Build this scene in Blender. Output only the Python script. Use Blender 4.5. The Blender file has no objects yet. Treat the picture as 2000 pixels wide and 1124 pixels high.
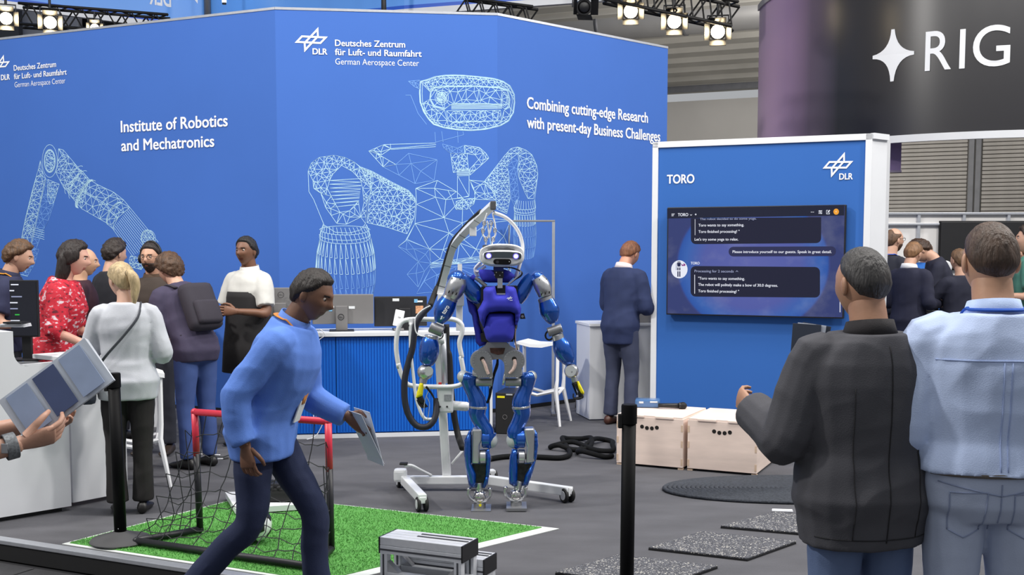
import bpy, bmesh, math, random
from mathutils import Vector, Matrix, noise
from mathutils.geometry import delaunay_2d_cdt
random.seed(7)
SC = bpy.context.scene
COL = SC.collection
R = math.radians
V = Vector
# ------------------------------------------------------------------ camera
F_PX, CX, CY, PITCH, CAM_H = 2200.0, 1000.0, 668.0, math.atan(2200.0/27130.0), 1.67
cam_data = bpy.data.cameras.new('camera'); cam = bpy.data.objects.new('camera', cam_data); COL.objects.link(cam)
cam_data.sensor_width = 36.0; cam_data.lens = F_PX/2000.0*36.0
cam_data.shift_y = (CY-562.0)/2000.0
cam_data.clip_end = 200
cam.location = (0, 0, CAM_H); cam.rotation_euler = (math.pi/2-PITCH, 0, 0)
SC.camera = cam
# ------------------------------------------------------------------ world, lamps, exposure
wd = bpy.data.worlds.new('hall_air'); SC.world = wd; wd.use_nodes = True
wd.node_tree.nodes['Background'].inputs[0].default_value = (0.93, 0.96, 1.0, 1)
wd.node_tree.nodes['Background'].inputs[1].default_value = 0.42
def area(name, loc, target, size, power, col=(1, 1, 1)):
    l = bpy.data.lights.new(name, 'AREA'); l.energy = power; l.size = size; l.color = col
    o = bpy.data.objects.new(name, l); COL.objects.link(o); o.location = loc
    o.rotation_euler = (V(target)-V(loc)).to_track_quat('-Z', 'Y').to_euler()
    return o
for lx, ly, tx, ty, e in ((-8.5, 4.5, -4.0, 10.5, 760), (-3.4, 3.0, -2.5, 7.0, 130), (.6, 2.6, .4, 6.5, 110), (4.4, 3.6, 3.0, 8.0, 160), (8.0, 5.5, 2.2, 11.5, 480), (-2.2, 7.4, -2.2, 8.4, 130), (1.0, 6.4, .2, 7.4, 210), (3.6, 6.6, 3.2, 8.6, 190)):
    area('hall_area_light', (lx, ly, 8.8), (tx, ty, .6), .7, e, (1, .97, .93))
area('hall_area_light', (12.5, 11.5, 9.0), (8.0, 15.0, 1.0), 2.0, 900, (1, .98, .96))
area('hall_area_light', (5.0, 19.5, 4.2), (5.0, 30.0, 6.0), 2.0, 330, (1, .96, .92))  # added fill light, no known fixture; brightens the far wall and roof deck
SC.view_settings.view_transform = 'Standard'; SC.view_settings.look = 'None'
SC.view_settings.gamma = 1; SC.view_settings.use_curve_mapping = False
SC.view_settings.exposure = 0.0
# ------------------------------------------------------------------ projection helpers (photo pixel -> place)
_F = V((0, math.cos(PITCH), -math.sin(PITCH))); _U = V((0, math.sin(PITCH), math.cos(PITCH)))
CAMP = V((0, 0, CAM_H))
def ray(px, py): return V((1, 0, 0))*((px-CX)/F_PX) + _U*(-(py-CY)/F_PX) + _F
def W(px, py, Y):
    d = ray(px, py); return CAMP + d*(Y/d.y)
def G(px, py, z=0.0):
    d = ray(px, py); return CAMP + d*((z-CAM_H)/d.z)
def onplane(px, py, P, n):
    d = ray(px, py); return CAMP + d*((P-CAMP).dot(n)/d.dot(n))
def zat(py, Y, px=1000): return W(px, py, Y).z
# ------------------------------------------------------------------ materials
def lin(c):
    c = c/255.0
    return c/12.92 if c <= 0.04045 else ((c+0.055)/1.055)**2.4
def rgb(r, g, b): return (lin(r), lin(g), lin(b), 1)
MATS = {}
def mat(name, col, rough=0.5, metal=0.0, var=0.0, scale=8.0, bump=0.0, coat=0.0, emit=0.0, trans=0.0, stretch=None, bscale=None, emit_col=None, alpha=None, ior=None, spec=None, col2=None):
    if name in MATS: return MATS[name]
    m = bpy.data.materials.new(name); m.use_nodes = True
    nt = m.node_tree; b = nt.nodes['Principled BSDF']
    b.inputs['Roughness'].default_value = rough; b.inputs['Metallic'].default_value = metal
    b.inputs['Base Color'].default_value = col
    if spec is not None: b.inputs['Specular IOR Level'].default_value = spec
    if coat: b.inputs['Coat Weight'].default_value = coat; b.inputs['Coat Roughness'].default_value = 0.06
    if trans: b.inputs['Transmission Weight'].default_value = trans
    if emit: b.inputs['Emission Color'].default_value = emit_col or col; b.inputs['Emission Strength'].default_value = emit
    if var or bump or col2:
        tc = nt.nodes.new('ShaderNodeTexCoord'); mp = nt.nodes.new('ShaderNodeMapping')
        nt.links.new(tc.outputs['Object'], mp.inputs[0])
        if stretch: mp.inputs['Scale'].default_value = stretch
        nz = nt.nodes.new('ShaderNodeTexNoise'); nz.inputs['Scale'].default_value = scale; nz.inputs['Detail'].default_value = 4
        nt.links.new(mp.outputs[0], nz.inputs[0])
        if var or col2:
            rp = nt.nodes.new('ShaderNodeValToRGB')
            e = rp.color_ramp.elements; e[0].position = 0.3; e[1].position = 0.7
            if col2: e[0].color = col; e[1].color = col2
            else:
                e[0].color = [max(0, c*(1-var)) for c in col[:3]]+[1]; e[1].color = [min(1, c*(1+var)) for c in col[:3]]+[1]
            nt.links.new(nz.outputs[0], rp.inputs[0]); nt.links.new(rp.outputs[0], b.inputs['Base Color'])
        if bump:
            n2 = nz
            if bscale:
                n2 = nt.nodes.new('ShaderNodeTexNoise'); n2.inputs['Scale'].default_value = bscale; n2.inputs['Detail'].default_value = 3
                nt.links.new(mp.outputs[0], n2.inputs[0])
            bp = nt.nodes.new('ShaderNodeBump'); bp.inputs['Strength'].default_value = bump; bp.inputs['Distance'].default_value = 0.02
            nt.links.new(n2.outputs[0], bp.inputs['Height']); nt.links.new(bp.outputs[0], b.inputs['Normal'])
    MATS[name] = m
    return m
# ------------------------------------------------------------------ mesh helpers
def obj(name, bm, m, parent=None, smooth=False, loc=None):
    me = bpy.data.meshes.new(name)
    if isinstance(bm, bmesh.types.BMesh):
        bmesh.ops.recalc_face_normals(bm, faces=bm.faces[:])
        bm.to_mesh(me); bm.free()
    else:
        me.from_pydata([tuple(v) for v in bm[0]], [], bm[1]); me.validate()
    for mm in (m if isinstance(m, (list, tuple)) else [m]): me.materials.append(mm)
    if smooth:
        for p in me.polygons: p.use_smooth = True
        if smooth == 'auto': me.set_sharp_from_angle(angle=R(40))
    o = bpy.data.objects.new(name, me); COL.objects.link(o)
    if parent is not None:
        o.parent = parent
    if loc is not None: o.location = loc
    return o
def empty(name, loc=(0, 0, 0), rz=0.0):
    o = bpy.data.objects.new(name, None); COL.objects.link(o); o.location = loc; o.rotation_euler = (0, 0, rz)
    o.empty_display_size = 0.1
    return o
def tag(o, label=None, cat=None, group=None, kind=None):
    if label: o['label'] = label
    if cat: o['category'] = cat
    if group: o['group'] = group
    if kind: o['kind'] = kind
    return o
def thing(name, label, cat, loc=(0, 0, 0), rz=0.0, group=None): return tag(empty(name, loc, rz), label, cat, group)
def B(): return bmesh.new()
def box(bm, c, s, M=None, bevel=0.0):
    """box centred c, full size s, optional orientation matrix"""
    r = bmesh.ops.create_cube(bm, size=1.0)
    vs = r['verts']
    for v in vs: v.co = V((v.co.x*s[0], v.co.y*s[1], v.co.z*s[2]))
    if bevel:
        es = list({e for v in vs for e in v.link_edges})
        rb = bmesh.ops.bevel(bm, geom=es, offset=bevel, segments=2, affect='EDGES', profile=0.6)
        vs = list({v for f in rb['faces'] for v in f.verts} | {v for v in vs if v.is_valid})
    for v in vs:
        p = v.co
        if M is not None: p = M @ p
        v.co = p + V(c)
    return vs
def frame(d, up=V((0, 0, 1))):
    """matrix with columns (x side, y along d, z up-ish)"""
    d = V(d).normalized(); x = d.cross(up)
    if x.length < 1e-4: x = d.cross(V((0, 1, 0)))
    x.normalize(); z = x.cross(d)
    return Matrix((x, d, z)).transposed()
def beam(bm, a, b, w, h, up=V((0, 0, 1)), bevel=0.0, ext=0.0):
    a = V(a); b = V(b); d = b-a; L = d.length
    return box(bm, (a+b)/2, (w, L+ext*2, h), frame(d, up), bevel)
def loft(bm, rings, cap=True, closed=False):
    R_ = [[bm.verts.new(p) for p in r] for r in rings]
    n = len(R_[0])
    rng = range(len(R_)) if closed else range(len(R_)-1)
    for i in rng:
        a, b = R_[i], R_[(i+1) % len(R_)]
        for j in range(n):
            try: bm.faces.new((a[j], a[(j+1) % n], b[(j+1) % n], b[j]))
            except ValueError: pass
    if cap and not closed:
        for r in (R_[0], R_[-1]):
            try: bm.faces.new(r)
            except ValueError: pass
    return R_
def spline(pts, n=6):
    """catmull-rom through points"""
    P = [V(p) for p in pts]
    if len(P) < 3: return P
    out = []
    for i in range(len(P)-1):
        p0 = P[max(i-1, 0)]; p1 = P[i]; p2 = P[i+1]; p3 = P[min(i+2, len(P)-1)]
        for k in range(n):
            t = k/n
            out.append(0.5*((2*p1)+(p2-p0)*t+(2*p0-5*p1+4*p2-p3)*t*t+(3*p1-p0-3*p2+p3)*t**3))
    out.append(P[-1])
    return out
def tube(bm, pts, r, seg=8, cap=True, flat=1.0, closed=False, up=None, squarish=False):
    """tube along points, r number or list; flat squashes the second axis"""
    P = [V(p) for p in pts]; n = len(P)
    rs = r if isinstance(r, (list, tuple)) else [r]*n
    if len(rs) != n:  # interpolate
        m = len(rs)-1
        rr = []
        for i in range(n):
            t = i/(n-1)*m; k = min(int(t), m-1); rr.append(rs[k]+(rs[k+1]-rs[k])*(t-k))
        rs = rr
    rings = []; N = None
    for i in range(n):
        if closed: d = P[(i+1) % n]-P[i-1]
        else: d = P[min(i+1, n-1)]-P[max(i-1, 0)]
        if d.length < 1e-9: d = V((0, 0, 1))
        d.normalize()
        if N is None:
            N = V(up) if up is not None else (V((0, 0, 1)) if abs(d.z) < 0.9 else V((0, 1, 0)))
        N = N-d*N.dot(d)
        if N.length < 1e-6: N = d.orthogonal()
        N.normalize(); S = d.cross(N)
        rings.append([P[i]+(S*math.cos(2*math.pi*(k+(.5 if squarish else 0))/seg)+N*math.sin(2*math.pi*(k+(.5 if squarish else 0))/seg)*flat)*rs[i] for k in range(seg)])
    loft(bm, rings, cap=cap, closed=closed)
def lathe(bm, prof, a, d, seg=20, cap=True):
    """revolve profile [(dist along d, radius)] about axis from a"""
    M = frame(d); a = V(a); rings = []
    ax = M.col[1]; x = M.col[0]; z = M.col[2]
    for t, r in prof:
        rings.append([a+ax*t+(x*math.cos(2*math.pi*k/seg)+z*math.sin(2*math.pi*k/seg))*max(r, 1e-4) for k in range(seg)])
    loft(bm, rings, cap=cap)
def cyl(bm, a, b, r, seg=16, r2=None):
    a = V(a); b = V(b); L = (b-a).length
    lathe(bm, [(0, r), (L, r if r2 is None else r2)], a, b-a, seg)
def ball(bm, c, r, seg=16, rings=10, M=None):
    s = r if isinstance(r, (tuple, list)) else (r, r, r)
    res = bmesh.ops.create_uvsphere(bm, u_segments=seg, v_segments=rings, radius=1.0)
    for v in res['verts']:
        p = V((v.co.x*s[0], v.co.y*s[1], v.co.z*s[2]))
        if M is not None: p = M @ p
        v.co = p+V(c)
    return res['verts']
def prism(bm, pts, vec):
    """extrude polygon pts by vec"""
    a = [bm.verts.new(p) for p in pts]; b = [bm.verts.new(V(p)+V(vec)) for p in pts]
    bm.faces.new(a); bm.faces.new(b[::-1]); n = len(a)
    for i in range(n): bm.faces.new((a[i], b[i], b[(i+1) % n], a[(i+1) % n]))
def part(name, parent, m, fn, smooth=False):
    bm = B(); fn(bm); return obj(name, bm, m, parent, smooth)
FONT = None
_capcache = {}
def text_mesh(s, bold=0.0):
    c = bpy.data.curves.new('txt', 'FONT'); c.body = s; c.size = 1.0; c.offset = bold; c.resolution_u = 3 if len(s) > 4 else 7
    o = bpy.data.objects.new('txt', c); COL.objects.link(o)
    dg = bpy.context.evaluated_depsgraph_get(); dg.update()
    me = bpy.data.meshes.new_from_object(o.evaluated_get(dg))
    bpy.data.objects.remove(o); bpy.data.curves.remove(c)
    return me
def text_raw(s, bold=0.0):
    me = text_mesh(s, min(bold, 0.0))
    vs = [V(v.co) for v in me.vertices]; fs = [tuple(p.vertices) for p in me.polygons]
    bpy.data.meshes.remove(me)
    if bold > 0:      # heavier stroke: the outline repeated a hair to each side
        v0, f0 = vs, fs; vs, fs = [], []
        for ox, oy in ((-1, 0), (1, 0), (0, .7), (0, -.7), (-.7, .5), (.7, .5), (-.7, -.5), (.7, -.5)):
            n = len(vs); vs = vs+[v+V((ox*bold, oy*bold, n*.00035/max(len(v0), 1)+.0003)) for v in v0]; fs = fs+[tuple(i+n for i in f) for f in f0]
    x0 = min(v.x for v in vs); x1 = max(v.x for v in vs)
    return vs, fs, x0, x1
CAPH = 0.0
def capheight():
    global CAPH
    if not CAPH:
        vs, fs, a, b = text_raw('H'); CAPH = max(v.y for v in vs)
    return CAPH
def text_on(s, name, parent, m, A, Bp, cap, n_off, bold=0.0, up=V((0, 0, 1))):
    """flat lettering: baseline from world A to Bp, cap height in metres, pushed along n_off"""
    vs, fs, x0, x1 = text_raw(s, bold); ch = capheight()
    u = (Bp-A)/(x1-x0)
    nz_ = u.cross(up).normalized()
    out = [A+u*(v.x-x0)+up*(v.y/ch*cap)+n_off+nz_*v.z for v in vs]
    if parent is not None:
        Mi = parent.matrix_world.inverted() if parent.type != 'EMPTY' or True else None
        bpy.context.view_layer.update(); Mi = parent.matrix_world.inverted()
        out = [Mi @ p for p in out]
    return obj(name, (out, fs), m, parent)
def tri_region(poly, spacing, edge=None, jitter=.35, inner=None):
    """triangulated wire pattern inside 2-D polygon -> list of 2-D segments"""
    edge = edge or spacing
    pts = []
    n = len(poly)
    for i in range(n):
        a = V(poly[i]).to_2d() if len(poly[i]) > 2 else V((poly[i][0], poly[i][1])); b = V((poly[(i+1) % n][0], poly[(i+1) % n][1]))
        k = max(1, int((b-a).length/edge))
        for j in range(k): pts.append(a.lerp(b, j/k))
    nb = len(pts)
    def inside(x, y):
        c = False; j = nb-1
        for i in range(nb):
            xi, yi = pts[i]; xj, yj = pts[j]
            if (yi > y) != (yj > y) and x < (xj-xi)*(y-yi)/(yj-yi+1e-9)+xi: c = not c
            j = i
        return c
    xs = [p.x for p in pts]; ys = [p.y for p in pts]
    add = []
    y = min(ys); row = 0
    while y < max(ys):
        x = min(xs)+(spacing/2 if row % 2 else 0)
        while x < max(xs):
            q = (x+random.uniform(-1, 1)*jitter*spacing, y+random.uniform(-1, 1)*jitter*spacing)
            if inside(*q) and min((q[0]-p.x)**2+(q[1]-p.y)**2 for p in pts[:nb]) > (spacing*.4)**2: add.append(V(q))
            x += spacing
        y += spacing*.87; row += 1
    allp = pts+add
    res = delaunay_2d_cdt([V((p.x, p.y)) for p in allp], [(i, (i+1) % nb) for i in range(nb)], [], 1, 1e-4)
    vs, es = res[0], res[1]
    return [(tuple(vs[a]), tuple(vs[b])) for a, b in es]
def poly_segs(pts, closed=False):
    s = [(pts[i], pts[i+1]) for i in range(len(pts)-1)]
    if closed: s.append((pts[-1], pts[0]))
    return s
def ell(cx, cy, rx, ry, n=24, a0=0, a1=360, rot=0):
    out = []
    for i in range(n+1):
        a = R(a0+(a1-a0)*i/n); x = rx*math.cos(a); y = ry*math.sin(a)
        out.append((cx+x*math.cos(rot)-y*math.sin(rot), cy+x*math.sin(rot)+y*math.cos(rot)))
    return out
# ================================================================== SETTING
M_carpet = mat('carpet_grey', rgb(91, 91, 96), .95, var=.14, scale=2.2, bump=.5, bscale=260, stretch=(1, 2.2, 1))
M_hallfloor = mat('hall_floor_dark', rgb(48, 48, 51), .55, var=.35, scale=3.0, bump=.15, bscale=40)
M_alu = mat('aluminium', rgb(196, 199, 206), .38, .75, var=.05, scale=30)
M_black = mat('black_plastic', rgb(24, 24, 27), .45, var=.1, scale=20)
M_blackmatte = mat('black_matte', rgb(20, 20, 22), .8, var=.1, scale=20)
M_white = mat('white_laminate', rgb(226, 228, 232), .45, var=.02, scale=4)
M_wallblue = mat('print_fabric_blue', rgb(66, 109, 190), .65, var=.025, scale=1.2, bump=.03, bscale=500, spec=.25)
M_tvblue = mat('panel_fabric_blue', rgb(51, 103, 180), .65, var=.02, scale=1.0, spec=.25)
M_letter = mat('lettering_white', rgb(246, 248, 252), .6, var=.005, scale=5)
M_wire = mat('wire_print_light', rgb(192, 232, 255), .6, var=.1, scale=3)
M_wire2 = mat('wire_print_faint', rgb(122, 172, 238), .6, var=.12, scale=3)

# --- floor of the stand, hall floor, raised edge
E0 = G(-60, 1041); E1 = G(492, 1124)
edir = (E1-E0).normalized(); enrm = V((edir.y, -edir.x, 0))
if enrm.y > 0: enrm = -enrm
FA = E0-edir*3.0; FB = E1+edir*7.0
def fl(bm):
    prism(bm, [FA, FB, V((9.5, FB.y, 0)), V((14, 27, 0)), V((-14, 27, 0)), V((-14, FA.y, 0))], (0, 0, -.02))
floor = tag(part('floor', None, M_carpet, fl), kind='structure')
hall_floor = tag(part('floor_hall', None, M_hallfloor, lambda bm: box(bm, (0, 14, -.14), (70, 44, .04))), kind='structure')
# floor tiles of the hall: joints cut by separate slabs near the camera
def tile_objs():
    k = 0
    for i in range(-4, 3):
        for j in range(0, 3):
            c = E1+edir*(i*1.0+.1)+enrm*(.62+j*1.0)
            bm = B(); box(bm, (0, 0, 0), (.985, .985, .02), None, .004)
            o = obj('floor_tile', bm, M_hallfloor, hall_floor); o.location = (c.x, c.y, -.111); o.rotation_euler = (0, 0, math.atan2(edir.y, edir.x))
tile_objs()
def edge(bm):
    a, b = FA, FB
    beam(bm, a+V((0, 0, -.006))+enrm*.03, b+V((0, 0, -.006))+enrm*.03, .07, .025, bevel=.004)
trim = tag(part('trim_1', None, M_alu, edge), kind='structure')
part('fascia', trim, M_blackmatte, lambda bm: beam(bm, FA+V((0, 0, -.066))+enrm*.045, FB+V((0, 0, -.066))+enrm*.045, .03, .088))

# --- three panels of the booth tower (convex, centre panel nearest)
SRb = G(972, 806); HW = zat(30, SRb.y, 972)
SLp = G(537, 18.5, HW); SRp = V((SRb.x, SRb.y, HW)); LEp = G(-160, 96.0, HW); REp = G(1304.5, 95, HW)
LE0 = G(0, 78, HW); ld = (LE0-SLp); LEp = SLp+ld*1.22
def wall_panel(name, a, b, th=.12):
    a = V((a.x, a.y, 0)); b = V((b.x, b.y, 0)); d = (b-a).normalized(); n = V((d.y, -d.x, 0))
    bm = B(); prism(bm, [a, b, b-n*th, a-n*th], (0, 0, HW))
    o = tag(obj(name, bm, M_wallblue), kind='structure')
    part('edge_profile', o, M_alu, lambda bm: beam(bm, V((a.x, a.y, HW+.012))-n*.05, V((b.x, b.y, HW+.012))-n*.05, .11, .024))
    part('base_strip', o, M_black, lambda bm: beam(bm, V((a.x, a.y, .02))+n*.006, V((b.x, b.y, .02))+n*.006, .012, .04))
    return o, a, d, n
wall_l, wla, wld, wln = wall_panel('wall_left', LEp, SLp)
wall_c, wca, wcd, wcn = wall_panel('wall_center', SLp, SRp)
wall_r, wra, wrd, wrn = wall_panel('wall_right', SRp, REp)
# closing panels behind, so the tower is a solid body
for nm, a, kx in (('wall_back_left', LEp, 1.06), ('wall_back_right', REp, 1.0)):
    a = V((a.x, a.y, 0)); b = V((a.x*kx-(.25 if 'right' in nm else -.25), a.y+2.6, 0)); d = (b-a).normalized(); n = V((d.y, -d.x, 0))
    if n.x*a.x < 0: n = -n
    tag(part(nm, None, M_wallblue, lambda bm: prism(bm, [a, b, b-n*.1, a-n*.1], (0, 0, HW-.03))), kind='structure')
OFF = .004
def wl(px, py): return onplane(px, py, wla, wln)
def wc(px, py): return onplane(px, py, wca, wcn)
def wr(px, py): return onplane(px, py, wra, wrn)
def lettering(s, wall, f, n, a, b, cap, bold=.012, m=M_letter, name='lettering'):
    A = f(*a); Bq = f(*b); c = (f(a[0], a[1]-cap)-A).length
    return text_on(s, name, wall, m, A, V((Bq.x, Bq.y, A.z)), c, n*OFF, bold)
def inset_poly(P, d):
    n = len(P); cx = sum(p[0] for p in P)/n; cy = sum(p[1] for p in P)/n; L = []
    for i in range(n):
        a, b = P[i], P[(i+1) % n]; dx, dy = b[0]-a[0], b[1]-a[1]; l = math.hypot(dx, dy); nx, ny = -dy/l, dx/l
        if (cx-a[0])*nx+(cy-a[1])*ny < 0: nx, ny = -nx, -ny
        L.append((a[0]+nx*d, a[1]+ny*d, dx, dy))
    out = []
    for i in range(n):
        x1, y1, dx1, dy1 = L[i-1]; x2, y2, dx2, dy2 = L[i]
        t = ((x2-x1)*dy2-(y2-y1)*dx2)/(dx1*dy2-dy1*dx2)
        out.append((x1+dx1*t, y1+dy1*t))
    return out
LOGO = ([(208, 612), (400, 406), (1125, 424), (930, 630)], [(868, 165), (878, 430), (470, 870), (458, 600)])
def logo_verts(stroke=52):
    vs, fs = [], []
    for P in LOGO:
        I = inset_poly(P, stroke); k = len(vs); n = len(P)
        vs += [((x-208)/917, (y-165)/705, len(vs)*.00008) for x, y in P]+[((x-208)/917, (y-165)/705, len(vs)*.00008) for x, y in I]
        fs += [(k+i, k+(i+1) % n, k+n+(i+1) % n, k+n+i) for i in range(n)]
    return vs, fs
def logo_on(parent, m, A, u, v, n, name='star_emblem', stroke=52):
    """A = world point of the emblem's top-left box corner, u right, v down"""
    vs, fs = logo_verts(stroke)
    bpy.context.view_layer.update(); Mi = parent.matrix_world.inverted() if parent else Matrix()
    return obj(name, ([Mi @ (A+u*x+v*y+n+v.cross(u).normalized()*e) for x, y, e in vs], fs), m, parent)
def wall_logo(wall, f, d, n, xl, xr, yt, yb):
    A = f(xl, yt); Bq = f(xr, yt); Cq = f(xl, yb)
    u = d*((Bq-A).dot(d)); v = V((0, 0, (Cq-A).z))
    return logo_on(wall, M_letter, A, u, v, n*OFF)
# centre
wall_logo(wall_c, wc, wcd, wcn, 575, 640, 51.8, 102)
lettering('DLR', wall_c, wc, wcn, (610.5, 106.2), (639.5, 106.8), 11.3, .03)
lettering('Deutsches Zentrum', wall_c, wc, wcn, (654.3, 90), (791.4, 91.5), 12.2, .02)
lettering('für Luft- und Raumfahrt', wall_c, wc, wcn, (654.2, 107.6), (823.6, 109.8), 12.2, .02)
lettering('German Aerospace Center', wall_c, wc, wcn, (655, 126), (818.3, 128.2), 11.8, -.004)
# left
wall_logo(wall_l, wl, wld, wln, -21, 19.6, 110, 147)
lettering('DLR', wall_l, wl, wln, (2.8, 157), (20.2, 155.6), 10.3, .03)
lettering('Deutsches Zentrum', wall_l, wl, wln, (27.8, 138.5), (110.4, 132), 10.6, .015)
lettering('für Luft- und Raumfahrt', wall_l, wl, wln, (28.2, 155), (131.2, 147), 10.6, .015)
lettering('German Aerospace Center', wall_l, wl, wln, (29.3, 171), (128.2, 163.2), 10.4, -.006)
lettering('Institute of Robotics', wall_l, wl, wln, (236.7, 258.7), (445.6, 245.6), 22.0, .022)
lettering('and Mechatronics', wall_l, wl, wln, (237.7, 295.4), (419.4, 285.8), 21.5, .022)
# right
lettering('Combining cutting-edge Research', wall_r, wr, wrn, (1028.4, 211.6), (1264.8, 240.4), 22.0, .022)
lettering('with present-day Business Challenges', wall_r, wr, wrn, (1028.4, 249.4), (1288.8, 275.2), 22.0, .022)

# --- wire-frame prints
def wire_print(name, segs, w, m):
    """segs in photo pixels on the panels; every segment a thin flat ribbon of print"""
    buckets = {}
    for (a, b) in segs:
        a = V((a[0], a[1])); b = V((b[0], b[1]))
        if max(a.x, b.x) < 539: key = 'l'; lst = [(a, b)]
        elif min(a.x, b.x) > 972: key = 'r'; lst = [(a, b)]
        elif max(a.x, b.x) <= 972: key = 'c'; lst = [(a, b)]
        else:
            t = (972-a.x)/(b.x-a.x+1e-9); q = a.lerp(b, t)
            lo, hi = (a, b) if a.x < b.x else (b, a)
            buckets.setdefault('c', []).append((lo, q)); buckets.setdefault('r', []).append((q, hi)); continue
        buckets.setdefault(key, []).extend(lst)
    for k, L in buckets.items():
        f, n, wall = {'l': (wl, wln, wall_l), 'c': (wc, wcn, wall_c), 'r': (wr, wrn, wall_r)}[k]
        vs, fs = [], []
        for a, b in L:
            A = f(a.x, a.y); Bq = f(b.x, b.y); d = Bq-A
            if d.length < 1e-4: continue
            s = d.normalized().cross(n)*(w/2); i = len(vs)
            o = n*(OFF*.5)
            vs += [A-s+o, A+s+o, Bq+s+o, Bq-s+o]; fs.append((i, i+1, i+2, i+3))
        obj(name, (vs, fs), m, wall)
def z2(L, ox, oy, s): return [(ox+x/s, oy+y/s) for x, y in L]
S, T = [], []   # strong, faint
# robot arm on the left panel (zoom origin 20,260 scale 3.746)
q = lambda L: z2(L, 20, 260, 3.746)
for rx, ry in ((55, 120), (42, 85), (38, 80)): S += poly_segs(q(ell(290, 205, rx, ry, 28)))
S += tri_region(q(ell(290, 205, 38, 78, 12)), 7)
S += tri_region(q([(222, 205), (205, 270), (160, 430), (108, 640), (85, 760), (75, 860), (130, 870), (185, 660), (262, 335), (240, 290)]), 9, 12)
T += tri_region(q([(262, 335), (330, 420), (320, 520), (280, 640), (240, 720), (190, 850), (130, 870), (185, 660)]), 11, 14)
S += tri_region(q([(275, 340), (360, 375), (320, 510), (290, 520), (272, 470)]), 7, 9)
for k in range(5): S += poly_segs(q([(105+k*4, 650+k*16), (160, 690+k*16), (250, 715+k*16)]))
S += poly_segs(q([(262, 335), (185, 690), (115, 1020)])); S += poly_segs(q([(255, 335), (178, 690), (108, 1020)]))
S += poly_segs(q([(222, 200), (100, 690), (75, 860), (30, 980), (60, 1030), (130, 1050)]))
T += tri_region(q([(75, 860), (210, 850), (180, 960), (130, 1045), (60, 1030), (30, 980)]), 9)
S += tri_region(q([(355, 115), (390, 125), (470, 220), (520, 280), (430, 430), (395, 405), (335, 290), (350, 200)]), 9, 12)
S += tri_region(q([(520, 270), (580, 340), (520, 550), (425, 440), (410, 400)]), 9, 10)
for (cx, cy, k) in ((470, 345, 0), (500, 380, 0), (545, 445, 1), (552, 448, 1), (558, 450, 1), (715, 540, 0), (762, 590, 1), (768, 594, 1), (815, 630, 0)):
    S += poly_segs(q(ell(cx, cy, 45-5*k, 118 if cx < 600 else 95, 16, 95, 275, R(30))))
    if k: S += poly_segs(q(ell(cx+5, cy+2, 45, 118 if cx < 600 else 95, 16, 95, 275, R(30))))
S += tri_region(q([(580, 340), (640, 378), (760, 435), (830, 490), (875, 545), (790, 620), (750, 700), (700, 655), (520, 552), (505, 470)]), 14, 12)
S += poly_segs(q([(510, 400), (700, 520), (790, 620)])); S += poly_segs(q([(512, 408), (695, 530), (785, 628)]))
for k in range(15):
    t = k/14; S += poly_segs(q([(750+125*t, 700-155*t), (895+190*t, 900-100*t+ (0 if t < .9 else 0))]))
S += poly_segs(q(ell(1005, 770, 48, 62, 20))) + poly_segs(q(ell(1012, 776, 52, 66, 20))) + tri_region(q(ell(1005, 770, 44, 58, 12)), 8)
S += tri_region(q([(880, 900), (920, 905), (985, 960), (960, 1000), (880, 980), (870, 930)]), 7)
# figure: left shoulder + arm (zoom origin 580,250 scale 3.211)
q = lambda L: z2(L, 580, 250, 3.211)
outer = [(70, 270), (90, 220), (140, 185), (230, 172), (300, 185), (360, 215), (400, 250), (465, 280), (465, 380), (440, 480), (430, 600), (400, 640), (330, 660), (240, 655), (170, 610), (150, 560), (105, 450), (75, 400)]
hole = [(205, 330), (225, 290), (280, 235), (350, 275), (400, 330), (412, 380), (385, 460), (330, 520), (270, 530), (215, 430), (190, 380)]
S += poly_segs(q(outer), True)
S += tri_region(q([(70, 270), (90, 220), (140, 185), (230, 172), (300, 185), (360, 215), (350, 275), (280, 235), (225, 290), (205, 330), (190, 380), (215, 430), (150, 410), (105, 380), (100, 330)]), 10, 9)
S += tri_region(q([(350, 275), (360, 215), (410, 255), (465, 290), (465, 380), (440, 480), (430, 600), (400, 560), (420, 470), (412, 380), (400, 330)]), 10, 11)
S += tri_region(q([(215, 430), (270, 530), (330, 520), (385, 460), (400, 560), (310, 605), (250, 600), (180, 500), (150, 410)]), 16, 16)
for y in range(8): S += poly_segs(q([(200+y*3, 330+y*24), (408-y*3, 318+y*23)])); S += poly_segs(q([(200+y*3, 330+y*24), (406-y*3, 341+y*20)]))
S += tri_region(q([(400, 250), (470, 280), (600, 350), (700, 400), (745, 460), (735, 560), (690, 665), (570, 625), (440, 595), (450, 480), (465, 380)]), 10.5, 9)
S += tri_region(q([(400, 245), (470, 272), (600, 343), (700, 393), (740, 440), (745, 470), (690, 415), (590, 365), (470, 300)]), 7, 6)
for a in ((300, 640, 150, 32), (300, 668, 160, 38), (300, 690, 158, 38)): S += poly_segs(q(ell(*a, 22, 0, 180)))
S += poly_segs(q(ell(300, 640, 158, 25, 22, 180, 360)))
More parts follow.
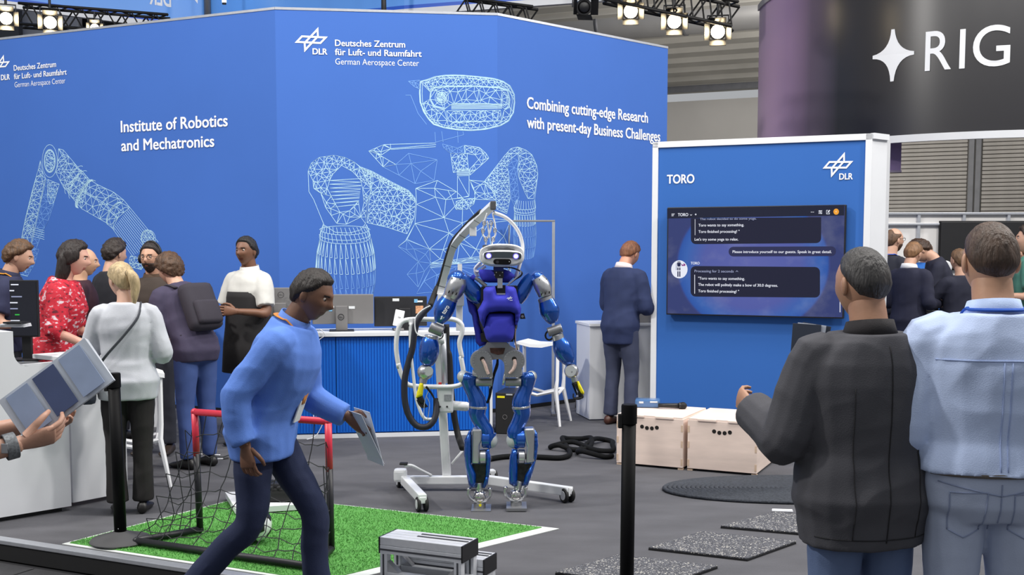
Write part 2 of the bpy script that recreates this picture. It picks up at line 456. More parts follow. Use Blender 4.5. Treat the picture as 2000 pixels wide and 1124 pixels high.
for k in range(17):
    a = R(180-180*k/16); a2 = R(180-180*(k+.5)/16)
    S += [(tuple(q([(300+150*math.cos(a), 640+32*math.sin(a))])[0]), tuple(q([(300+160*math.cos(a2), 685+38*math.sin(a2))])[0]))]
    S += [(tuple(q([(300+135*math.cos(a), 605+22*math.sin(a))])[0]), tuple(q([(300+150*math.cos(a2), 640+32*math.sin(a2))])[0]))]
    for j, (y0, r0, y1, r1) in enumerate(((690, 160, 780, 180), (780, 180, 880, 188), (880, 188, 970, 186), (970, 186, 1040, 172))):
        p0 = q([(305+r0*math.cos(a), y0+38*math.sin(a))])[0]; p1 = q([(305+r1*math.cos(a), y1+40*math.sin(a))])[0]; p2 = q([(305+r1*math.cos(a2), y1+40*math.sin(a2))])[0]
        (S if j < 2 else T).extend([(p0, p1), (p0, p2), (p1, p2)])
# neck, collar, chest
S += poly_segs(q([(450, 145), (545, 105), (870, 95)])); S += poly_segs(q([(585, 100), (590, 135), (870, 118)])); S += poly_segs(q([(540, 108), (590, 130), (872, 105)]))
S += tri_region(q([(450, 145), (545, 105), (590, 130), (530, 170)]), 14); S += tri_region(q([(450, 145), (500, 160), (620, 230), (540, 245)]), 14)
T += tri_region(q([(540, 245), (620, 230), (700, 160), (880, 200), (860, 330), (740, 350)]), 30)
S += tri_region(q([(745, 380), (880, 330), (1000, 400), (1040, 440), (1120, 560), (1340, 580), (1330, 760), (1340, 900), (1180, 840), (1000, 850), (840, 850), (830, 760), (690, 700), (635, 745), (680, 710), (740, 600), (750, 480)]), 38, 46, .45)
T += tri_region(q([(635, 745), (690, 705), (830, 760), (840, 850), (800, 900), (760, 1000), (690, 920), (760, 840)]), 24, 40)
for k in range(4): S += poly_segs(q([(835, 850+k*9), (1080, 815+k*9), (1230, 800+k*8)]))
T += tri_region(q([(840, 880), (1000, 870), (1180, 860), (1150, 1000), (1000, 1040), (860, 1030), (750, 1040)]), 30, 36)
# (zoom origin 840,260 scale 3.746): neck column, right collar, right shoulder and arm
q = lambda L: z2(L, 840, 260, 3.746)
S += tri_region(q([(150, 150), (270, 150), (280, 265), (170, 290)]), 9, 9)
for k in range(7): S += poly_segs(q([(195, 265+k*7), (285, 262+k*7)]))
S += poly_segs(q([(200, 315), (200, 480), (285, 460), (285, 310), (200, 315)])) + poly_segs(q([(205, 320), (280, 455)])) + poly_segs(q([(205, 475), (283, 465)]))
S += tri_region(q([(250, 90), (360, 105), (410, 150), (430, 185), (380, 230), (290, 310), (285, 270), (355, 195), (330, 160), (255, 150)]), 9, 11)
T += tri_region(q([(90, 80), (200, 110), (250, 90), (250, 150), (150, 150), (100, 110)]), 10)
S += poly_segs(q([(290, 340), (310, 400), (330, 440), (320, 520), (270, 560), (190, 560), (160, 480), (130, 420)]))
S += tri_region(q([(330, 480), (320, 520), (270, 560), (190, 560), (190, 500), (285, 480)]), 8)
S += tri_region(q([(290, 345), (400, 355), (475, 440), (480, 490), (330, 485), (325, 430)]), 13, 16)
sh = [(400, 350), (480, 250), (540, 170), (590, 115), (640, 102), (700, 125), (640, 150), (600, 180), (565, 240), (575, 330), (585, 480), (560, 590), (490, 560), (480, 480), (440, 390)]
S += tri_region(q(sh), 7.5, 7)
S += tri_region(q([(640, 150), (700, 125), (745, 160), (780, 240), (788, 300), (770, 400), (755, 480), (715, 480), (690, 430), (650, 330), (640, 260), (650, 210)]), 10, 10)
T += tri_region(q([(565, 240), (600, 180), (640, 200), (635, 330), (650, 470), (620, 540), (590, 480), (580, 330)]), 12)
S += poly_segs(q([(788, 300), (765, 480), (770, 560)]))
for yy, rx in ((540, 80), (565, 78), (580, 76)): S += poly_segs(q(ell(692, yy, rx, 22, 16, 0, 180)))
for k in range(13):
    a = R(180-180*k/12); a2 = R(180-180*(k+.5)/12)
    S += [(q([(700+65*math.cos(a), 485+14*math.sin(a))])[0], q([(692+80*math.cos(a2), 540+22*math.sin(a2))])[0]), (q([(692+80*math.cos(a), 540+22*math.sin(a))])[0], q([(692+77*math.cos(a2), 572+22*math.sin(a2))])[0])]
    for j, (y0, y1) in enumerate(((580, 660), (660, 740), (740, 820), (820, 900))):
        rr = (76, 80, 84, 80, 66)
        p0 = q([(692+rr[j]*math.cos(a), y0+22*math.sin(a))])[0]; p1 = q([(692+rr[j+1]*math.cos(a), y1+24*math.sin(a))])[0]; p2 = q([(692+rr[j+1]*math.cos(a2), y1+24*math.sin(a2))])[0]
        (S if j < 1 else T).extend([(p0, p1), (p0, p2), (p1, p2)])
# head (zoom origin 780,130 scale 7.492)
q = lambda L: z2(L, 780, 130, 7.492)
hd = [(300, 215), (400, 190), (520, 145), (660, 125), (860, 122), (1060, 135), (1200, 150), (1400, 175), (1520, 215), (1620, 280), (1685, 410), (1690, 520), (1670, 680), (1600, 800), (1480, 870), (1250, 925), (1050, 940), (850, 930), (650, 900), (500, 850), (420, 770), (350, 660), (300, 520), (292, 380)]
for g in (0, 6, 14, 40): S += poly_segs(q([(990+(x-990)*(1-g/690), 530+(y-530)*(1-g/410)) for x, y in hd]), True)
vis = [(500, 300), (700, 285), (1100, 280), (1450, 300), (1590, 350), (1620, 480), (1615, 600), (1550, 635), (1480, 570), (1300, 550), (800, 550), (740, 570), (660, 630), (500, 585), (440, 480), (450, 370)]
for g in (0, 8, 16): S += poly_segs(q([(1030+(x-1030)*(1-g/590), 450+(y-450)*(1-g/180)) for x, y in vis]), True)
S += tri_region(q(hd[:12]+[(1600, 350), (1450, 295), (700, 280), (500, 295), (450, 370)]), 9, 11)
S += tri_region(q(vis), 15, 15)
S += tri_region(q([(310, 560), (440, 480), (500, 590), (660, 635), (700, 790), (780, 820), (1490, 800), (1530, 640), (1620, 600), (1670, 680), (1600, 800), (1480, 870), (1050, 935), (650, 895), (420, 770)]), 12, 13)
for rx, ry in ((98, 108), (75, 82), (50, 55), (28, 32)): S += poly_segs(q(ell(620, 455, rx, ry, 20)))
S += tri_region(q(ell(620, 455, 75, 82, 9)), 5)
for rx, ry in ((45, 105), (32, 75)): S += poly_segs(q(ell(1535, 480, rx, ry, 18)))
S += tri_region(q([(690, 650), (1480, 640), (1490, 790), (770, 815), (710, 770)]), 11, 14)
for k in range(6): S += poly_segs(q([(760, 560+k*13), (1500, 548+k*13)]))
S += poly_segs(q(ell(1220, 705, 48, 45, 14))) + poly_segs(q(ell(1405, 705, 48, 50, 14)))
T += poly_segs(q([(90, 420), (165, 420), (275, 690), (400, 850)])) + tri_region(q([(130, 215), (300, 200), (300, 330), (220, 300)]), 9)
T += poly_segs(q([(520, 960), (530, 1110), (940, 1000), (930, 950)])) + poly_segs(q([(620, 950), (640, 1110)])) + poly_segs(q([(850, 950), (860, 1120)]))
wire_print('wire_print', S, .0044, M_wire); wire_print('wire_print_faint', T, .0044, M_wire2)

# --- hall behind: far wall, roof deck, shutters
M_hallwall = mat('hall_wall_beige', rgb(206, 203, 197), .8, var=.04, scale=.7)
M_deck = mat('roof_deck_grey', rgb(186, 183, 174), .6, .0, var=.12, scale=.8)
M_slat = mat('shutter_slat', rgb(190, 185, 177), .55, .1, var=.07, scale=3)
M_steel = mat('steel_grey', rgb(120, 121, 124), .5, .4, var=.08, scale=6)
hA = W(1900, 340, 28.0); hd_ = V((math.cos(R(24)), -math.sin(R(24)), 0)); hn = V((-math.sin(R(24)), -math.cos(R(24)), 0))
def hw(t, z, out=0.0): return V((hA.x, hA.y, 0))+hd_*t+hn*out+V((0, 0, z))
HTOP = onplane(1390, 195, V((hA.x, hA.y, 0)), hn).z
wall_hall = tag(part('wall_hall', None, M_hallwall, lambda bm: prism(bm, [hw(-34, -.12), hw(16, -.12), hw(16, -.12, -.3), hw(-34, -.12, -.3)], (0, 0, HTOP+.12))), kind='structure')
def deck(bm):
    prof = []; d = 0.0
    while d < 9.0:
        z = HTOP+.2+d*.2
        prof += [(d, z), (d+.30, z+.06), (d+.34, z+.20), (d+.60, z+.26), (d+.64, z+.12)]
        d += .65
    a = [bm.verts.new(hw(-30, z, d)) for d, z in prof]; b = [bm.verts.new(hw(16, z, d)) for d, z in prof]
    for i in range(len(a)-1): bm.faces.new((a[i], a[i+1], b[i+1], b[i]))
ceil = tag(part('ceiling', None, M_deck, deck), kind='structure')
part('roof_purlin', ceil, M_steel, lambda bm: beam(bm, hw(-30, HTOP+.28, .5), hw(16, HTOP+.28, .5), .16, .22))
part('roof_sheet', ceil, M_hallwall, lambda bm: prism(bm, [hw(-30, HTOP+2.0, 9.0), hw(16, HTOP+2.0, 9.0), hw(16, HTOP+2.9, 14.5), hw(-30, HTOP+2.9, 14.5)], (0, 0, .05)))
duct = thing('air_duct', 'large grey round air duct under the hall roof above the blue tower', 'duct')
part('duct_pipe', duct, mat('duct_grey', rgb(165, 164, 162), .5, .3, var=.05, scale=2), lambda bm: cyl(bm, hw(-30, HTOP+1.25, 4.9), hw(16, HTOP+1.25, 4.9), .42, 28), True)
for t in range(-16, 6, 2):
    part('duct_collar', duct, M_steel, lambda bm: cyl(bm, hw(t, HTOP+1.25, 4.9), hw(t+.08, HTOP+1.25, 4.9), .44, 28), True)
# shutters
def shutter(name, px0, px1, py_top, label):
    P0 = V((hA.x, hA.y, 0))
    t0 = (onplane(px0, 340, P0, hn)-P0).dot(hd_); t1 = (onplane(px1, 340, P0, hn)-P0).dot(hd_)
    o = tag(empty(name, hw((t0+t1)/2, 0, .06)), kind='structure'); o.rotation_euler = (0, 0, math.atan2(hd_.y, hd_.x))
    L = t1-t0; me = None; z = 1.7
    while z < 5.4:
        if me is None:
            bm = B(); box(bm, (0, 0, 0), (L, .03, .085), None, .012); s = obj('shutter_slat', bm, M_slat, o); me = s.data
        else:
            s = bpy.data.objects.new('shutter_slat', me); COL.objects.link(s); s.parent = o
        s.location = (0, 0, z); z += .0985
    part('shutter_backing', o, mat('shutter_gap', rgb(70, 66, 60), .8, var=.05), lambda bm: box(bm, (0, .03, 2.7), (L, .02, 5.4)))
    for x in (-L/2-.09, L/2+.09):
        part('guide_rail', o, M_steel, lambda bm: box(bm, (x, -.03, 2.75), (.13, .12, 5.5), None, .01))
    return o
shutter('door_1', 1560, 1889, 260, ''); shutter('door_2', 1918, 2290, 260, '')
part('shutter_post', wall_hall, mat('post_brown', rgb(86, 84, 80), .6, .2, var=.1), lambda bm: beam(bm, hw(.03, 0, .05), hw(.03, 5.4, .05), .08, .14, hn))

# --- hanging ring banner over the tower
M_ban = mat('banner_blue', rgb(92, 150, 226), .35, var=.03, scale=.6, emit=.16, emit_col=rgb(92, 150, 226))
M_ban2 = mat('banner_blue_dark', rgb(36, 92, 205), .4, var=.02)
ZB = 5.5
b0 = G(-160, -8, ZB); b1 = G(0, 13, ZB); b2 = G(275, 49.5, ZB); dirL = (b2-b1).normalized()
bR1 = G(890, 23, ZB); bR2 = G(1212, 0, ZB); dirR = (bR2-bR1).normalized()
cornerL = V((W(412, 20, b2.y+.8).x, b2.y+.75, ZB)); cornerL = b1+dirL*((W(413, 20, 20).x*0+ (cornerL-b1).dot(dirL)))
cornerR = bR1-dirR*.9
ban = thing('hanging_banner', 'light blue illuminated ring banner hanging above the blue booth tower', 'banner')
def banseg(a, b):
    a = V(a); b = V(b); d = (b-a).normalized(); n = V((d.y, -d.x, 0))
    part('banner_panel', ban, M_ban, lambda bm: prism(bm, [a+V((0, 0, .16)), b+V((0, 0, .16)), b-n*.05+V((0, 0, .16)), a-n*.05+V((0, 0, .16))], (0, 0, 2.2)))
    part('blue_stripe', ban, M_ban2, lambda bm: prism(bm, [a+n*.004+V((0, 0, .1)), b+n*.004+V((0, 0, .1)), b-n*.054+V((0, 0, .1)), a-n*.054+V((0, 0, .1))], (0, 0, .06)))
    part('white_rail', ban, M_white, lambda bm: prism(bm, [a+n*.02, b+n*.02, b-n*.07, a-n*.07], (0, 0, .1)))
    return d, n
banseg(b1-dirL*5, cornerL); banseg(cornerL, cornerR); banseg(cornerR, bR1+dirR*4)
part('corner_post', ban, M_steel, lambda bm: cyl(bm, cornerL+V((.0, -.06, .1)), cornerL+V((0, -.06, 2.2)), .06, 10), True)
nL = V((dirL.y, -dirL.x, 0))
def banpt(px, py): return onplane(px, py, b1, nL)
A_ = banpt(334, 13.5); B_ = banpt(292, 8.5)
text_on('DLR', 'lettering_reversed', ban, M_letter, A_, V((B_.x, B_.y, A_.z)), .27, nL*.008, .03)
# emblem seen from behind as well
Ae = banpt(402, -42); ue = (banpt(340, -50)-Ae); ue.z = 0; ve = V((0, 0, (banpt(402, 10)-Ae).z))
logo_on(ban, M_letter, Ae, ue, ve, nL*.008)
lamp = thing('tube_light', 'white vertical tube light hanging in front of the ring banner', 'lamp', W(437, -40, cornerL.y-1.0))
part('tube_glass', lamp, mat('tube_glow', rgb(235, 250, 255), .4, emit=6.0, var=.01), lambda bm: cyl(bm, (0, 0, -.38), (0, 0, .35), .035, 12), True)
part('end_cap', lamp, M_black, lambda bm: cyl(bm, (0, 0, -.41), (0, 0, -.38), .036, 12))
part('end_cap', lamp, M_black, lambda bm: cyl(bm, (0, 0, .35), (0, 0, .4), .036, 12))
post = thing('banner_post', 'black tapered post standing behind the top edge of the blue tower', 'post', W(750, 60, cornerR.y-.8))
part('post_shaft', post, M_black, lambda bm: cyl(bm, (0, 0, -.3), (0, 0, 1.2), .05, 12, .03), True)
part('post_collar', post, M_black, lambda bm: cyl(bm, (0, 0, -.02), (0, 0, .03), .06, 12), True)

# --- curved sign with lettering (right)
SGC = V((7.78, 18.75, 0)); SGR = 3.68
SZ0 = W(1733, 270, 16.0).z; SZ1 = zat(28, 19.5, 1472)
def signpt(px, py, r=SGR+.012):
    d = ray(px, py); o = CAMP-SGC; a = d.x**2+d.y**2; b = 2*(o.x*d.x+o.y*d.y); c = o.x**2+o.y**2-r*r
    t = (-b-math.sqrt(max(b*b-4*a*c, 0)))/(2*a); return CAMP+d*t
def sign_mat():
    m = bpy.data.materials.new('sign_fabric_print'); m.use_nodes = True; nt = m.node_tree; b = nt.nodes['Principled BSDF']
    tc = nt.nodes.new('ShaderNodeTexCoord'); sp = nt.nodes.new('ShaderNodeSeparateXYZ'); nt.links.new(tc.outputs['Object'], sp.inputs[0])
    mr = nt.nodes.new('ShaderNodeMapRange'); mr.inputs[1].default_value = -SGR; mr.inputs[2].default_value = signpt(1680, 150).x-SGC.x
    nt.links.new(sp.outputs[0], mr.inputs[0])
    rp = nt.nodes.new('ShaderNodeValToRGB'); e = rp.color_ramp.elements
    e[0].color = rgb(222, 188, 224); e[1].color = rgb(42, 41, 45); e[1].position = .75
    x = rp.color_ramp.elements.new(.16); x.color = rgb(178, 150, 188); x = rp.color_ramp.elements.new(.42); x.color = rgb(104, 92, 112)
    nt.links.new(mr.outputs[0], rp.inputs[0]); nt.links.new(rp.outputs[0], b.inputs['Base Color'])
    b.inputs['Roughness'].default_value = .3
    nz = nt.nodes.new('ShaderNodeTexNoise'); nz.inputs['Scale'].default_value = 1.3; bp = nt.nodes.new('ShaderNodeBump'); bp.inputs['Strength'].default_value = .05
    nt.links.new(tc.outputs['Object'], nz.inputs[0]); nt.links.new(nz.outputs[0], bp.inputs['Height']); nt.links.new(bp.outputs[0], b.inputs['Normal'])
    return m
sign = thing('curved_sign', 'dark grey curved hanging sign with a white star and three large letters', 'sign', (SGC.x, SGC.y, 0))
ARC0, ARC1, ARCN = R(174), R(330), 72
def arc_loft(bm, prof):
    """closed profile [(radius, z)] swept along the sign's arc"""
    loft(bm, [[V((r*math.cos(ARC0+(ARC1-ARC0)*k/ARCN), r*math.sin(ARC0+(ARC1-ARC0)*k/ARCN), z)) for r, z in prof] for k in range(ARCN+1)])
def drum(bm, r, z0, z1): arc_loft(bm, [(r, z0), (r, z1), (r-.04, z1), (r-.04, z0)])
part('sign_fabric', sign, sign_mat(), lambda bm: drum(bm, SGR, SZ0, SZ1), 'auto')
def ring(bm, z, h):
    arc_loft(bm, [(SGR-.05, z), (SGR+.03, z), (SGR+.03, z+h), (SGR-.05, z+h)])
part('lower_rim', sign, M_white, lambda bm: ring(bm, SZ0-.07, .1), 'auto')
part('upper_rim', sign, mat('rim_grey', rgb(205, 200, 200), .5, var=.02), lambda bm: ring(bm, SZ1-.02, .09), 'auto')
def on_sign(vs2, fs, name):
    """vs2 : (arc length from reference azimuth, z)"""
    return obj(name, ([V((SGR+.012)*0 for _ in range(3)) if False else V(((SGR+.012+q_[2])*math.cos(q_[0]), (SGR+.012+q_[2])*math.sin(q_[0]), q_[1])) for q_ in [(w_+(0.0,))[:3] if len(w_) < 3 else w_ for w_ in vs2]], fs), M_letter, sign)
def sang(px, py):
    p = signpt(px, py)-SGC; return math.atan2(p.y, p.x)
def sign_text(s, px0, px1, py, cap_px, bold):
    vs, fs, x0, x1 = text_raw(s, bold); a0 = sang(px0, py); a1 = sang(px1, py); z0 = signpt(px0, py).z
    cap = signpt(px0, py-cap_px).z-z0; ch = capheight()
    on_sign([(a0+(a1-a0)*(v.x-x0)/(x1-x0), z0+v.y/ch*cap, v.z) for v in vs], fs, 'lettering')
sign_text('R', 1806, 1857, 139.0, 76, .004); sign_text('I', 1873, 1884, 134.0, 76, .006); sign_text('G', 1899, 1972, 131.0, 78, .004)
def star():
    pts = []; n = 8
    # concave four-point star, tips slightly blunt (zoom origin 1250,0 scale 2.667)
    tips = [(1318, 152), (1428, 275), (1312, 424), (1212, 300)]; cxy = (1318, 282)
    w = 8; outl = []
    for i in range(4):
        a = tips[i]; b = tips[(i+1) % 4]; va = V((a[0]-cxy[0], a[1]-cxy[1])); vb = V((b[0]-cxy[0], b[1]-cxy[1]))
        pa = va.normalized(); pb = vb.normalized()
        A = V(a)+pb*w*1.1; Bq = V(b)+pa*w*1.1; Cc = V(cxy)+(pa+pb)*17
        for k in range(9):
            t = k/8; outl.append(A*(1-t)**2+Cc*2*t*(1-t)+Bq*t*t)
    pix = [(1250+p.x/2.667, p.y/2.667) for p in outl]
    cpx = (1250+cxy[0]/2.667, cxy[1]/2.667)
    vs = [(sang(*cpx), signpt(*cpx).z)]+[(sang(*p), signpt(*p).z) for p in pix]
    n = len(pix); on_sign(vs, [(0, i+1, (i+1) % n+1) for i in range(n)], 'star_emblem')
star()
bn2 = thing('purple_banner', 'small purple banner hanging below the curved sign beside the display wall', 'banner', V((W(1745, 300, 16.6).x, 16.6, W(1745, 300, 16.6).z)))
part('banner_cloth', bn2, mat('banner_purple', rgb(150, 130, 178), .7, var=.05), lambda bm: box(bm, (-.05, 0, .06), (.32, .03, .62)))
part('hanger', bn2, M_steel, lambda bm: cyl(bm, (-.05, 0, .3), (-.05, 0, .9), .006, 6))
part('banner_rail', bn2, mat('rail_violet', rgb(150, 140, 165), .5, var=.02), lambda bm: box(bm, (-.05, 0, -.26), (.34, .04, .03)))

# --- trusses and spotlights
M_truss = mat('truss_black', rgb(26, 25, 25), .55, .3, var=.2, scale=10)
def truss(label, a, b, w=.3, n=12, r=.022):
    a = V(a); b = V(b); t = thing('lighting_truss', label, 'truss', a)
    d = (b-a); M = frame(d); x = M.col[0]; z = M.col[2]; off = [x*w/2+z*w/2, -x*w/2+z*w/2, -x*w/2-z*w/2, x*w/2-z*w/2]
    for o_ in off: part('chord', t, M_truss, lambda bm: cyl(bm, o_, o_+d, r, 8), True)
    for k in range(n):
        for i in range(4):
            p = off[i]+d*(k/n); q_ = off[(i+1) % 4]+d*((k+1)/n)
            if k % 2: p, q_ = off[(i+1) % 4]+d*(k/n), off[i]+d*((k+1)/n)
            part('brace', t, M_truss, lambda bm: cyl(bm, p, q_, r*.55, 6))
    return t
M_glow = mat('lamp_glow_warm', rgb(255, 214, 150), .4, emit=40.0, emit_col=(1, .80, .50, 1), var=.01)
def spot(label, p, aim, s=1.0, lit=True, grp='truss spotlights'):
    p = V(p); t = thing('spotlight', label, 'spotlight', p, 0, grp); d = (V(aim)-p).normalized(); M = frame(d)
    part('lamp_housing', t, M_black, lambda bm: lathe(bm, [(-.26*s, .05*s), (-.24*s, .09*s), (-.05*s, .10*s), (0, .11*s), (.03*s, .11*s)], (0, 0, 0), d, 16), 'auto')
    part('lamp_lens', t, M_glow if lit else M_black, lambda bm: lathe(bm, [(.031*s, .085*s), (.045*s, .06*s), (.05*s, .001)], (0, 0, 0), d, 16), True)
    for sx, sz in ((1, 0), (-1, 0), (0, 1), (0, -1)):
        c = M.col[0]*sx*.13*s+M.col[2]*sz*.13*s+d*.09*s
        side = M.col[2] if sx else M.col[0]
        outd = (d*1.0+(M.col[0]*sx+M.col[2]*sz)*.5).normalized()
        part('barn_door', t, M_black, lambda bm: box(bm, c, (.2*s, .16*s, .006), Matrix((side, outd, side.cross(outd))).transposed()))
    part('yoke', t, M_black, lambda bm: tube(bm, [M.col[0]*.13*s-d*.1*s, M.col[0]*.13*s+V((0, 0, .2*s))-d*.1*s, -M.col[0]*.13*s+V((0, 0, .2*s))-d*.1*s, -M.col[0]*.13*s-d*.1*s], .012*s, 6))
    part('clamp', t, M_black, lambda bm: cyl(bm, -d*.1*s+V((0, 0, .2*s)), -d*.1*s+V((0, 0, .34*s)), .02*s, 8))
    return t
truss('black lattice lighting truss with three spotlights at the upper right of the tower', W(1180, -22, 14.6), W(1437, 32, 14.2), .3, 14)
truss('short black truss end peeking over the top edge of the right tower panel', W(900, 12, 17.0), W(1043, 31, 16.6), .22, 10)
aim = V((0, 0, 1.9))
spot('lit spotlight on the upper right truss, nearest the ring banner', W(1232, 22, 14.5), aim, 1.0)
spot('lit spotlight on the upper right truss, middle of the three', W(1317, 42, 14.35), aim, 1.0)
spot('lit spotlight on the upper right truss, lowest and nearest the curved sign', W(1402, 62, 14.25), aim, 1.0)
spot('unlit black spotlight under the ring banner rail above the tower', W(1140, 14, 15.4), V((3, 0, 2)), 1.0, False)
spot('lit spotlight at the left edge under the ring banner', W(12, 36, 16.5), aim, 1.0)
spot('lit spotlight with open barn doors under the left banner rail', W(98, 44, 16.4), aim, 1.0)
spot('small lit spotlight just above the left tower edge', W(185, 55, 16.6), aim, .7)
for px_, py_, lb in ((1630, 30, 'left'), (1742, 45, 'right')):   # two lamps over the aisle whose light glints on the curved sign
    P_ = signpt(px_, py_, SGR); n_s = V((P_.x-SGC.x, P_.y-SGC.y, 0)).normalized(); dv_ = ray(px_, py_).normalized(); rf = dv_-n_s*2*dv_.dot(n_s)
    spot('aisle spotlight above the frame in front of the curved sign, the %s one' % lb, P_+rf*3.2, P_, 1.3, True, 'aisle spotlights')
truss('black truss behind the left banner rail above the tower edge', W(40, 30, 17.2), W(330, 52, 17.6), .3, 12)
wl1 = tag(part('wall_hall_left', None, mat('hall_panel_dark', rgb(82, 84, 90), .7, var=.05), lambda bm: box(bm, W(-60, 60, 24.0), (2.15, .2, 9))), kind='structure')
wl2 = tag(part('wall_hall_left_light', None, mat('hall_panel_light', rgb(196, 196, 200), .7, var=.03), lambda bm: box(bm, W(95, 60, 24.2), (1.35, .2, 9))), kind='structure')
wl3 = tag(part('wall_hall_left_black', None, M_blackmatte, lambda bm: box(bm, W(260, 60, 24.5), (2.8, .2, 9))), kind='structure')

# --- white partitions of the stand behind (right)
PY = 15.0
pz = zat(416, PY, 1850)
part_wall = tag(empty('wall_partition', (W(1850, 450, PY).x, PY, 0)), kind='structure')
x0 = W(1640, 450, PY).x-part_wall.location.x; x1 = W(2200, 450, PY).x-part_wall.location.x
part('partition_panel', part_wall, mat('partition_white', rgb(222, 220, 218), .6, var=.02), lambda bm: box(bm, ((x0+x1)/2, .03, pz/2), (x1-x0, .03, pz)))
for px in (1793, 1881, 1968, 2060):
    x = W(px, 450, PY).x-part_wall.location.x
    part('aluminium_post', part_wall, M_alu, lambda bm: box(bm, (x, -.01, pz/2), (.04, .05, pz), None, .006))
part('header_rail', part_wall, M_alu, lambda bm: box(bm, ((x0+x1)/2, -.02, pz-.01), (x1-x0, .05, .03), None, .005))
part('header_rail', part_wall, M_alu, lambda bm: box(bm, ((x0+x1)/2, -.02, pz-.15), (x1-x0, .05, .03), None, .005))
scr = thing('wall_screen', 'black wall screen on the white partition behind the tall man in light blue', 'screen', W(1960, 480, PY-.05))
sw = (W(2090, 480, PY).x-W(1843, 480, PY).x)
part('screen_panel', scr, M_black, lambda bm: box(bm, (0, 0, 0), (sw, .04, .62), None, .006))
part('screen_frame', scr, M_blackmatte, lambda bm: box(bm, (0, .015, 0), (sw+.03, .03, .65), None, .006))
# ================================================================== DISPLAY WALL
TL0 = G(1270.0, 833); TH = zat(278, TL0.y, 1272)
TR0 = G(1704.5, 261, TH); TRb = G(1733.5, 264.5, TH)
tl = V((TL0.x, TL0.y, 0)); tr = V((TR0.x, TR0.y, 0)); tb = V((TRb.x, TRb.y, 0))
tvd = (tr-tl).normalized(); tvn = V((tvd.y, -tvd.x, 0)); sd = (tb-tr).normalized()
tvw = tag(empty('wall_display', tl), kind='structure')
def tp(p): return V(p)-tl
bm = B(); back = -tvn*.5
prism(bm, [tp(tl), tp(tr), tp(tb), tp(tb)+back*.6, tp(tl)+back], (0, 0, TH)); obj('display_body', bm, M_white, tvw)
fw = .055
part('display_fabric', tvw, M_tvblue, lambda bm: prism(bm, [tp(tl+tvd*fw+tvn*.004), tp(tr-tvd*fw+tvn*.004), tp(tr-tvd*fw-tvn*.03), tp(tl+tvd*fw-tvn*.03)], (0, 0, TH-fw)))
for a, b in ((tl+tvd*fw*.5, tl+tvd*fw*.5+V((0, 0, TH))), (tr-tvd*fw*.5, tr-tvd*fw*.5+V((0, 0, TH))), (tl+V((0, 0, TH-fw/2)), tr+V((0, 0, TH-fw/2)))):
    part('frame_profile', tvw, M_white, lambda bm: beam(bm, tp(a+tvn*.004), tp(b+tvn*.004), fw, .03, tvn, .003))
part('frame_profile', tvw, M_white, lambda bm: beam(bm, tp(tr+V((0, 0, TH-.02))), tp(tb+V((0, 0, TH-.02))), .04, .05))
def tv(px, py, o=.006): return onplane(px, py, tl+tvn*o, tvn)
def tv_text(s, a, b, cap, bold, off=.006, m=M_letter, parent=None):
    A = tv(*a, off); Bq = tv(*b, off); c = (tv(a[0], a[1]-cap, off)-A).length
    return text_on(s, 'lettering', parent or tvw, m, A, V((Bq.x, Bq.y, A.z)), c, V((0, 0, 0)), bold)
tv_text('TORO', (1302.5, 358.8), (1356.3, 357.2), 16.5, .03, .007)
tv_text('DLR', (1638.9, 351.0), (1665.6, 350.2), 11.6, .03, .007)
A_ = tv(1607.4, 298.5); u_ = tvd*((tv(1667, 297)-A_).dot(tvd)); v_ = V((0, 0, (tv(1607.4, 347.5)-A_).z))
logo_on(tvw, M_letter, A_, u_, v_, tvn*.003)
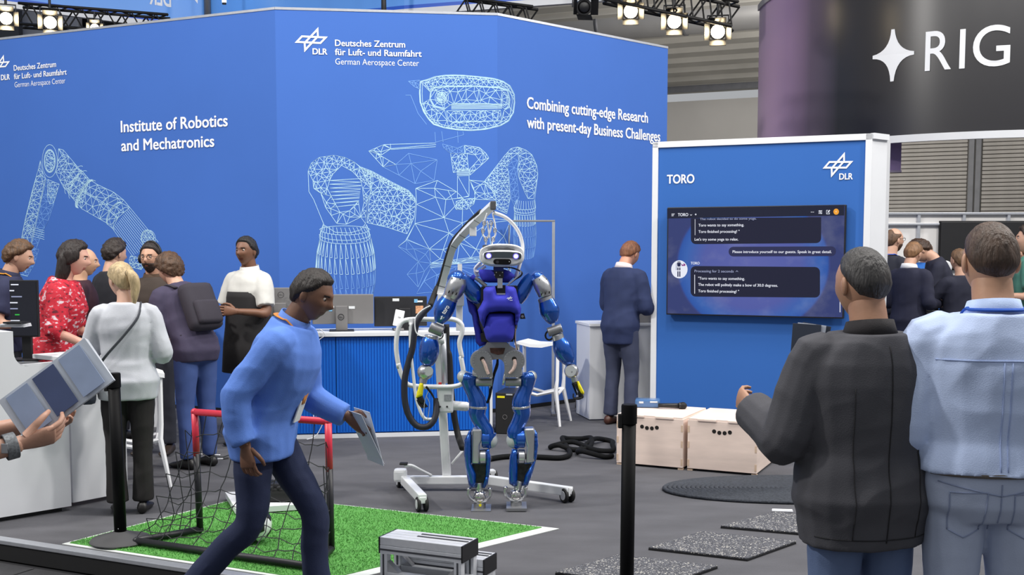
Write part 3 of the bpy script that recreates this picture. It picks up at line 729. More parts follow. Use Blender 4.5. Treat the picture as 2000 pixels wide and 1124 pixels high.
# screen
SO = .09
s_tl = tv(1301, 405.5, SO); s_tr = tv(1650.4, 398.5, SO); s_bl = tv(1301, 615, SO)
sw_ = (s_tr-s_tl).dot(tvd); sh_ = s_tl.z-s_bl.z
scn = thing('wall_monitor', 'large wall screen showing a dark chat window over a blue globe', 'screen', s_bl)
def loc_(p): return V(p)-s_bl
part('housing', scn, M_black, lambda bm: beam(bm, loc_(s_bl+V((0, 0, sh_/2))-tvn*.028), loc_(s_bl+tvd*sw_+V((0, 0, sh_/2))-tvn*.028), .055, sh_, V((0, 0, 1)), .006))
part('wall_bracket', scn, M_blackmatte, lambda bm: beam(bm, loc_(s_bl+tvd*sw_*.3+V((0, 0, sh_/2))-tvn*.065), loc_(s_bl+tvd*sw_*.7+V((0, 0, sh_/2))-tvn*.065), .045, .4, V((0, 0, 1))))
def screen_mat():
    m = bpy.data.materials.new('screen_picture'); m.use_nodes = True; nt = m.node_tree; b = nt.nodes['Principled BSDF']
    tc = nt.nodes.new('ShaderNodeTexCoord'); sp = nt.nodes.new('ShaderNodeSeparateXYZ'); nt.links.new(tc.outputs['Generated'], sp.inputs[0])
    # globe mask in generated coords
    mp = nt.nodes.new('ShaderNodeMapping'); nt.links.new(tc.outputs['Generated'], mp.inputs[0])
    mp.inputs['Location'].default_value = (-.49, 0, -.47); 
    sc = nt.nodes.new('ShaderNodeMapping'); nt.links.new(mp.outputs[0], sc.inputs[0]); sc.inputs['Scale'].default_value = (2.25, 0, 1.55)
    ln = nt.nodes.new('ShaderNodeVectorMath'); ln.operation = 'LENGTH'; nt.links.new(sc.outputs[0], ln.inputs[0])
    rp = nt.nodes.new('ShaderNodeValToRGB'); e = rp.color_ramp.elements
    e[0].position = 0; e[0].color = rgb(104, 112, 190); e[1].position = 1.0; e[1].color = rgb(58, 70, 128)
    for pos, c in ((.62, rgb(92, 104, 184)), (.86, rgb(62, 110, 196)), (.955, rgb(48, 96, 186)), (.985, rgb(62, 72, 136))):
        x = rp.color_ramp.elements.new(pos); x.color = c
    nt.links.new(ln.outputs['Value'], rp.inputs[0])
    nz = nt.nodes.new('ShaderNodeTexNoise'); nz.inputs['Scale'].default_value = 4; nz.inputs['Detail'].default_value = 7; nt.links.new(tc.outputs['Generated'], nz.inputs[0])
    cr = nt.nodes.new('ShaderNodeValToRGB'); cr.color_ramp.elements[0].position = .5; cr.color_ramp.elements[1].position = .75
    nt.links.new(nz.outputs[0], cr.inputs[0])
    mx = nt.nodes.new('ShaderNodeMixRGB'); mx.blend_type = 'SCREEN'; mx.inputs[0].default_value = .10
    nt.links.new(rp.outputs[0], mx.inputs[1]); nt.links.new(cr.outputs[0], mx.inputs[2])
    nt.links.new(mx.outputs[0], b.inputs['Emission Color']); b.inputs['Emission Strength'].default_value = .72
    b.inputs['Base Color'].default_value = (.008, .008, .012, 1); b.inputs['Roughness'].default_value = .6; b.inputs['Specular IOR Level'].default_value = .1
    return m
bz = .012
bm = B()
quad = [loc_(s_bl+tvd*bz+V((0, 0, bz))+tvn*.002), loc_(s_bl+tvd*(sw_-bz)+V((0, 0, bz))+tvn*.002), loc_(s_bl+tvd*(sw_-bz)+V((0, 0, sh_-bz))+tvn*.002), loc_(s_bl+tvd*bz+V((0, 0, sh_-bz))+tvn*.002)]
bm.faces.new([bm.verts.new(p) for p in quad]); obj('display_picture', bm, screen_mat(), scn)
def glow(name, c, k=.75): return mat(name, (0.008, .008, .01, 1), .6, spec=.1, emit=k, emit_col=c, var=.01)
M_ui = glow('ui_panel_dark', rgb(28, 31, 56), .8); M_ui2 = glow('ui_bubble', rgb(46, 50, 90), .8); M_uit = glow('ui_text', rgb(235, 238, 250), .95)
M_uig = glow('ui_text_grey', rgb(165, 172, 205), .8); M_uior = glow('ui_orange', rgb(245, 165, 50), .95); M_bar = glow('ui_bar', rgb(26, 31, 54), .8)
def zp(X, Y): return (1260+X/3.5136, 360+Y/3.5136)
def ui_poly(name, pts, m, o):
    ps = [loc_(tv(*zp(*p), SO+o)) for p in pts]
    return obj(name, (ps, [tuple(range(len(ps)))]), m, scn)
def rrect(x0, y0, x1, y1, r, sl=0.0, round_top=True):
    P = []
    for cx, cy, a in ((x1-r, y1-r, 0), (x0+r, y1-r, 90), (x0+r, y0+r, 180), (x1-r, y0+r, 270)):
        if not round_top and a >= 180:
            P.append((x0, y0) if a == 180 else (x1, y0)); continue
        for k in range(5):
            t = R(a+90*k/4); P.append((cx+r*math.cos(t), cy+r*math.sin(t)))
    return [(x, y+(x-x0)*sl) for x, y in P]
ui_poly('menu_bar', [(151, 168), (1366, 143), (1366, 215), (151, 236)], M_bar, .004)
ui_poly('chat_panel', rrect(314, 234, 1208, 412, 34, -.008, False), M_ui, .004)
ui_poly('chat_bubble', rrect(573, 430, 1310, 497, 32, -.004), M_ui2, .004)
ui_poly('chat_panel', rrect(312, 562, 1200, 772, 34, .008), M_ui, .004)
ui_poly('avatar_disc', ell(235, 585, 56, 62, 28)[:-1], M_uit, .005)
M_navy = glow('ui_navy', rgb(30, 36, 80), .8); M_pink = glow('ui_pink', rgb(150, 60, 140), .8)
ui_poly('avatar_figure', [(218, 540), (246, 540), (242, 566), (222, 566)], M_navy, .006)
ui_poly('avatar_figure', [(222, 532), (243, 532), (243, 538), (222, 538)], M_navy, .006)
for x in (221, 234):
    for y0, y1 in ((572, 592), (598, 636)): ui_poly('avatar_figure', [(x, y0), (x+8, y0), (x+8, y1), (x, y1)], M_navy, .006)
ui_poly('avatar_figure', [(211, 545), (215, 545), (217, 590), (211, 590)], M_uig, .006)
ui_poly('avatar_figure', [(246, 545), (262, 556), (264, 542), (277, 552), (275, 561), (252, 562)], M_pink, .006)
for a, b, c, d in ((341, 240, 344, 350), (338, 622, 342, 752), (1335, 790, 1340, 880)): ui_poly('quote_bar', [(a, b), (c, b), (c, d), (a, d)], M_uit, .006)
for k in range(3): ui_poly('menu_icon', [(181, 203+k*7), (203-k*4, 202+k*7), (203-k*4, 205+k*7), (181, 206+k*7)], M_uit, .006)
for k in range(3): ui_poly('menu_dot', ell(1140+k*8, 192, 2.6, 2.6, 8)[:-1], M_uit, .006)
for k in range(3): ui_poly('slider_icon', [(1190, 181+k*9), (1215, 180+k*9), (1215, 184+k*9), (1190, 185+k*9)], M_uit, .006); ui_poly('slider_icon', ell(1198+k*5, 183+k*9, 4, 4, 8)[:-1], M_uit, .0065)
ui_poly('pen_icon', [(1243, 178), (1256, 178), (1256, 181), (1246, 181), (1246, 202), (1264, 202), (1264, 194), (1267, 194), (1267, 206), (1243, 206)], M_uit, .006)
ui_poly('pen_icon', [(1252, 197), (1252, 190), (1264, 176), (1270, 181), (1258, 196)], M_uit, .0065)
ui_poly('user_disc', ell(1311, 189, 19, 21, 22)[:-1], M_uior, .006)
ui_poly('menu_chevron', [(308, 206), (315, 213), (322, 206), (322, 210), (315, 217), (308, 210)], M_uit, .006)
ui_poly('menu_plus', [(341, 206), (353, 206), (353, 210), (341, 210)], M_uit, .006); ui_poly('menu_plus', [(345, 202), (349, 202), (349, 214), (345, 214)], M_uit, .0062)
ui_poly('menu_chevron', [(622, 600), (630, 592), (638, 600), (638, 604), (630, 597), (622, 604)], M_uig, .006)
def ui_text(s, x0, y0, x1, y1, cap, m=None, bold=.012):
    tv_text(s, zp(x0, y0), zp(x1, y1), cap/3.5136, bold, SO+.006, m or M_uit, scn)
ui_text('TORO', 225, 220, 296, 219, 20, bold=.02)
ui_text('The robot decided to do some yoga.', 376, 247, 764, 243, 15, M_uig)
ui_text('Toro wants to say something.', 366, 291, 679, 288, 18); ui_text('Toro finished processing! "', 366, 335, 648, 332, 18)
ui_text("Let's try some yoga to relax.", 340, 388, 640, 386, 18); ui_text('Please introduce yourself to our guests. Speak in great detail.', 600, 473, 1280, 471, 18)
ui_text('TORO', 313, 551, 374, 551, 17, bold=.02); ui_text('Processing for 2 seconds', 339, 605, 608, 605, 17, M_uig)
ui_text('"Toro wants to say something.', 364, 655, 684, 655, 18); ui_text('The robot will politely make a bow of 30.0 degrees.', 364, 698, 911, 699, 18)
ui_text('Toro finished processing! "', 364, 742, 645, 743, 18); ui_text('K', 1308, 193, 1314, 193, 9, M_letter)

# ================================================================== CRATES
M_ply = mat('birch_plywood', rgb(234, 214, 202), .6, var=.09, scale=3.0, stretch=(1, 1, 5), bump=.06)
M_plyedge = mat('plywood_edge', rgb(214, 188, 164), .7, var=.12, scale=20)
M_hole = mat('hole_dark', rgb(22, 18, 16), .9, var=.05)
def crate(label, fl_, fr_, depth, hgt):
    a = V((fl_.x, fl_.y, 0)); b = V((fr_.x, fr_.y, 0)); L = (b-a).length; d = (b-a).normalized()
    o = thing('wooden_crate', label, 'crate', a, math.atan2(d.y, d.x), 'plywood crates in front of the display wall')
    t = .015
    def front(bm, y, x0=0.0, x1=L):
        box(bm, ((x0+x1)/2, y, (hgt-t)/2+.012), (x1-x0, t, hgt-t-.012), None, .002)
    for y in (t/2, depth-t/2):
        p = part('front_panel' if y < .1 else 'rear_panel', o, M_ply, lambda bm: front(bm, y))
        if y < .1:
            for k in range(4):
                x = L/2-.06+k*.04; zz = hgt-.085-(.008 if k in (1, 2) else 0)
                part('grip_hole', p, M_hole, lambda bm: lathe(bm, [(0, .001), (0, .0155), (.004, .0155), (.004, .001)], (x, -.0015, zz), (0, 1, 0), 14), False).scale = (1, 1, 1)
            for zz in (.06, hgt*.5, hgt-.08):
                for x in (.008, L-.008): part('finger_joint', p, M_plyedge, lambda bm: box(bm, (x, -.0008, zz), (.016, .002, .05)))
    for x in (t/2, L-t/2):
        p = part('side_panel', o, M_ply, lambda bm: box(bm, (x, depth/2, (hgt-t)/2+.012), (t, depth-2*t-.002, hgt-t-.012), None, .002))
        if x > .1:
            for k in range(4):
                y = depth/2-.06+k*.04
                part('grip_hole', p, M_hole, lambda bm: lathe(bm, [(0, .001), (0, .0155), (.004, .0155), (.004, .001)], (x+t/2-.002, y, hgt-.085), (1, 0, 0), 14))
    part('lid', o, M_ply, lambda bm: box(bm, (L/2, depth/2, hgt-.004), (L-.01, depth-.004, t), None, .002))
    for x in (L*.28, L*.72):
        part('lid_tab', o, M_ply, lambda bm: box(bm, (x, -.003, hgt-.006), (L*.27, .014, .013)))
    for x in (.02, L-.02):
        for y in (.02, depth-.02): part('foot', o, M_plyedge, lambda bm: box(bm, (x, y, .006), (.04, .03, .012)))
    return o
c2l = G(1342, 919.5); c2r = G(1477.5, 931); ch_ = zat(818, c2l.y, 1344)
cr2 = crate('pale plywood crate with grip holes, the right one under the display wall', c2l, c2r, .62, ch_)
c1l = G(1204, 908); c1r = G(1333, 919.5)
cr1 = crate('pale plywood crate with grip holes, the left one behind the black post', c1l, c1r, .62, ch_)
# ================================================================== FLOOR MATS
def mat_rubber():
    m = bpy.data.materials.new('rubber_granulate'); m.use_nodes = True; nt = m.node_tree; b = nt.nodes['Principled BSDF']
    tc = nt.nodes.new('ShaderNodeTexCoord'); vo = nt.nodes.new('ShaderNodeTexVoronoi'); vo.inputs['Scale'].default_value = 170
    nt.links.new(tc.outputs['Object'], vo.inputs[0])
    sp = nt.nodes.new('ShaderNodeSeparateColor'); nt.links.new(vo.outputs['Color'], sp.inputs[0])
    rp = nt.nodes.new('ShaderNodeValToRGB'); rp.color_ramp.interpolation = 'CONSTANT'; e = rp.color_ramp.elements
    e[0].color = rgb(64, 65, 71); e[1].position = .6; e[1].color = rgb(86, 87, 93)
    for p, c in ((.78, rgb(112, 113, 118)), (.9, rgb(156, 154, 152)), (.97, rgb(212, 208, 198))):
        x = rp.color_ramp.elements.new(p); x.color = c
    nt.links.new(sp.outputs[0], rp.inputs[0]); nt.links.new(rp.outputs[0], b.inputs['Base Color']); b.inputs['Roughness'].default_value = .9
    return m
M_rub = mat_rubber()
def rubber_mat(label, corners):
    ps = [V((p.x, p.y, 0)) for p in corners]; c = sum(ps, V((0, 0, 0)))/4
    o = thing('rubber_mat', label, 'mat', c, 0, 'speckled rubber mats on the floor')
    part('mat_slab', o, [M_rub], lambda bm: prism(bm, [p-c+V((0, 0, .002)) for p in ps], (0, 0, .016)))
    part('mat_edge', o, M_black, lambda bm: prism(bm, [(p-c)*1.004 for p in ps], (0, 0, .012)))
    return o
rubber_mat('square speckled rubber mat lying between the other two on the grey carpet', [G(1267, 1075.5), G(1459.5, 1097.5), G(1554.5, 1063.5), G(1371, 1044)])
m3 = [G(1408, 1033), G(1600, 1050), G(1690, 1022), G(1512, 1005.5)]
rubber_mat('speckled rubber mat farthest back, nearest the round braided mat', m3)
rubber_mat('speckled rubber mat nearest the camera, behind the foot of the black post', [G(1085, 1124), G(1290, 1152), G(1401, 1112), G(1208, 1090)])
mk = G(1528, 1003)
o = thing('floor_marker', 'short white strip lying at the rear edge of a rubber mat', 'marker', (mk.x, mk.y, .02))
part('strip', o, M_letter, lambda bm: box(bm, (0, 0, 0), (.125, .035, .006), Matrix.Rotation(R(-8), 3, 'Z'), .001))
part('strip_base', o, M_white, lambda bm: box(bm, (0, 0, -.004), (.13, .04, .004), Matrix.Rotation(R(-8), 3, 'Z'), .001))
# round coiled mat
rl = G(1296, 958).x; cY = G(1480, 957).y; rb_ = G(1480, 986); rt_ = G(1480, 934.5)
rad = (rt_.y-rb_.y)/2; cY = (rt_.y+rb_.y)/2; rx_ = max(rad, .9)
rcx = W(1296, 958, cY).x+rx_*.99
o = thing('round_mat', 'large round dark coiled rope mat in front of the crates', 'mat', (rcx, cY, 0))
M_rope = mat('rope_dark', rgb(54, 58, 66), .9, var=.3, scale=60, bump=.4)
def coil(bm):
    pts = []; turns = 27; n = turns*40
    for i in range(n+1):
        t = i/n; a = 2*math.pi*turns*t; r = .02+(1-.02)*t
        pts.append(V((math.cos(a)*rx_*r, math.sin(a)*rad*r, .012)))
    tube(bm, pts, rx_/27*.55, 5, flat=.8)
part('coiled_rope', o, M_rope, coil, True)
part('mat_backing', o, M_blackmatte, lambda bm: prism(bm, [V((p[0], p[1], 0)) for p in ell(0, 0, rx_, rad, 40)[:-1]], (0, 0, .008)))
# green turf
M_turf = mat('turf_green', rgb(112, 190, 92), .9, var=.22, scale=60, bump=.8, bscale=400)
tc_ = G(1092, 1034.5)       # right corner
tfar = G(470, 973)          # behind
tA = G(700, 991.5); dfar = (tA-tc_).normalized(); tB = G(948, 1070); dnear = (tB-tc_).normalized()
tD = G(131, 1062)
# left far edge runs from tD; intersect with far line
dl = (G(300, 1018)-tD).normalized()
den = dfar.x*dl.y-dfar.y*dl.x
s_ = ((tD.x-tc_.x)*dl.y-(tD.y-tc_.y)*dl.x)/den
tE = tc_+dfar*s_
tend = tc_+dnear*1.0
# near edge cut by the stand edge
dn2 = edir; P = E0; den = dnear.x*dn2.y-dnear.y*dn2.x; k_ = ((P.x-tc_.x)*dn2.y-(P.y-tc_.y)*dn2.x)/den
tF = tc_+dnear*(k_-.02)
den = dl.x*dn2.y-dl.y*dn2.x; k2 = ((P.x-tD.x)*dn2.y-(P.y-tD.y)*dn2.x)/den
tH = tD+dl*(k2+.03)
turf = thing('turf_mat', 'bright green artificial turf pitch with pale border under the small goal', 'turf', tc_)
pg = [p-tc_ for p in (tc_, tE, tH, tF)]
def zz(L, z): return [V((p.x, p.y, z)) for p in L]
part('pitch_border', turf, mat('turf_border', rgb(208, 212, 210), .7, var=.04), lambda bm: prism(bm, zz(pg, .001), (0, 0, .004)))
ins = inset_poly([(p.x, p.y) for p in pg], .028)
bI = [(p.x, p.y) for p in pg]
# wider border along the near-right side
ins2 = [V((x, y, .003)) for x, y in ins]; dd = (dfar*.05); ins2[0] = ins2[0]+dd*1.2; ins2[3] = ins2[3]+dd*1.2
part('turf_surface', turf, M_turf, lambda bm: prism(bm, ins2, (0, 0, .007)))
def blades():
    vs, fs = [], []; rnd = random.Random(3)
    A, Bq, C, D = ins2
    for i in range(26000):
        u, v = rnd.random(), rnd.random()
        p = (A.lerp(Bq, u)).lerp(D.lerp(C, u), v)+V((0, 0, .007)); a = rnd.random()*6.28; w = .0025; h = rnd.uniform(.006, .013)
        dx = V((math.cos(a)*w, math.sin(a)*w, 0)); k = len(vs)
        vs += [p-dx, p+dx, p+V((rnd.uniform(-.006, .006), rnd.uniform(-.006, .006), h))]; fs.append((k, k+1, k+2))
    return vs, fs
g = obj('turf_blades', blades(), M_turf, turf); g['kind'] = 'stuff'
# ================================================================== ROBOT
M_rblue = mat('robot_blue_paint', rgb(10, 82, 176), .25, .6, var=.06, scale=6, coat=1.0)
M_silver = mat('robot_silver', rgb(196, 197, 200), .28, .85, var=.04, scale=20)
M_plate = mat('robot_plate_grey', rgb(150, 151, 154), .42, .7, var=.05, scale=25)
M_cap = mat('robot_cap_grey', rgb(186, 190, 192), .4, .1, var=.02)
M_rwhite = mat('robot_white', rgb(238, 239, 242), .3, coat=.5, var=.01)
M_vest = mat('vest_fabric_blue', rgb(50, 54, 182), .85, var=.07, scale=14, bump=.12, bscale=500)
M_yel = mat('yellow_cover', rgb(236, 222, 20), .6, var=.05)
M_chrome = mat('ankle_chrome', rgb(205, 203, 200), .18, .95, var=.05, scale=12)
M_braid = mat('cable_braid', rgb(205, 178, 170), .8, var=.2, scale=80)
M_rubber = mat('rubber_black', rgb(16, 16, 18), .7, var=.1)
FR = G(938, 1001); YR = FR.y+.10; KR = YR/F_PX
robot = thing('humanoid_robot', 'blue and silver humanoid robot with white visor head standing in front of the hoist', 'robot', (W(975, 1000, YR).x, YR, 0))
RL = robot.location.copy()
def zoomer(ox, oy, s):
    def f(X, Y, dy=0.0): return W(ox+X/s, oy+Y/s, YR+dy)-RL
    f.k = KR/s; f.ox = ox; f.oy = oy; f.s = s
    return f
HZ = zoomer(920, 460, 11.24); AL = zoomer(810, 520, 7.027); AR = zoomer(1010, 500, 3.75); TO = zoomer(900, 540, 6.244)
LG = zoomer(880, 660, 5.622); FT = zoomer(890, 820, 5.917); WL = zoomer(800, 640, 6.24); Z8 = zoomer(740, 380, 3.307); Z1 = zoomer(740, 680, 3.307)
def vt(name, f, pts, m, dy=0.0, parent=robot, n=5, seg=20, flat=1.0, closed_caps=True):
    """tube with per-point radius; pts (X, Y, r[, ddy])"""
    P = [V((p[0], p[1], (p[3] if len(p) > 3 else 0))) for p in pts]; Rr = [p[2] for p in pts]
    sp = spline(P, n); rr = spline([V((r, 0, 0)) for r in Rr], n) if len(pts) > 2 else [V((r, 0, 0)) for r in Rr]
    bm = B(); tube(bm, [f(p.x, p.y, dy+p.z) for p in sp], [max(r.x, .5)*f.k for r in rr], seg, flat=flat)
    return obj(name, bm, m, parent, 'auto')
def rounded(pts, n=4):
    P = [V((p[0], p[1], 0)) for p in pts]
    P = [P[-1]]+P+[P[0], P[1]]
    s = []
    for i in range(1, len(P)-2):
        for k in range(n):
            t = k/n; p0, p1, p2, p3 = P[i-1], P[i], P[i+1], P[i+2]
            q = 0.5*((2*p1)+(p2-p0)*t+(2*p0-5*p1+4*p2-p3)*t*t+(3*p1-p0-3*p2+p3)*t**3); s.append((q.x, q.y))
    return s
def puff(name, f, poly, m, dy, depth, bulge, parent=robot, reach=30, back=0.0, sp=None, smooth_poly=False):
    """cushion-like piece: outline poly in zoom px, front at dy, domed by bulge"""
    if smooth_poly: poly = rounded(poly, 3)
    pts = [V((p[0], p[1])) for p in poly]; nb0 = len(pts); dense = []
    xs = [p.x for p in pts]; ys = [p.y for p in pts]; size = max(max(xs)-min(xs), max(ys)-min(ys)); sp = sp or size/16
    for i in range(nb0):
        a, b = pts[i], pts[(i+1) % nb0]; k = max(1, int((b-a).length/(sp*.7)))
        for j in range(k): dense.append(a.lerp(b, j/k))
    nb = len(dense)
    def inside(x, y):
        c = False; j = nb-1
        for i in range(nb):
            if (dense[i].y > y) != (dense[j].y > y) and x < (dense[j].x-dense[i].x)*(y-dense[i].y)/(dense[j].y-dense[i].y+1e-9)+dense[i].x: c = not c
            j = i
        return c
    def dist(p):
        best = 1e9
        for i in range(nb):
            a, b = dense[i], dense[(i+1) % nb]; ab = b-a; t = max(0, min(1, (p-a).dot(ab)/(ab.length_squared+1e-9))); best = min(best, (a+ab*t-p).length)
        return best
    inner = []; y = min(ys); r = 0
    while y < max(ys):
        x = min(xs)+(sp/2 if r % 2 else 0)
        while x < max(xs):
            p = V((x, y))
            if inside(x, y) and dist(p) > sp*.35: inner.append(p)
            x += sp
        y += sp*.87; r += 1
    res = delaunay_2d_cdt(dense+inner, [(i, (i+1) % nb) for i in range(nb)], [], 1, 1e-4)
    vs, fs = [], []; V2 = res[0]; F2 = res[2]; n = len(V2)
    ds = [dist(v) for v in V2]
    for v, d in zip(V2, ds):
        t = min(1, d/reach); vs.append(f(v.x, v.y, dy-bulge*math.sqrt(max(0, 1-(1-t)**2))))
    for v, d in zip(V2, ds):
        t = min(1, d/reach); vs.append(f(v.x, v.y, dy+depth+back*math.sqrt(max(0, 1-(1-t)**2))))
    for t in F2: fs.append(tuple(t)); fs.append(tuple(n+i for i in reversed(t)))
    eg = {}
    for t in F2:
        for a, b in zip(t, t[1:]+t[:1] if isinstance(t, list) else t[1:]+t[:1]): eg[(a, b)] = 1
    for a, b in eg:
        if (b, a) not in eg: fs.append((b, a, n+a, n+b))
    bm = B(); vv = [bm.verts.new(p) for p in vs]
    for t in fs:
        try: bm.faces.new([vv[i] for i in t])
        except ValueError: pass
    return obj(name, bm, m, parent, True if bulge else False)
def slab(name, f, poly, m, dy, th, parent=robot, smooth=False):
    bm = B(); prism(bm, [f(x, y, dy) for x, y in poly], (0, th, 0)); return obj(name, bm, m, parent, smooth)
def zball(name, f, X, Y, r, m, dy=0.0, parent=robot, sc=(1, 1, 1)):
    bm = B(); k = f.k*r; ball(bm, f(X, Y, dy), (k*sc[0], k*sc[1], k*sc[2]), 20, 14); return obj(name, bm, m, parent, True)
def zcyl(name, f, a, b, r, m, dy=0.0, parent=robot, dyb=None, bev=True):
    A = f(a[0], a[1], dy); Bq = f(b[0], b[1], dy if dyb is None else dyb); k = r*f.k; L = (Bq-A).length; e = min(k*.12, L*.2)
    bm = B(); lathe(bm, [(0, k-e), (e, k), (L-e, k), (L, k-e)], A, Bq-A, 24); return obj(name, bm, m, parent, 'auto')
def disc(name, f, X, Y, r, m, dy, th=.006, parent=robot, rx=None):
    return slab(name, f, ell(X, Y, rx or r, r, 28)[:-1], m, dy, th, parent)
# ---- head
head = empty('head', (0, 0, 0)); head.parent = robot
def shell(f, cx, cy, hw, hh, prof, e=2.8, n=40):
    rings = []
    for dy, s, sy in prof:
        rr = []
        for k in range(n):
            a = 2*math.pi*k/n; c, s_ = math.cos(a), math.sin(a)
            x = hw*s*math.copysign(abs(c)**(2/e), c); y = hh*s*sy*math.copysign(abs(s_)**(2/e), s_)
            rr.append(f(cx+x, cy+y, dy))
        rings.append(rr)
    return rings
robot_head = bpy.data.objects.get('head'); bpy.data.objects.remove(robot_head)
bm = B(); loft(bm, shell(HZ, 675, 440, 495, 250, [(-.115, .90, .88), (-.125, .96, .95), (-.11, 1, 1), (-.03, 1.0, 1.02), (.06, .97, .98), (.11, .85, .85), (.135, .6, .6)])); head = obj('head_shell', bm, M_rwhite, robot, True)
bm = B(); loft(bm, shell(HZ, 690, 498, 455, 180, [(-.118, 1, 1), (-.134, .98, .97), (-.142, .9, .88)], 3.0)); obj('face_plate', bm, mat('face_silver', rgb(206, 208, 212), .35, .2, var=.02), head, 'auto')
slab('visor', HZ, rounded([(285, 445), (330, 372), (680, 362), (1040, 380), (1105, 450), (1080, 520), (1000, 518), (900, 500), (500, 492), (440, 510), (320, 515)], 4), mat('visor_grey', rgb(64, 72, 80), .3, .2, var=.05), -.1445, .03, head)
M_eye = mat('eye_glow', rgb(235, 232, 255), .3, emit=4.0, emit_col=rgb(226, 224, 255), var=.01); M_eyering = mat('eye_ring', rgb(110, 100, 200), .3, var=.02, emit=.5, emit_col=rgb(110, 100, 215))
for x, y in ((388, 450), (985, 460)):
    p = disc('eye_ring', HZ, x, y, 66, M_eyering, -.149, .01, head); disc('eye', HZ, x, y, 42, M_eye, -.152, .01, p)
mo = slab('sensor_window', HZ, rounded([(490, 580), (520, 525), (620, 518), (780, 520), (855, 530), (880, 585), (850, 640), (760, 648), (600, 642), (520, 632)], 4), mat('sensor_black', rgb(6, 6, 8), .5, var=.05, spec=.2), -.150, .03, head)
disc('sensor_lens', HZ, 840, 578, 9, M_rwhite, -.153, .005, mo); disc('sensor_lens', HZ, 580, 585, 34, mat('lens_dark', rgb(38, 36, 42), .1, var=.05), -.153, .004, mo)
puff('head_top_ridge', HZ, [(360, 305), (420, 200), (560, 182), (760, 186), (860, 225), (1060, 310), (860, 262), (700, 232), (540, 240)], M_rwhite, -.06, .08, .03, head, 40)
slab('head_inset', HZ, [(248, 235), (270, 215), (420, 212), (400, 240), (270, 280), (255, 275)], mat('inset_grey', rgb(88, 88, 92), .5, var=.05), -.1165, .03, head)
slab('head_inset', HZ, [(360, 312), (480, 268), (700, 280), (800, 268), (960, 312), (620, 300)], MATS['inset_grey'], -.1275, .03, head)
# ---- neck
nk = slab('neck_block', HZ, [(495, 660), (715, 660), (715, 930), (690, 950), (540, 950), (520, 900), (490, 740)], M_black, -.04, .09)
for x, y in ((555, 815), (635, 880), (690, 815), (515, 870)): disc('screw', HZ, x, y, 12, M_silver, -.043, .006, nk)
slab('neck_motor', HZ, [(500, 700), (715, 700), (715, 790), (500, 790)], mat('motor_navy', rgb(22, 34, 96), .35, .4, var=.1), -.05, .1)
slab('neck_bracket', HZ, [(580, 945), (690, 945), (690, 1160), (580, 1160)], M_silver, -.075, .03)
slab('neck_bracket', TO, [(437, 110), (545, 110), (540, 218), (440, 218)], M_black, -.06, .05)
slab('neck_bracket', TO, [(437, 208), (545, 208), (540, 226), (440, 226)], M_silver, -.08, .05)
vt('neck_cable', HZ, [(700, 700, 14), (900, 715, 16), (1050, 770, 17), (1120, 830, 18), (1080, 900, 18), (950, 980, 18), (800, 1100, 18)], M_rubber, -.03)
vt('neck_cable', HZ, [(1080, 780, 10), (1090, 830, 10), (1030, 900, 12), (900, 1010, 16), (780, 1120, 16)], M_cap, -.045)
vt('shoulder_strut', HZ, [(90, 930, 40), (200, 1010, 44), (330, 1120, 44)], M_plate, .0)
vt('shoulder_joint', HZ, [(10, 890, 50), (50, 930, 56), (90, 950, 50)], M_vest, .01)
# ---- torso
puff('collar', HZ, [(165, 770), (220, 745), (480, 760), (720, 750), (830, 770), (975, 890), (900, 960), (820, 1040), (380, 1040), (260, 1020), (190, 900)], M_vest, .03, .06, .03, reach=120)
slab('torso_core', TO, [(250, 130), (690, 120), (700, 420), (640, 800), (340, 800), (260, 560), (240, 350)], M_blackmatte, -.03, .16)
slab('back_plate', TO, [(150, 260), (700, 200), (690, 620), (640, 780), (300, 790), (180, 600)], M_plate, .10, .03)
chest = puff('chest_vest', TO, [(275, 165), (305, 130), (418, 118), (438, 226), (544, 226), (544, 114), (645, 128), (672, 155), (720, 340), (738, 395), (725, 490), (682, 605), (662, 585), (660, 455), (600, 432), (470, 428), (350, 442), (312, 490), (280, 630), (232, 540), (205, 415), (245, 350), (275, 290)], M_vest, -.10, .08, .055, reach=70, sp=30)
puff('abdomen_vest', TO, [(340, 455), (620, 452), (648, 475), (662, 620), (640, 760), (590, 806), (350, 806), (308, 765), (276, 650), (305, 530)], M_vest, -.075, .08, .06, reach=110, sp=30, smooth_poly=False)
puff('back_flap', TO, [(62, 240), (120, 290), (190, 370), (212, 480), (225, 580), (255, 660), (275, 760), (335, 790), (320, 830), (232, 862), (182, 805), (172, 700), (135, 480), (98, 430)], M_vest, .06, .06, .04, reach=40, sp=30)
slab('battery_block', TO, [(240, 700), (330, 680), (335, 800), (250, 800)], M_black, .0, .1)
cb = slab('side_sensor', TO, [(720, 462), (772, 455), (790, 520), (725, 522)], M_black, -.02, .05); disc('sensor_lens', TO, 752, 490, 16, M_plate, -.023, .006, cb)
vt('side_cable', TO, [(655, 640, 9), (650, 740, 9), (690, 900, 9)], M_rubber, .0); vt('side_cable', TO, [(668, 640, 7), (665, 760, 7), (675, 900, 7)], M_braid, -.01)
A_ = RL+TO(560, 300, -.158); lv = .072
logo_on(robot, M_letter, RL+TO(558, 243, -.1565), TO(630, 243, 0)-TO(558, 243, 0), TO(558, 290, 0)-TO(558, 243, 0), V((0, 0, 0)), 'star_emblem', 70)
text_on('DLR', 'lettering', robot, M_letter, RL+TO(597, 299, -.1565), RL+TO(632, 299, -.1565), 11*TO.k, V((0, 0, 0)), .02)
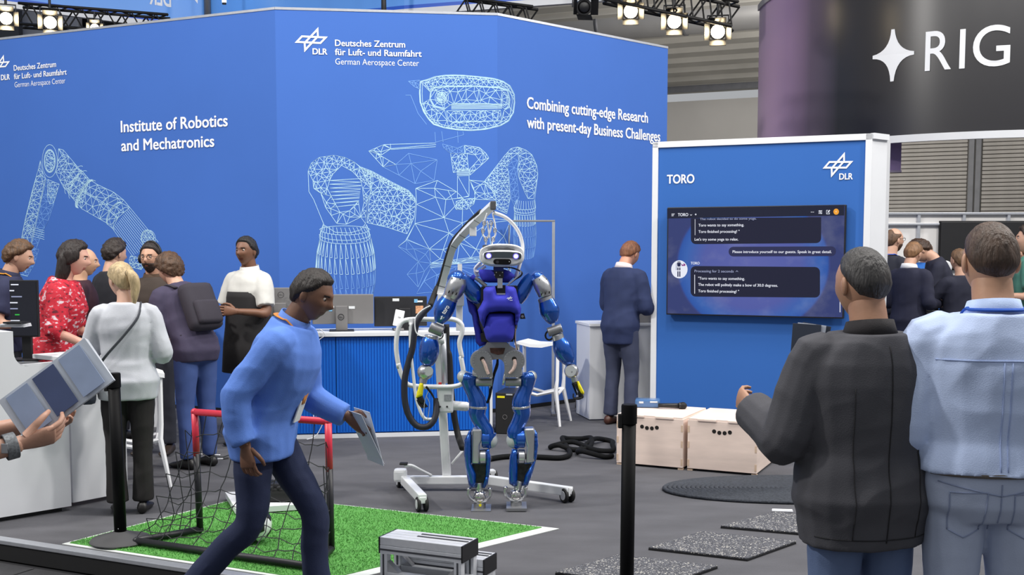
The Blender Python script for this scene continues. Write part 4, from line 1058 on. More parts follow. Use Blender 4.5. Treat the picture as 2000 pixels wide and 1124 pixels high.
# ---- arms
def arm(side, f, link, dome, ringc, upper, elbow, ring2, fore, f2, wr_ball, conn):
    vt('shoulder_link', f, link, M_rblue, .02)
    zball('shoulder_cap', f, dome[0][0], dome[0][1], dome[0][2]*1.04, M_rblue, .03)
    s = vt('shoulder_shell', f, dome[1:], M_silver, -.02)
    a, b, r = ringc; zcyl('arm_ring', f, a, b, r, M_silver)
    u = vt('upper_arm', f, upper, M_rblue, 0, n=6, seg=24)
    a, b, r = elbow; zcyl('elbow', f, a, b, r, M_plate, -.01)
    a, b, r = ring2; zcyl('arm_ring', f, a, b, r, M_silver)
    fo = vt('forearm', f2, fore, M_rblue, 0, n=6, seg=24)
    w = zball('wrist', f2, *wr_ball[0], M_silver, 0); disc('wrist_disc', f2, *wr_ball[1], M_cap, -wr_ball[0][2]*f2.k*.98, .02, w)
    a, b, r = conn; zcyl('wrist_ring', f2, a, b, r, M_silver)
    return s, u, fo
s1, u1, f1 = arm(0, AL, [(650, 150, 80), (720, 240, 100), (800, 350, 122), (870, 440, 105), (900, 500, 60)], [(580, 190, 130), (600, 165, 105), (585, 230, 128), (560, 300, 134), (525, 370, 122), (495, 430, 100)],
    ((505, 415), (462, 478), 112), [(478, 458, 112), (440, 530, 132), (400, 610, 136), (362, 700, 108), (330, 775, 62)], ((210, 830), (390, 905), 78), ((230, 950), (222, 1005), 95),
    [(250, 110, 72), (245, 180, 108), (240, 270, 122), (228, 350, 116), (212, 430, 88), (205, 455, 60)], WL, [(190, 545, 98), (230, 535, 56)], ((175, 610), (158, 680), 48))
s2, u2, f2_ = arm(1, AR, [(110, 150, 42), (80, 185, 50), (50, 240, 56), (20, 290, 58), (0, 340, 40)], [(150, 165, 52), (150, 160, 44), (172, 200, 58), (192, 245, 60), (205, 295, 50)],
    ((200, 298), (213, 335), 57), [(212, 325, 57), (225, 365, 68), (240, 410, 73), (258, 465, 52), (268, 492, 30)], ((225, 562), (328, 528), 34), ((292, 575), (305, 618), 44),
    [(305, 612, 48), (325, 660, 66), (345, 710, 68), (372, 760, 54), (385, 790, 34)], AR, [(398, 845, 54), (392, 845, 40)], ((415, 888), (425, 925), 24))
for i in range(3):
    slab('vent_slot', AL, [(455+i*50, 370+i*14), (470+i*50, 335+i*14), (485+i*50, 338+i*14), (470+i*50, 374+i*14)], M_hole, -.02-[.118, .124, .118][i]*.93, .03, s1)
    slab('vent_slot', AR, [(176+i*28, 292-i*7), (176+i*28, 276-i*7), (184+i*28, 274-i*7), (184+i*28, 290-i*7)], M_hole, -.02-.088, .03, s2)
for x, y in ((516, 175), (622, 180)): disc('screw', AL, x, y, 9, M_hole, -.02-.120, .02, s1)
for x, y in ((165, 175), (215, 172)): disc('screw', AR, x, y, 4, M_hole, -.02-.105, .02, s2)
# word on the upper arm, along its axis
ax = (AL(475, 540, 0)-AL(395, 665, 0)).normalized(); pv = V((0, -1, 0)).cross(ax).normalized()*-1
text_on('toro', 'lettering', robot, M_letter, RL+AL(412, 668, -.0655), RL+AL(480, 560, -.0655), 62*AL.k, V((0, 0, 0)), .03, up=(AL(395, 655, 0)-AL(425, 672, 0)).normalized())
lu = (AL(385, 690, 0)-AL(345, 745, 0)); lv = (AL(378, 748, 0)-AL(345, 720, 0))
logo_on(robot, M_letter, RL+AL(330, 722, -.063), lu, lv, V((0, 0, 0)), 'star_emblem', 80)
slab('maker_mark', AL, [(383, 712), (400, 700), (408, 708), (390, 722)], M_cap, -.0635, .006)
# hands
def hand(f, cover, knuck, fingers, parent=robot):
    h = puff('hand_cover', f, cover, M_yel, -.02, .04, .015, reach=20, sp=14)
    puff('palm', f, knuck, M_black, -.012, .035, .012, reach=20, sp=14)
    for k, fp in enumerate(fingers): vt('finger', f, fp, M_rubber, -.02+.013*k, n=3, seg=8)
hand(WL, [(122, 680), (168, 678), (170, 740), (160, 830), (120, 850), (76, 864), (88, 790)], [(80, 850), (160, 830), (185, 900), (150, 935), (110, 915)],
     [[(95, 880, 13), (120, 940, 12), (160, 985, 10)], [(115, 870, 13), (145, 940, 12), (185, 985, 10)], [(135, 865, 13), (165, 930, 12), (205, 975, 9)], [(150, 860, 12), (178, 920, 11), (220, 970, 8)], [(200, 720, 13), (235, 765, 14), (270, 810, 13), (300, 870, 10)]])
hand(AR, [(436, 922), (452, 918), (470, 955), (492, 1000), (488, 1020), (470, 1010), (452, 975)], [(400, 925), (436, 922), (462, 985), (478, 1015), (460, 1020), (430, 970)],
     [[(470, 1010, 8), (480, 1035, 8), (455, 1045, 7), (415, 1045, 6), (412, 1010, 5)], [(460, 1010, 8), (470, 1040, 8), (440, 1050, 7), (418, 1040, 5)], [(450, 1000, 8), (455, 1035, 8), (425, 1045, 6)], [(405, 935, 7), (425, 985, 7), (440, 1020, 6)]])
vt('wrist_wire', WL, [(230, 780, 4), (190, 880, 4), (175, 1000, 4), (172, 1140, 4)], M_cap, -.02); vt('wrist_wire', WL, [(200, 830, 4), (240, 920, 4), (235, 1020, 4), (220, 1120, 4)], M_cap, -.01)
bm = B(); tube(bm, [AR(235+28*math.cos(a/12*6.283), 585+32*math.sin(a/12*6.283), .01) for a in range(12)], .006, 6, closed=True); obj('elbow_cable', bm, M_rubber, robot, True)
vt('elbow_cable', AL, [(330, 1005, 8), (375, 985, 8), (390, 940, 8), (370, 920, 8)], M_rubber, -.03); vt('arm_wire', AL, [(215, 545, 8), (100, 610, 9), (10, 720, 9), (10, 880, 9), (60, 950, 9), (150, 970, 9)], M_rwhite, -.02)
# ---- pelvis
slab('pelvis_frame', LG, [(400, 50), (610, 50), (660, 95), (760, 150), (700, 200), (620, 230), (580, 270), (560, 245), (530, 235), (500, 240), (460, 245), (430, 200), (330, 190), (250, 180), (310, 130), (380, 85)], M_plate, .0, .05)
slab('pelvis_wiring', LG, [(430, 115), (600, 115), (580, 180), (520, 190), (440, 165)], mat('wiring_dark', rgb(70, 40, 30), .6, var=.5, scale=60), -.01, .05)
vt('pelvis_cable', LG, [(515, 190, 10), (515, 270, 14), (505, 320, 18), (470, 430, 15), (430, 640, 15), (400, 720, 14)], M_rubber, .03)
for sgn, cx, plate, cylb, cab in ((0, 345, [(300, 345), (300, 445), (465, 440), (462, 250)], ((278, 490), (460, 490)), [(350, 240, 16), (375, 290, 18), (395, 350, 18), (415, 400, 16)]),
                                  (1, 695, [(585, 250), (595, 440), (752, 440), (752, 340)], ((600, 490), (775, 490)), [(700, 240, 16), (708, 290, 18), (690, 345, 18), (645, 395, 14)])):
    disc('hip_disc', LG, cx-(14 if not sgn else -4), 255, 118, M_silver, -.055, .07)
    pts = [(cx+112*math.cos(R(a)), 250+112*math.sin(R(a))) for a in range(160, 381, 15)]
    pl = slab('hip_plate', LG, (pts+[plate[2], plate[1]]) if sgn == 0 else (pts+[plate[2], plate[1]]), M_plate, -.075, .03)
    for k in range(14):
        a = R(150+k*18); disc('screw', LG, cx+98*math.cos(a), 250+98*math.sin(a), 5, M_silver, -.078, .004, pl)
    for k in range(6): disc('screw', LG, plate[1][0]+14+k*26, 428, 5, M_silver, -.078, .004, pl)
    disc('cable_port', LG, cx+4, 235, 26, M_hole, -.0775, .004, pl)
    vt('hip_cable', LG, cab, M_braid, -.085, seg=8)
    zcyl('hip_motor', LG, cylb[0], cylb[1], 46, M_plate, -.03)
zcyl('hip_motor_flange', LG, (575, 445), (602, 450), 78, M_silver, -.02)
# ---- legs
def leg(side, thigh, cap1, link, ring_, lower, cap2, knee, knee_j):
    th = vt('thigh', LG, thigh, M_rblue, 0, n=6, seg=26); zball('hip_cap', LG, *cap1, M_cap, -.005)
    zcyl('hip_ring', LG, link[0], link[1], 52, M_silver, -.005)
    zcyl('thigh_ring', LG, ring_[0], ring_[1], ring_[2], M_silver); vt('thigh_lower', LG, lower, M_rblue, 0, n=6, seg=26)
    zcyl('knee_joint', FT, *knee_j, M_rblue, 0)
    zball('knee_cap', FT, *cap2, M_cap, 0, sc=(1, 1, 1.25)); vt('knee', FT, knee, M_rblue, 0, n=4, seg=24)
leg(0, [(205, 385, 60), (198, 430, 100), (220, 530, 84), (258, 610, 84), (292, 690, 94), (300, 755, 98)], (142, 430, 72), ((240, 400), (312, 400)), ((302, 748), (300, 778), 101),
    [(298, 770, 98), (293, 830, 92), (310, 890, 84), (352, 960, 80), (392, 1030, 84), (400, 1090, 84)], (412, 238, 78), [(395, 150, 78), (385, 210, 86), (372, 270, 80), (350, 310, 60)], ((302, 222), (400, 222), 108))
leg(1, [(842, 380, 60), (848, 425, 96), (835, 530, 80), (805, 610, 84), (780, 690, 98), (775, 750, 102)], (888, 425, 62), ((740, 395), (790, 395)), ((775, 748), (778, 778), 104),
    [(780, 770, 101), (788, 830, 92), (770, 890, 86), (738, 960, 82), (710, 1030, 88), (712, 1090, 88)], (664, 236, 80), [(690, 150, 82), (705, 210, 90), (722, 270, 82), (745, 310, 60)], ((805, 222), (700, 222), 108))
def shin(outer, inner, plate, cyl_, dark, ankle, ubr, ped, sole, label):
    puff('shin_shell', FT, outer, M_rblue, -.03, .06, .045, reach=45, back=.045, sp=28); puff('shin_shell', FT, inner, M_rblue, -.03, .06, .04, reach=40, back=.04, sp=28)
    p = slab('shin_plate', FT, plate, M_silver, -.055, .11); bv = p.modifiers.new('bevel', 'BEVEL'); bv.width = .012; bv.segments = 3; bv.limit_method = 'ANGLE'
    zcyl('shin_motor', FT, cyl_[0], cyl_[1], cyl_[2], M_silver, -.01)
    slab('shin_core', FT, dark, mat('shin_core_dark', rgb(46, 46, 46), .4, .5, var=.5, scale=40), -.01, .05)
    zcyl('ankle_neck', FT, (dark[3][0]*.5+dark[4][0]*.5, dark[3][1]-60), (ankle[0], ankle[1]-20), 44, M_silver, -.005)
    b = zball('ankle_ball', FT, *ankle, M_chrome, -.01)
    bm = B(); tube(bm, [FT(ubr[0]+ubr[2]*math.cos(R(a)), ubr[1]+ubr[3]*math.sin(R(a)), -.02) for a in range(-20, 201, 20)], .011, 8, flat=1.6); obj('ankle_bracket', bm, M_silver, robot, 'auto')
    for a in (-20, 200): zball('ankle_bolt', FT, ubr[0]+ubr[2]*math.cos(R(a)), ubr[1]+ubr[3]*math.sin(R(a))-6, 26, M_chrome, -.02)
    for k in range(5):
        zball('ankle_screw', FT, ankle[0]-60+k*30, ankle[1]-70+abs(k-2)*12, 8, M_silver, -.055, b)
    zcyl('ankle_post', FT, ped[0], ped[1], ped[2], M_plate, .0)
    if label: disc('yellow_sticker', FT, ped[0][0]+5, (ped[0][1]+ped[1][1])/2, 16, M_yel, -ped[2]*FT.k-.004, .006)
    so = slab('sole', FT, sole, M_plate, -.10, .20)
    box_ = B(); c = FT(sum(x for x, y in sole)/len(sole), max(y for x, y in sole)-34, 0); box(box_, c, (.12, .17, .012), None, .003); obj('foot_rail', box_, M_silver, robot)
shin([(155, 125), (185, 115), (185, 505), (240, 640), (232, 790), (170, 797), (148, 750), (112, 560), (93, 400), (102, 240)], [(352, 345), (388, 340), (408, 440), (396, 600), (372, 740), (332, 797), (308, 790), (345, 640)],
     [(188, 118), (300, 112), (304, 240), (275, 300), (272, 515), (182, 515)], ((276, 430), (356, 430), 88), [(190, 515), (350, 515), (345, 640), (310, 790), (232, 790), (205, 640)], (278, 890, 76), (275, 850, 128, 100), ((278, 955), (278, 1030), 70),
     [(178, 1058), (405, 1058), (405, 1086), (178, 1086)], True)
shin([(900, 105), (945, 155), (957, 280), (937, 440), (885, 640), (832, 768), (770, 768), (800, 640), (885, 510), (905, 300)], [(652, 340), (716, 345), (720, 560), (712, 768), (668, 778), (618, 745), (610, 600), (622, 440)],
     [(790, 110), (905, 105), (920, 150), (912, 500), (815, 512), (822, 310), (805, 250)], ((722, 430), (802, 430), 86), [(718, 515), (880, 515), (800, 640), (770, 770), (712, 768), (705, 640)], (698, 872, 74), (692, 835, 122, 98), ((698, 935), (698, 1000), 66),
     [(585, 1030), (822, 1030), (822, 1058), (585, 1058)], False)

# ================================================================== PATIENT HOIST
M_hoist = mat('hoist_white', rgb(222, 224, 226), .4, var=.02, coat=.2)
hb = G(872, 936, .075); YM = hb.y
hoist = thing('mobile_hoist', 'white wheeled mobile hoist with curved boom standing behind the robot', 'hoist', (hb.x, hb.y, 0)); HL = hoist.location.copy()
def hp(px, py, Y): return W(px, py, Y)-HL
def hg(px, py, z=0.0): return G(px, py, z)-HL
def h8(X, Y, d): return hp(740+X/3.307, 380+Y/3.307, d)
def h1(X, Y, d): return hp(740+X/3.307, 680+Y/3.307, d)
zl = .075
cb0 = hg(790, 938, zl); cb1 = hg(955, 938, zl)
part('cross_beam', hoist, M_hoist, lambda bm: beam(bm, cb0, cb1, .06, .055, bevel=.006))
fL = hg(824, 974, zl+.01); fR = hg(1108, 960, zl)
part('base_leg', hoist, M_hoist, lambda bm: beam(bm, cb0, fL, .055, .06, bevel=.006, ext=.03)); part('base_leg', hoist, M_hoist, lambda bm: beam(bm, cb1, fR, .055, .06, bevel=.006, ext=.03))
M_wheel = mat('wheel_grey', rgb(190, 192, 196), .4, var=.05)
def caster(p, ang=.3):
    dx = V((math.cos(ang), math.sin(ang), 0)); c = V((p.x, p.y, .048))
    y = part('caster_fork', hoist, M_hoist, lambda bm: box(bm, c+V((0, 0, .03)), (.05, .07, .045), Matrix.Rotation(ang, 3, 'Z'), .008))
    for s in (-1, 1):
        a = c+dx*s*.014; b = c+dx*s*.036
        w = part('caster_wheel', hoist, M_rubber, lambda bm: lathe(bm, [(0, .044), (.004, .048), (.018, .048), (.022, .044)], a, b-a, 20), 'auto')
        part('wheel_disc', w, M_wheel, lambda bm: lathe(bm, [(.018, .034), (.024, .030)], a, b-a, 20), 'auto')
caster(fL); caster(fR, .5); caster(hg(785, 932, zl)); caster(hg(960, 925, zl))
part('rear_foot', hoist, M_hoist, lambda bm: box(bm, cb0+V((-.03, .02, .03)), (.09, .09, .09), None, .02))
m0 = hp(873, 930, YM); m0.z = zl; m1 = h8(405, 640, YM)
part('mast', hoist, M_hoist, lambda bm: beam(bm, m0, h1(385, -20, YM), .058, .075, V((0, 1, 0)), .008)); part('mast_upper', hoist, M_hoist, lambda bm: beam(bm, h1(388, 20, YM), m1, .05, .06, V((0, 1, 0)), .008))
part('lift_actuator', hoist, mat('actuator_grey', rgb(176, 180, 186), .35, .4, var=.03), lambda bm: cyl(bm, h1(425, 230, YM-.06), h8(415, 900, YM-.06), .021, 16), True)
part('actuator_cap', hoist, M_hoist, lambda bm: cyl(bm, h8(405, 920, YM-.06), h8(405, 960, YM-.06), .028, 16), True)
part('side_column', hoist, M_hoist, lambda bm: beam(bm, h8(523, 450, YM+.15), h8(523, 560, YM+.15), .03, .03)); part('side_column', hoist, M_hoist, lambda bm: beam(bm, h8(520, 560, YM+.15), h8(520, 880, YM+.15), .045, .045, bevel=.004))
part('mast_cap', hoist, M_alu, lambda bm: box(bm, h8(522, 680, YM+.12), (.06, .05, .09), None, .006))
mb = part('motor_box', hoist, M_hoist, lambda bm: box(bm, h1(432, 330, YM-.10), (.105, .09, .185), None, .015))
part('type_label', mb, mat('label_grey', rgb(150, 152, 158), .6, var=.2, scale=90), lambda bm: box(bm, h1(445, 322, YM-.146), (.05, .003, .042)))
for x in (395, 440): part('knob', mb, M_black, lambda bm: ball(bm, h1(x, 380, YM-.148), .007, 8, 6))
part('red_clip', hoist, mat('clip_red', rgb(205, 50, 40), .5, var=.05), lambda bm: box(bm, h1(395, 242, YM-.09), (.022, .02, .04), None, .003))
part('motor_cylinder', hoist, M_hoist, lambda bm: lathe(bm, [(0, .032), (.1, .032), (.112, .026), (.118, .01)], h1(474, 372, YM-.1), (1, 0, -.08), 18), 'auto')
bpts = [(395, 650, YM), (410, 590, YM), (440, 480, YM-.06), (468, 380, YM-.14), (490, 325, YM-.2), (545, 255, YM-.32), (640, 160, YM-.5), (735, 72, YM-.68)]
bm = B(); tube(bm, spline([h8(*p) for p in bpts], 4), .031, 4, squarish=True); obj('boom', bm, M_hoist, hoist)
_sp = spline([h8(*p) for p in bpts], 4); _N = None
for i_ in range(len(_sp)):
    d = (_sp[min(i_+1, len(_sp)-1)]-_sp[max(i_-1, 0)]).normalized()
    if _N is None: _N = V((0, 0, 1)) if abs(d.z) < .9 else V((0, 1, 0))
    _N = (_N-d*_N.dot(d)).normalized()
    if i_ in (4, 9, 16, 20, 24): part('boom_band', hoist, mat('band_grey', rgb(120, 122, 126), .5, var=.04), lambda bm: tube(bm, [_sp[i_]-d*.003, _sp[i_]+d*.003], .0325, 4, squarish=True, up=_N.copy()))
part('boom_tip', hoist, mat('tip_dark', rgb(90, 90, 92), .5, .3, var=.1), lambda bm: box(bm, h8(738, 72, YM-.7), (.035, .05, .055), None, .006))
part('boom_lug', hoist, M_hoist, lambda bm: box(bm, h8(608, 240, YM-.42), (.045, .04, .06), None, .006))
vt2 = lambda name, pts, r, m, seg=8: part(name, hoist, m, lambda bm: tube(bm, spline(pts, 6), r, seg), True)
vt2('boom_cable', [h8(330, 720, YM-.08), h8(370, 620, YM+.05), h8(400, 560, YM+.06), h8(470, 330, YM-.1), h8(540, 235, YM-.25), h8(600, 170, YM-.4), h8(660, 115, YM-.55)], .021, M_rubber)
loop8 = [(130, 1124), (112, 1000), (120, 890), (150, 825), (215, 808), (350, 808), (470, 806), (530, 835), (538, 890), (520, 960), (535, 1050)]
loop = [h8(x, y, YM-.14) for x, y in loop8]+[h1(x, y, YM-.14) for x, y in ((530, 60), (545, 150), (540, 225), (480, 250), (370, 252), (240, 248), (180, 230), (145, 170), (125, 100))]
part('push_handle', hoist, M_hoist, lambda bm: tube(bm, spline(loop+[loop[0]], 4)[:-1], .0165, 8, closed=True), True)
vt2('power_cable', [h8(330, 720, YM-.18), h8(260, 800, YM-.2), h8(232, 880, YM-.2), h8(215, 1000, YM-.2), h1(195, 80, YM-.2), h1(168, 200, YM-.2), h1(168, 340, YM-.2), h1(195, 440, YM-.2), h1(250, 505, YM-.2), h1(320, 505, YM-.2), h1(365, 440, YM-.17), h1(372, 330, YM-.12)], .022, mat('cable_navy', rgb(30, 32, 46), .6, var=.1))
vt2('rear_cable', [h8(435, 840, YM+.06), h8(440, 1000, YM+.06), h1(455, 60, YM+.06), h1(465, 250, YM+.06), h1(485, 430, YM+.06), h1(510, 560, YM+.04), h1(540, 650, YM-.1)], .022, M_rubber)
vt2('hand_control_cable', [h8(208, 830, YM-.2), h8(205, 1000, YM-.2), h1(225, 200, YM-.2), h1(245, 340, YM-.2), h1(290, 450, YM-.2), h1(350, 460, YM-.18)], .011, M_hoist)
part('hand_control', hoist, mat('control_grey', rgb(140, 146, 150), .5, var=.05), lambda bm: box(bm, h8(208, 900, YM-.18), (.032, .03, .10), None, .006))
part('handle_clip', hoist, M_hoist, lambda bm: box(bm, h8(210, 820, YM-.17), (.035, .04, .05), None, .008))
vt2('brace_rod', [h1(540, 665, YM-.02), h1(470, 750, YM-.03)], .008, M_hoist)
pd = part('brake_pedal', hoist, M_rubber, lambda bm: box(bm, h1(160, 748, YM-.1), (.055, .05, .014), None, .005))
vt2('pedal_lever', [h1(165, 765, YM-.1), h1(210, 760, YM-.1), h1(270, 790, YM-.08), h1(340, 825, YM-.05)], .01, M_hoist)
# sling
vt2('sling_strap', [h8(742, 118, YM-.7), h8(820, 150, YM-.62), h8(885, 215, YM-.55), h8(920, 290, YM-.5), h8(928, 370, YM-.5), h8(905, 470, YM-.52), h8(880, 540, YM-.5)], .012, M_rwhite)
for pts in ([(700, 120), (682, 180), (670, 250), (690, 290), (690, 325)], [(735, 120), (750, 200), (752, 260), (735, 290), (730, 325)], [(700, 170), (708, 230), (715, 280)], [(730, 180), (718, 240), (700, 285)]):
    vt2('sling_rope', [h8(x, y, YM-.68) for x, y in pts], .0055, M_rwhite, 6)
for x, y in ((680, 185), (725, 185), (672, 235), (750, 232), (690, 290), (738, 290)):
    part('carabiner', hoist, M_silver, lambda bm: tube(bm, [h8(x+9*math.cos(a/10*6.283), y+16*math.sin(a/10*6.283), YM-.69) for a in range(10)], .0035, 6, closed=True), True)
vt2('sling_strap', [h8(655, 440, YM-.5), h8(620, 480, YM-.48), h8(640, 500, YM-.48), h8(690, 465, YM-.48)], .009, M_rwhite, 6)
for k in range(3): vt2('sling_strap', [h8(690-k*6, 445+k*5, YM-.5), h8(640-k*8, 470+k*4, YM-.48), h8(618+k*5, 495, YM-.48), h8(635+k*5, 530, YM-.47)], .006, M_rwhite, 6)
# ================================================================== DESK WITH MONITORS
M_deskblue = mat('desk_blue', rgb(0, 100, 205), .5, var=.03)
dR = G(962, 849); dL0 = G(640, 857); dd_ = (dL0-dR).normalized(); dL = dR+dd_*((W(500, 860, dL0.y)-dR).length)
desk = thing('reception_desk', 'blue desk with ribbed tambour front and white top behind the robot', 'desk', dL, math.atan2((dR-dL).y, (dR-dL).x))
DL = (dR-dL).length; DH = zat(650, dL0.y, 700); DD = .5
def prt(name, m, fn, parent=desk, smooth=False): return part(name, parent, m, fn, smooth)
prt('desk_top', M_white, lambda bm: box(bm, (DL/2, DD/2-.01, DH-.018), (DL+.04, DD+.04, .036), None, .004))
prt('plinth', M_white, lambda bm: box(bm, (DL/2, DD/2, .018), (DL, DD, .036)))
prt('end_panel', M_white, lambda bm: box(bm, (DL-.012, DD/2, DH/2), (.024, DD, DH-.08))); prt('end_panel', M_white, lambda bm: box(bm, (.012, DD/2, DH/2), (.024, DD, DH-.08)))
prt('rear_panel', M_deskblue, lambda bm: box(bm, (DL/2, DD-.02, DH/2), (DL-.06, .02, DH-.08)))
doors = 3; dw = (DL-.06)/doors
for k in range(doors):
    x0 = .03+k*dw
    d = prt('tambour_door', M_deskblue, lambda bm: box(bm, (x0+dw/2, .02, DH/2), (dw-.006, .02, DH-.09)))
    def ribs(bm):
        n = int(dw/.026)
        for i in range(n): box(bm, (x0+.013+i*(dw-.01)/n, .008, DH/2), (.017, .008, DH-.1))
    r = part('tambour_rib', d, M_deskblue, ribs); r['kind'] = 'stuff'
def desk_pt(px, py, y): # local x on the desk at local depth y
    P = V((desk.location.x, desk.location.y, 0)); a = desk.rotation_euler[2]; u = V((math.cos(a), math.sin(a), 0)); n = V((-u.y, u.x, 0))
    p = onplane(px, py, P+n*y, n); q_ = p-P
    return q_.dot(u), p.z
M_mgrey = mat('monitor_grey', rgb(128, 126, 126), .5, .2, var=.04); M_mdark = mat('monitor_dark', rgb(34, 34, 38), .5, var=.06)
def monitor(label, px0, px1, py0, py1, y, m, stand_px, logo_c, stickers, rot=0.0):
    x0, z1 = desk_pt(px0, py0, y); x1, z0 = desk_pt(px1, py1, y); a = desk.rotation_euler[2]
    u = V((math.cos(a), math.sin(a), 0)); n = V((-u.y, u.x, 0)); base = V((desk.location.x, desk.location.y, DH))+u*((x0+x1)/2)+n*y
    o = thing('desk_monitor', label, 'monitor', base, a, 'monitors on the blue desk'); w = x1-x0; h = z1-z0; zc = (z0+z1)/2-DH
    part('rear_shell', o, m, lambda bm: box(bm, (0, 0, zc), (w, .03, h), None, .008))
    part('screen_glass', o, M_black, lambda bm: box(bm, (0, .018, zc), (w-.02, .006, h-.02)))
    sx = desk_pt(stand_px, (py0+py1)/2, y)[0]-(x0+x1)/2
    part('stand_column', o, M_mgrey if m is M_mgrey else M_mdark, lambda bm: box(bm, (sx, -.03, (zc+.03)/2+.0), (.105, .03, zc+.03), None, .006))
    part('stand_foot', o, M_mdark, lambda bm: box(bm, (sx, 0, .006), (.22, .18, .012), None, .004))
    if logo_c:
        lx = desk_pt(*logo_c, y)[0]-(x0+x1)/2; lz = desk_pt(*logo_c, y)[1]-DH; yy = -.047 if abs(lx-sx) < .06 else -.0165
        part('logo_ring', o, M_mdark, lambda bm: tube(bm, [V((lx+.026*math.cos(t/20*6.283), yy, lz+.026*math.sin(t/20*6.283))) for t in range(20)], .0022, 6, closed=True))
        bpy.context.view_layer.update(); Mw = o.matrix_world
        text_on('DELL', 'lettering', o, M_mdark, Mw @ V((lx-.018, yy-.002, lz-.006)), Mw @ V((lx+.018, yy-.002, lz-.006)), .012, V((0, 0, 0)), .01)
    for (sxp, syp, w_, h_, mm) in stickers:
        lx, lz = desk_pt(sxp, syp, y); lx -= (x0+x1)/2; lz -= DH
        part('sticker', o, mm, lambda bm: box(bm, (lx, -.017, lz), (w_, .003, h_), None, .0008))
    return o
M_stick = mat('sticker_white', rgb(225, 228, 230), .5, var=.06, scale=60); M_stickb = mat('sticker_blue', rgb(120, 180, 220), .5, var=.1); M_sticko = mat('sticker_orange', rgb(205, 150, 110), .5, var=.4, scale=50)
monitor('grey desk monitor seen from behind, leftmost on the blue desk', 470, 607.5, 562.5, 634, .16, M_mgrey, 547, (549, 576), [])
monitor('grey desk monitor seen from behind with white stickers, middle of the desk', 609.5, 730, 575.5, 632.5, .18, M_mgrey, 667, (666, 619), [(647, 600, .05, .018, M_stick), (645.5, 606, .03, .022, M_stickb), (687, 601, .055, .024, M_stick)])
monitor('black desk monitor with round stickers beside the hoist', 730.5, 834, 579.5, 637, .24, M_mdark, 790, None, [(773, 586, .06, .025, M_stick), (820, 589, .05, .016, M_stick), (812, 588, .032, .032, M_stickb), (819, 605, .07, .07, M_sticko)])
a = desk.rotation_euler[2]; u = V((math.cos(a), math.sin(a), 0)); n_ = V((-u.y, u.x, 0))
def on_desk(px, y, py=640): x = desk_pt(px, py, y)[0]; return V((desk.location.x, desk.location.y, DH))+u*x+n_*y
ph = thing('phone_stand', 'white tablet phone on a small stand on the blue desk', 'phone', on_desk(779, .1), a)
part('phone_body', ph, M_rwhite, lambda bm: box(bm, (0, 0, .115), (.085, .012, .15), Matrix.Rotation(R(12), 3, 'Y') @ Matrix.Rotation(R(-12), 3, 'X'), .006))
part('stand_base', ph, M_mgrey, lambda bm: box(bm, (0, .02, .012), (.09, .09, .024), None, .006)); part('stand_neck', ph, M_mgrey, lambda bm: box(bm, (.0, .02, .05), (.04, .02, .07)))
part('phone_mark', ph, M_mgrey, lambda bm: box(bm, (.005, -.0105, .125), (.026, .002, .005), Matrix.Rotation(R(12), 3, 'Y') @ Matrix.Rotation(R(-12), 3, 'X')))
cab = thing('desk_cable', 'thin white cable looped down the front of the blue desk', 'cable', on_desk(622, -.02))
part('cable_strand', cab, M_rwhite, lambda bm: tube(bm, spline([V((0, .02, .01)), V((.02, -.02, .03)), V((.06, -.02, -.02)), V((-.01, -.015, -.1)), V((-.03, -.012, -.4)), V((-.05, -.012, -.75)), V((.05, -.02, -.62)), V((.06, -.02, -.72)), V((-.02, -.03, -.9)), V((-.1, -.1, -DH+.012))], 6), .004, 6), True)
part('cable_clip', cab, M_rwhite, lambda bm: box(bm, (-.02, -.012, -.2), (.015, .015, .03), None, .003))
# computer tower
tl_ = G(965, 848); pc = thing('computer_tower', 'black computer tower with yellow label on the floor beside the desk', 'computer', (tl_.x+.01, tl_.y, 0), R(-12))
tw = W(1004, 848, tl_.y).x-tl_.x; thh = zat(768, tl_.y, 985)
part('tower_case', pc, M_black, lambda bm: box(bm, (tw/2, .22, thh/2), (tw, .42, thh), None, .006))
part('front_bezel', pc, M_blackmatte, lambda bm: box(bm, (tw/2, .003, thh/2), (tw-.01, .012, thh-.01), None, .004))
part('yellow_label', pc, M_yel, lambda bm: box(bm, (.055, -.004, thh-.035), (.07, .003, .018)))
part('white_label', pc, M_cap, lambda bm: box(bm, (tw-.05, -.004, thh-.012), (.06, .003, .012)))
part('logo_ring', pc, M_mgrey, lambda bm: tube(bm, [V((tw/2+.02*math.cos(t/20*6.283), -.004, thh*.42+.02*math.sin(t/20*6.283))) for t in range(20)], .0018, 6, closed=True))
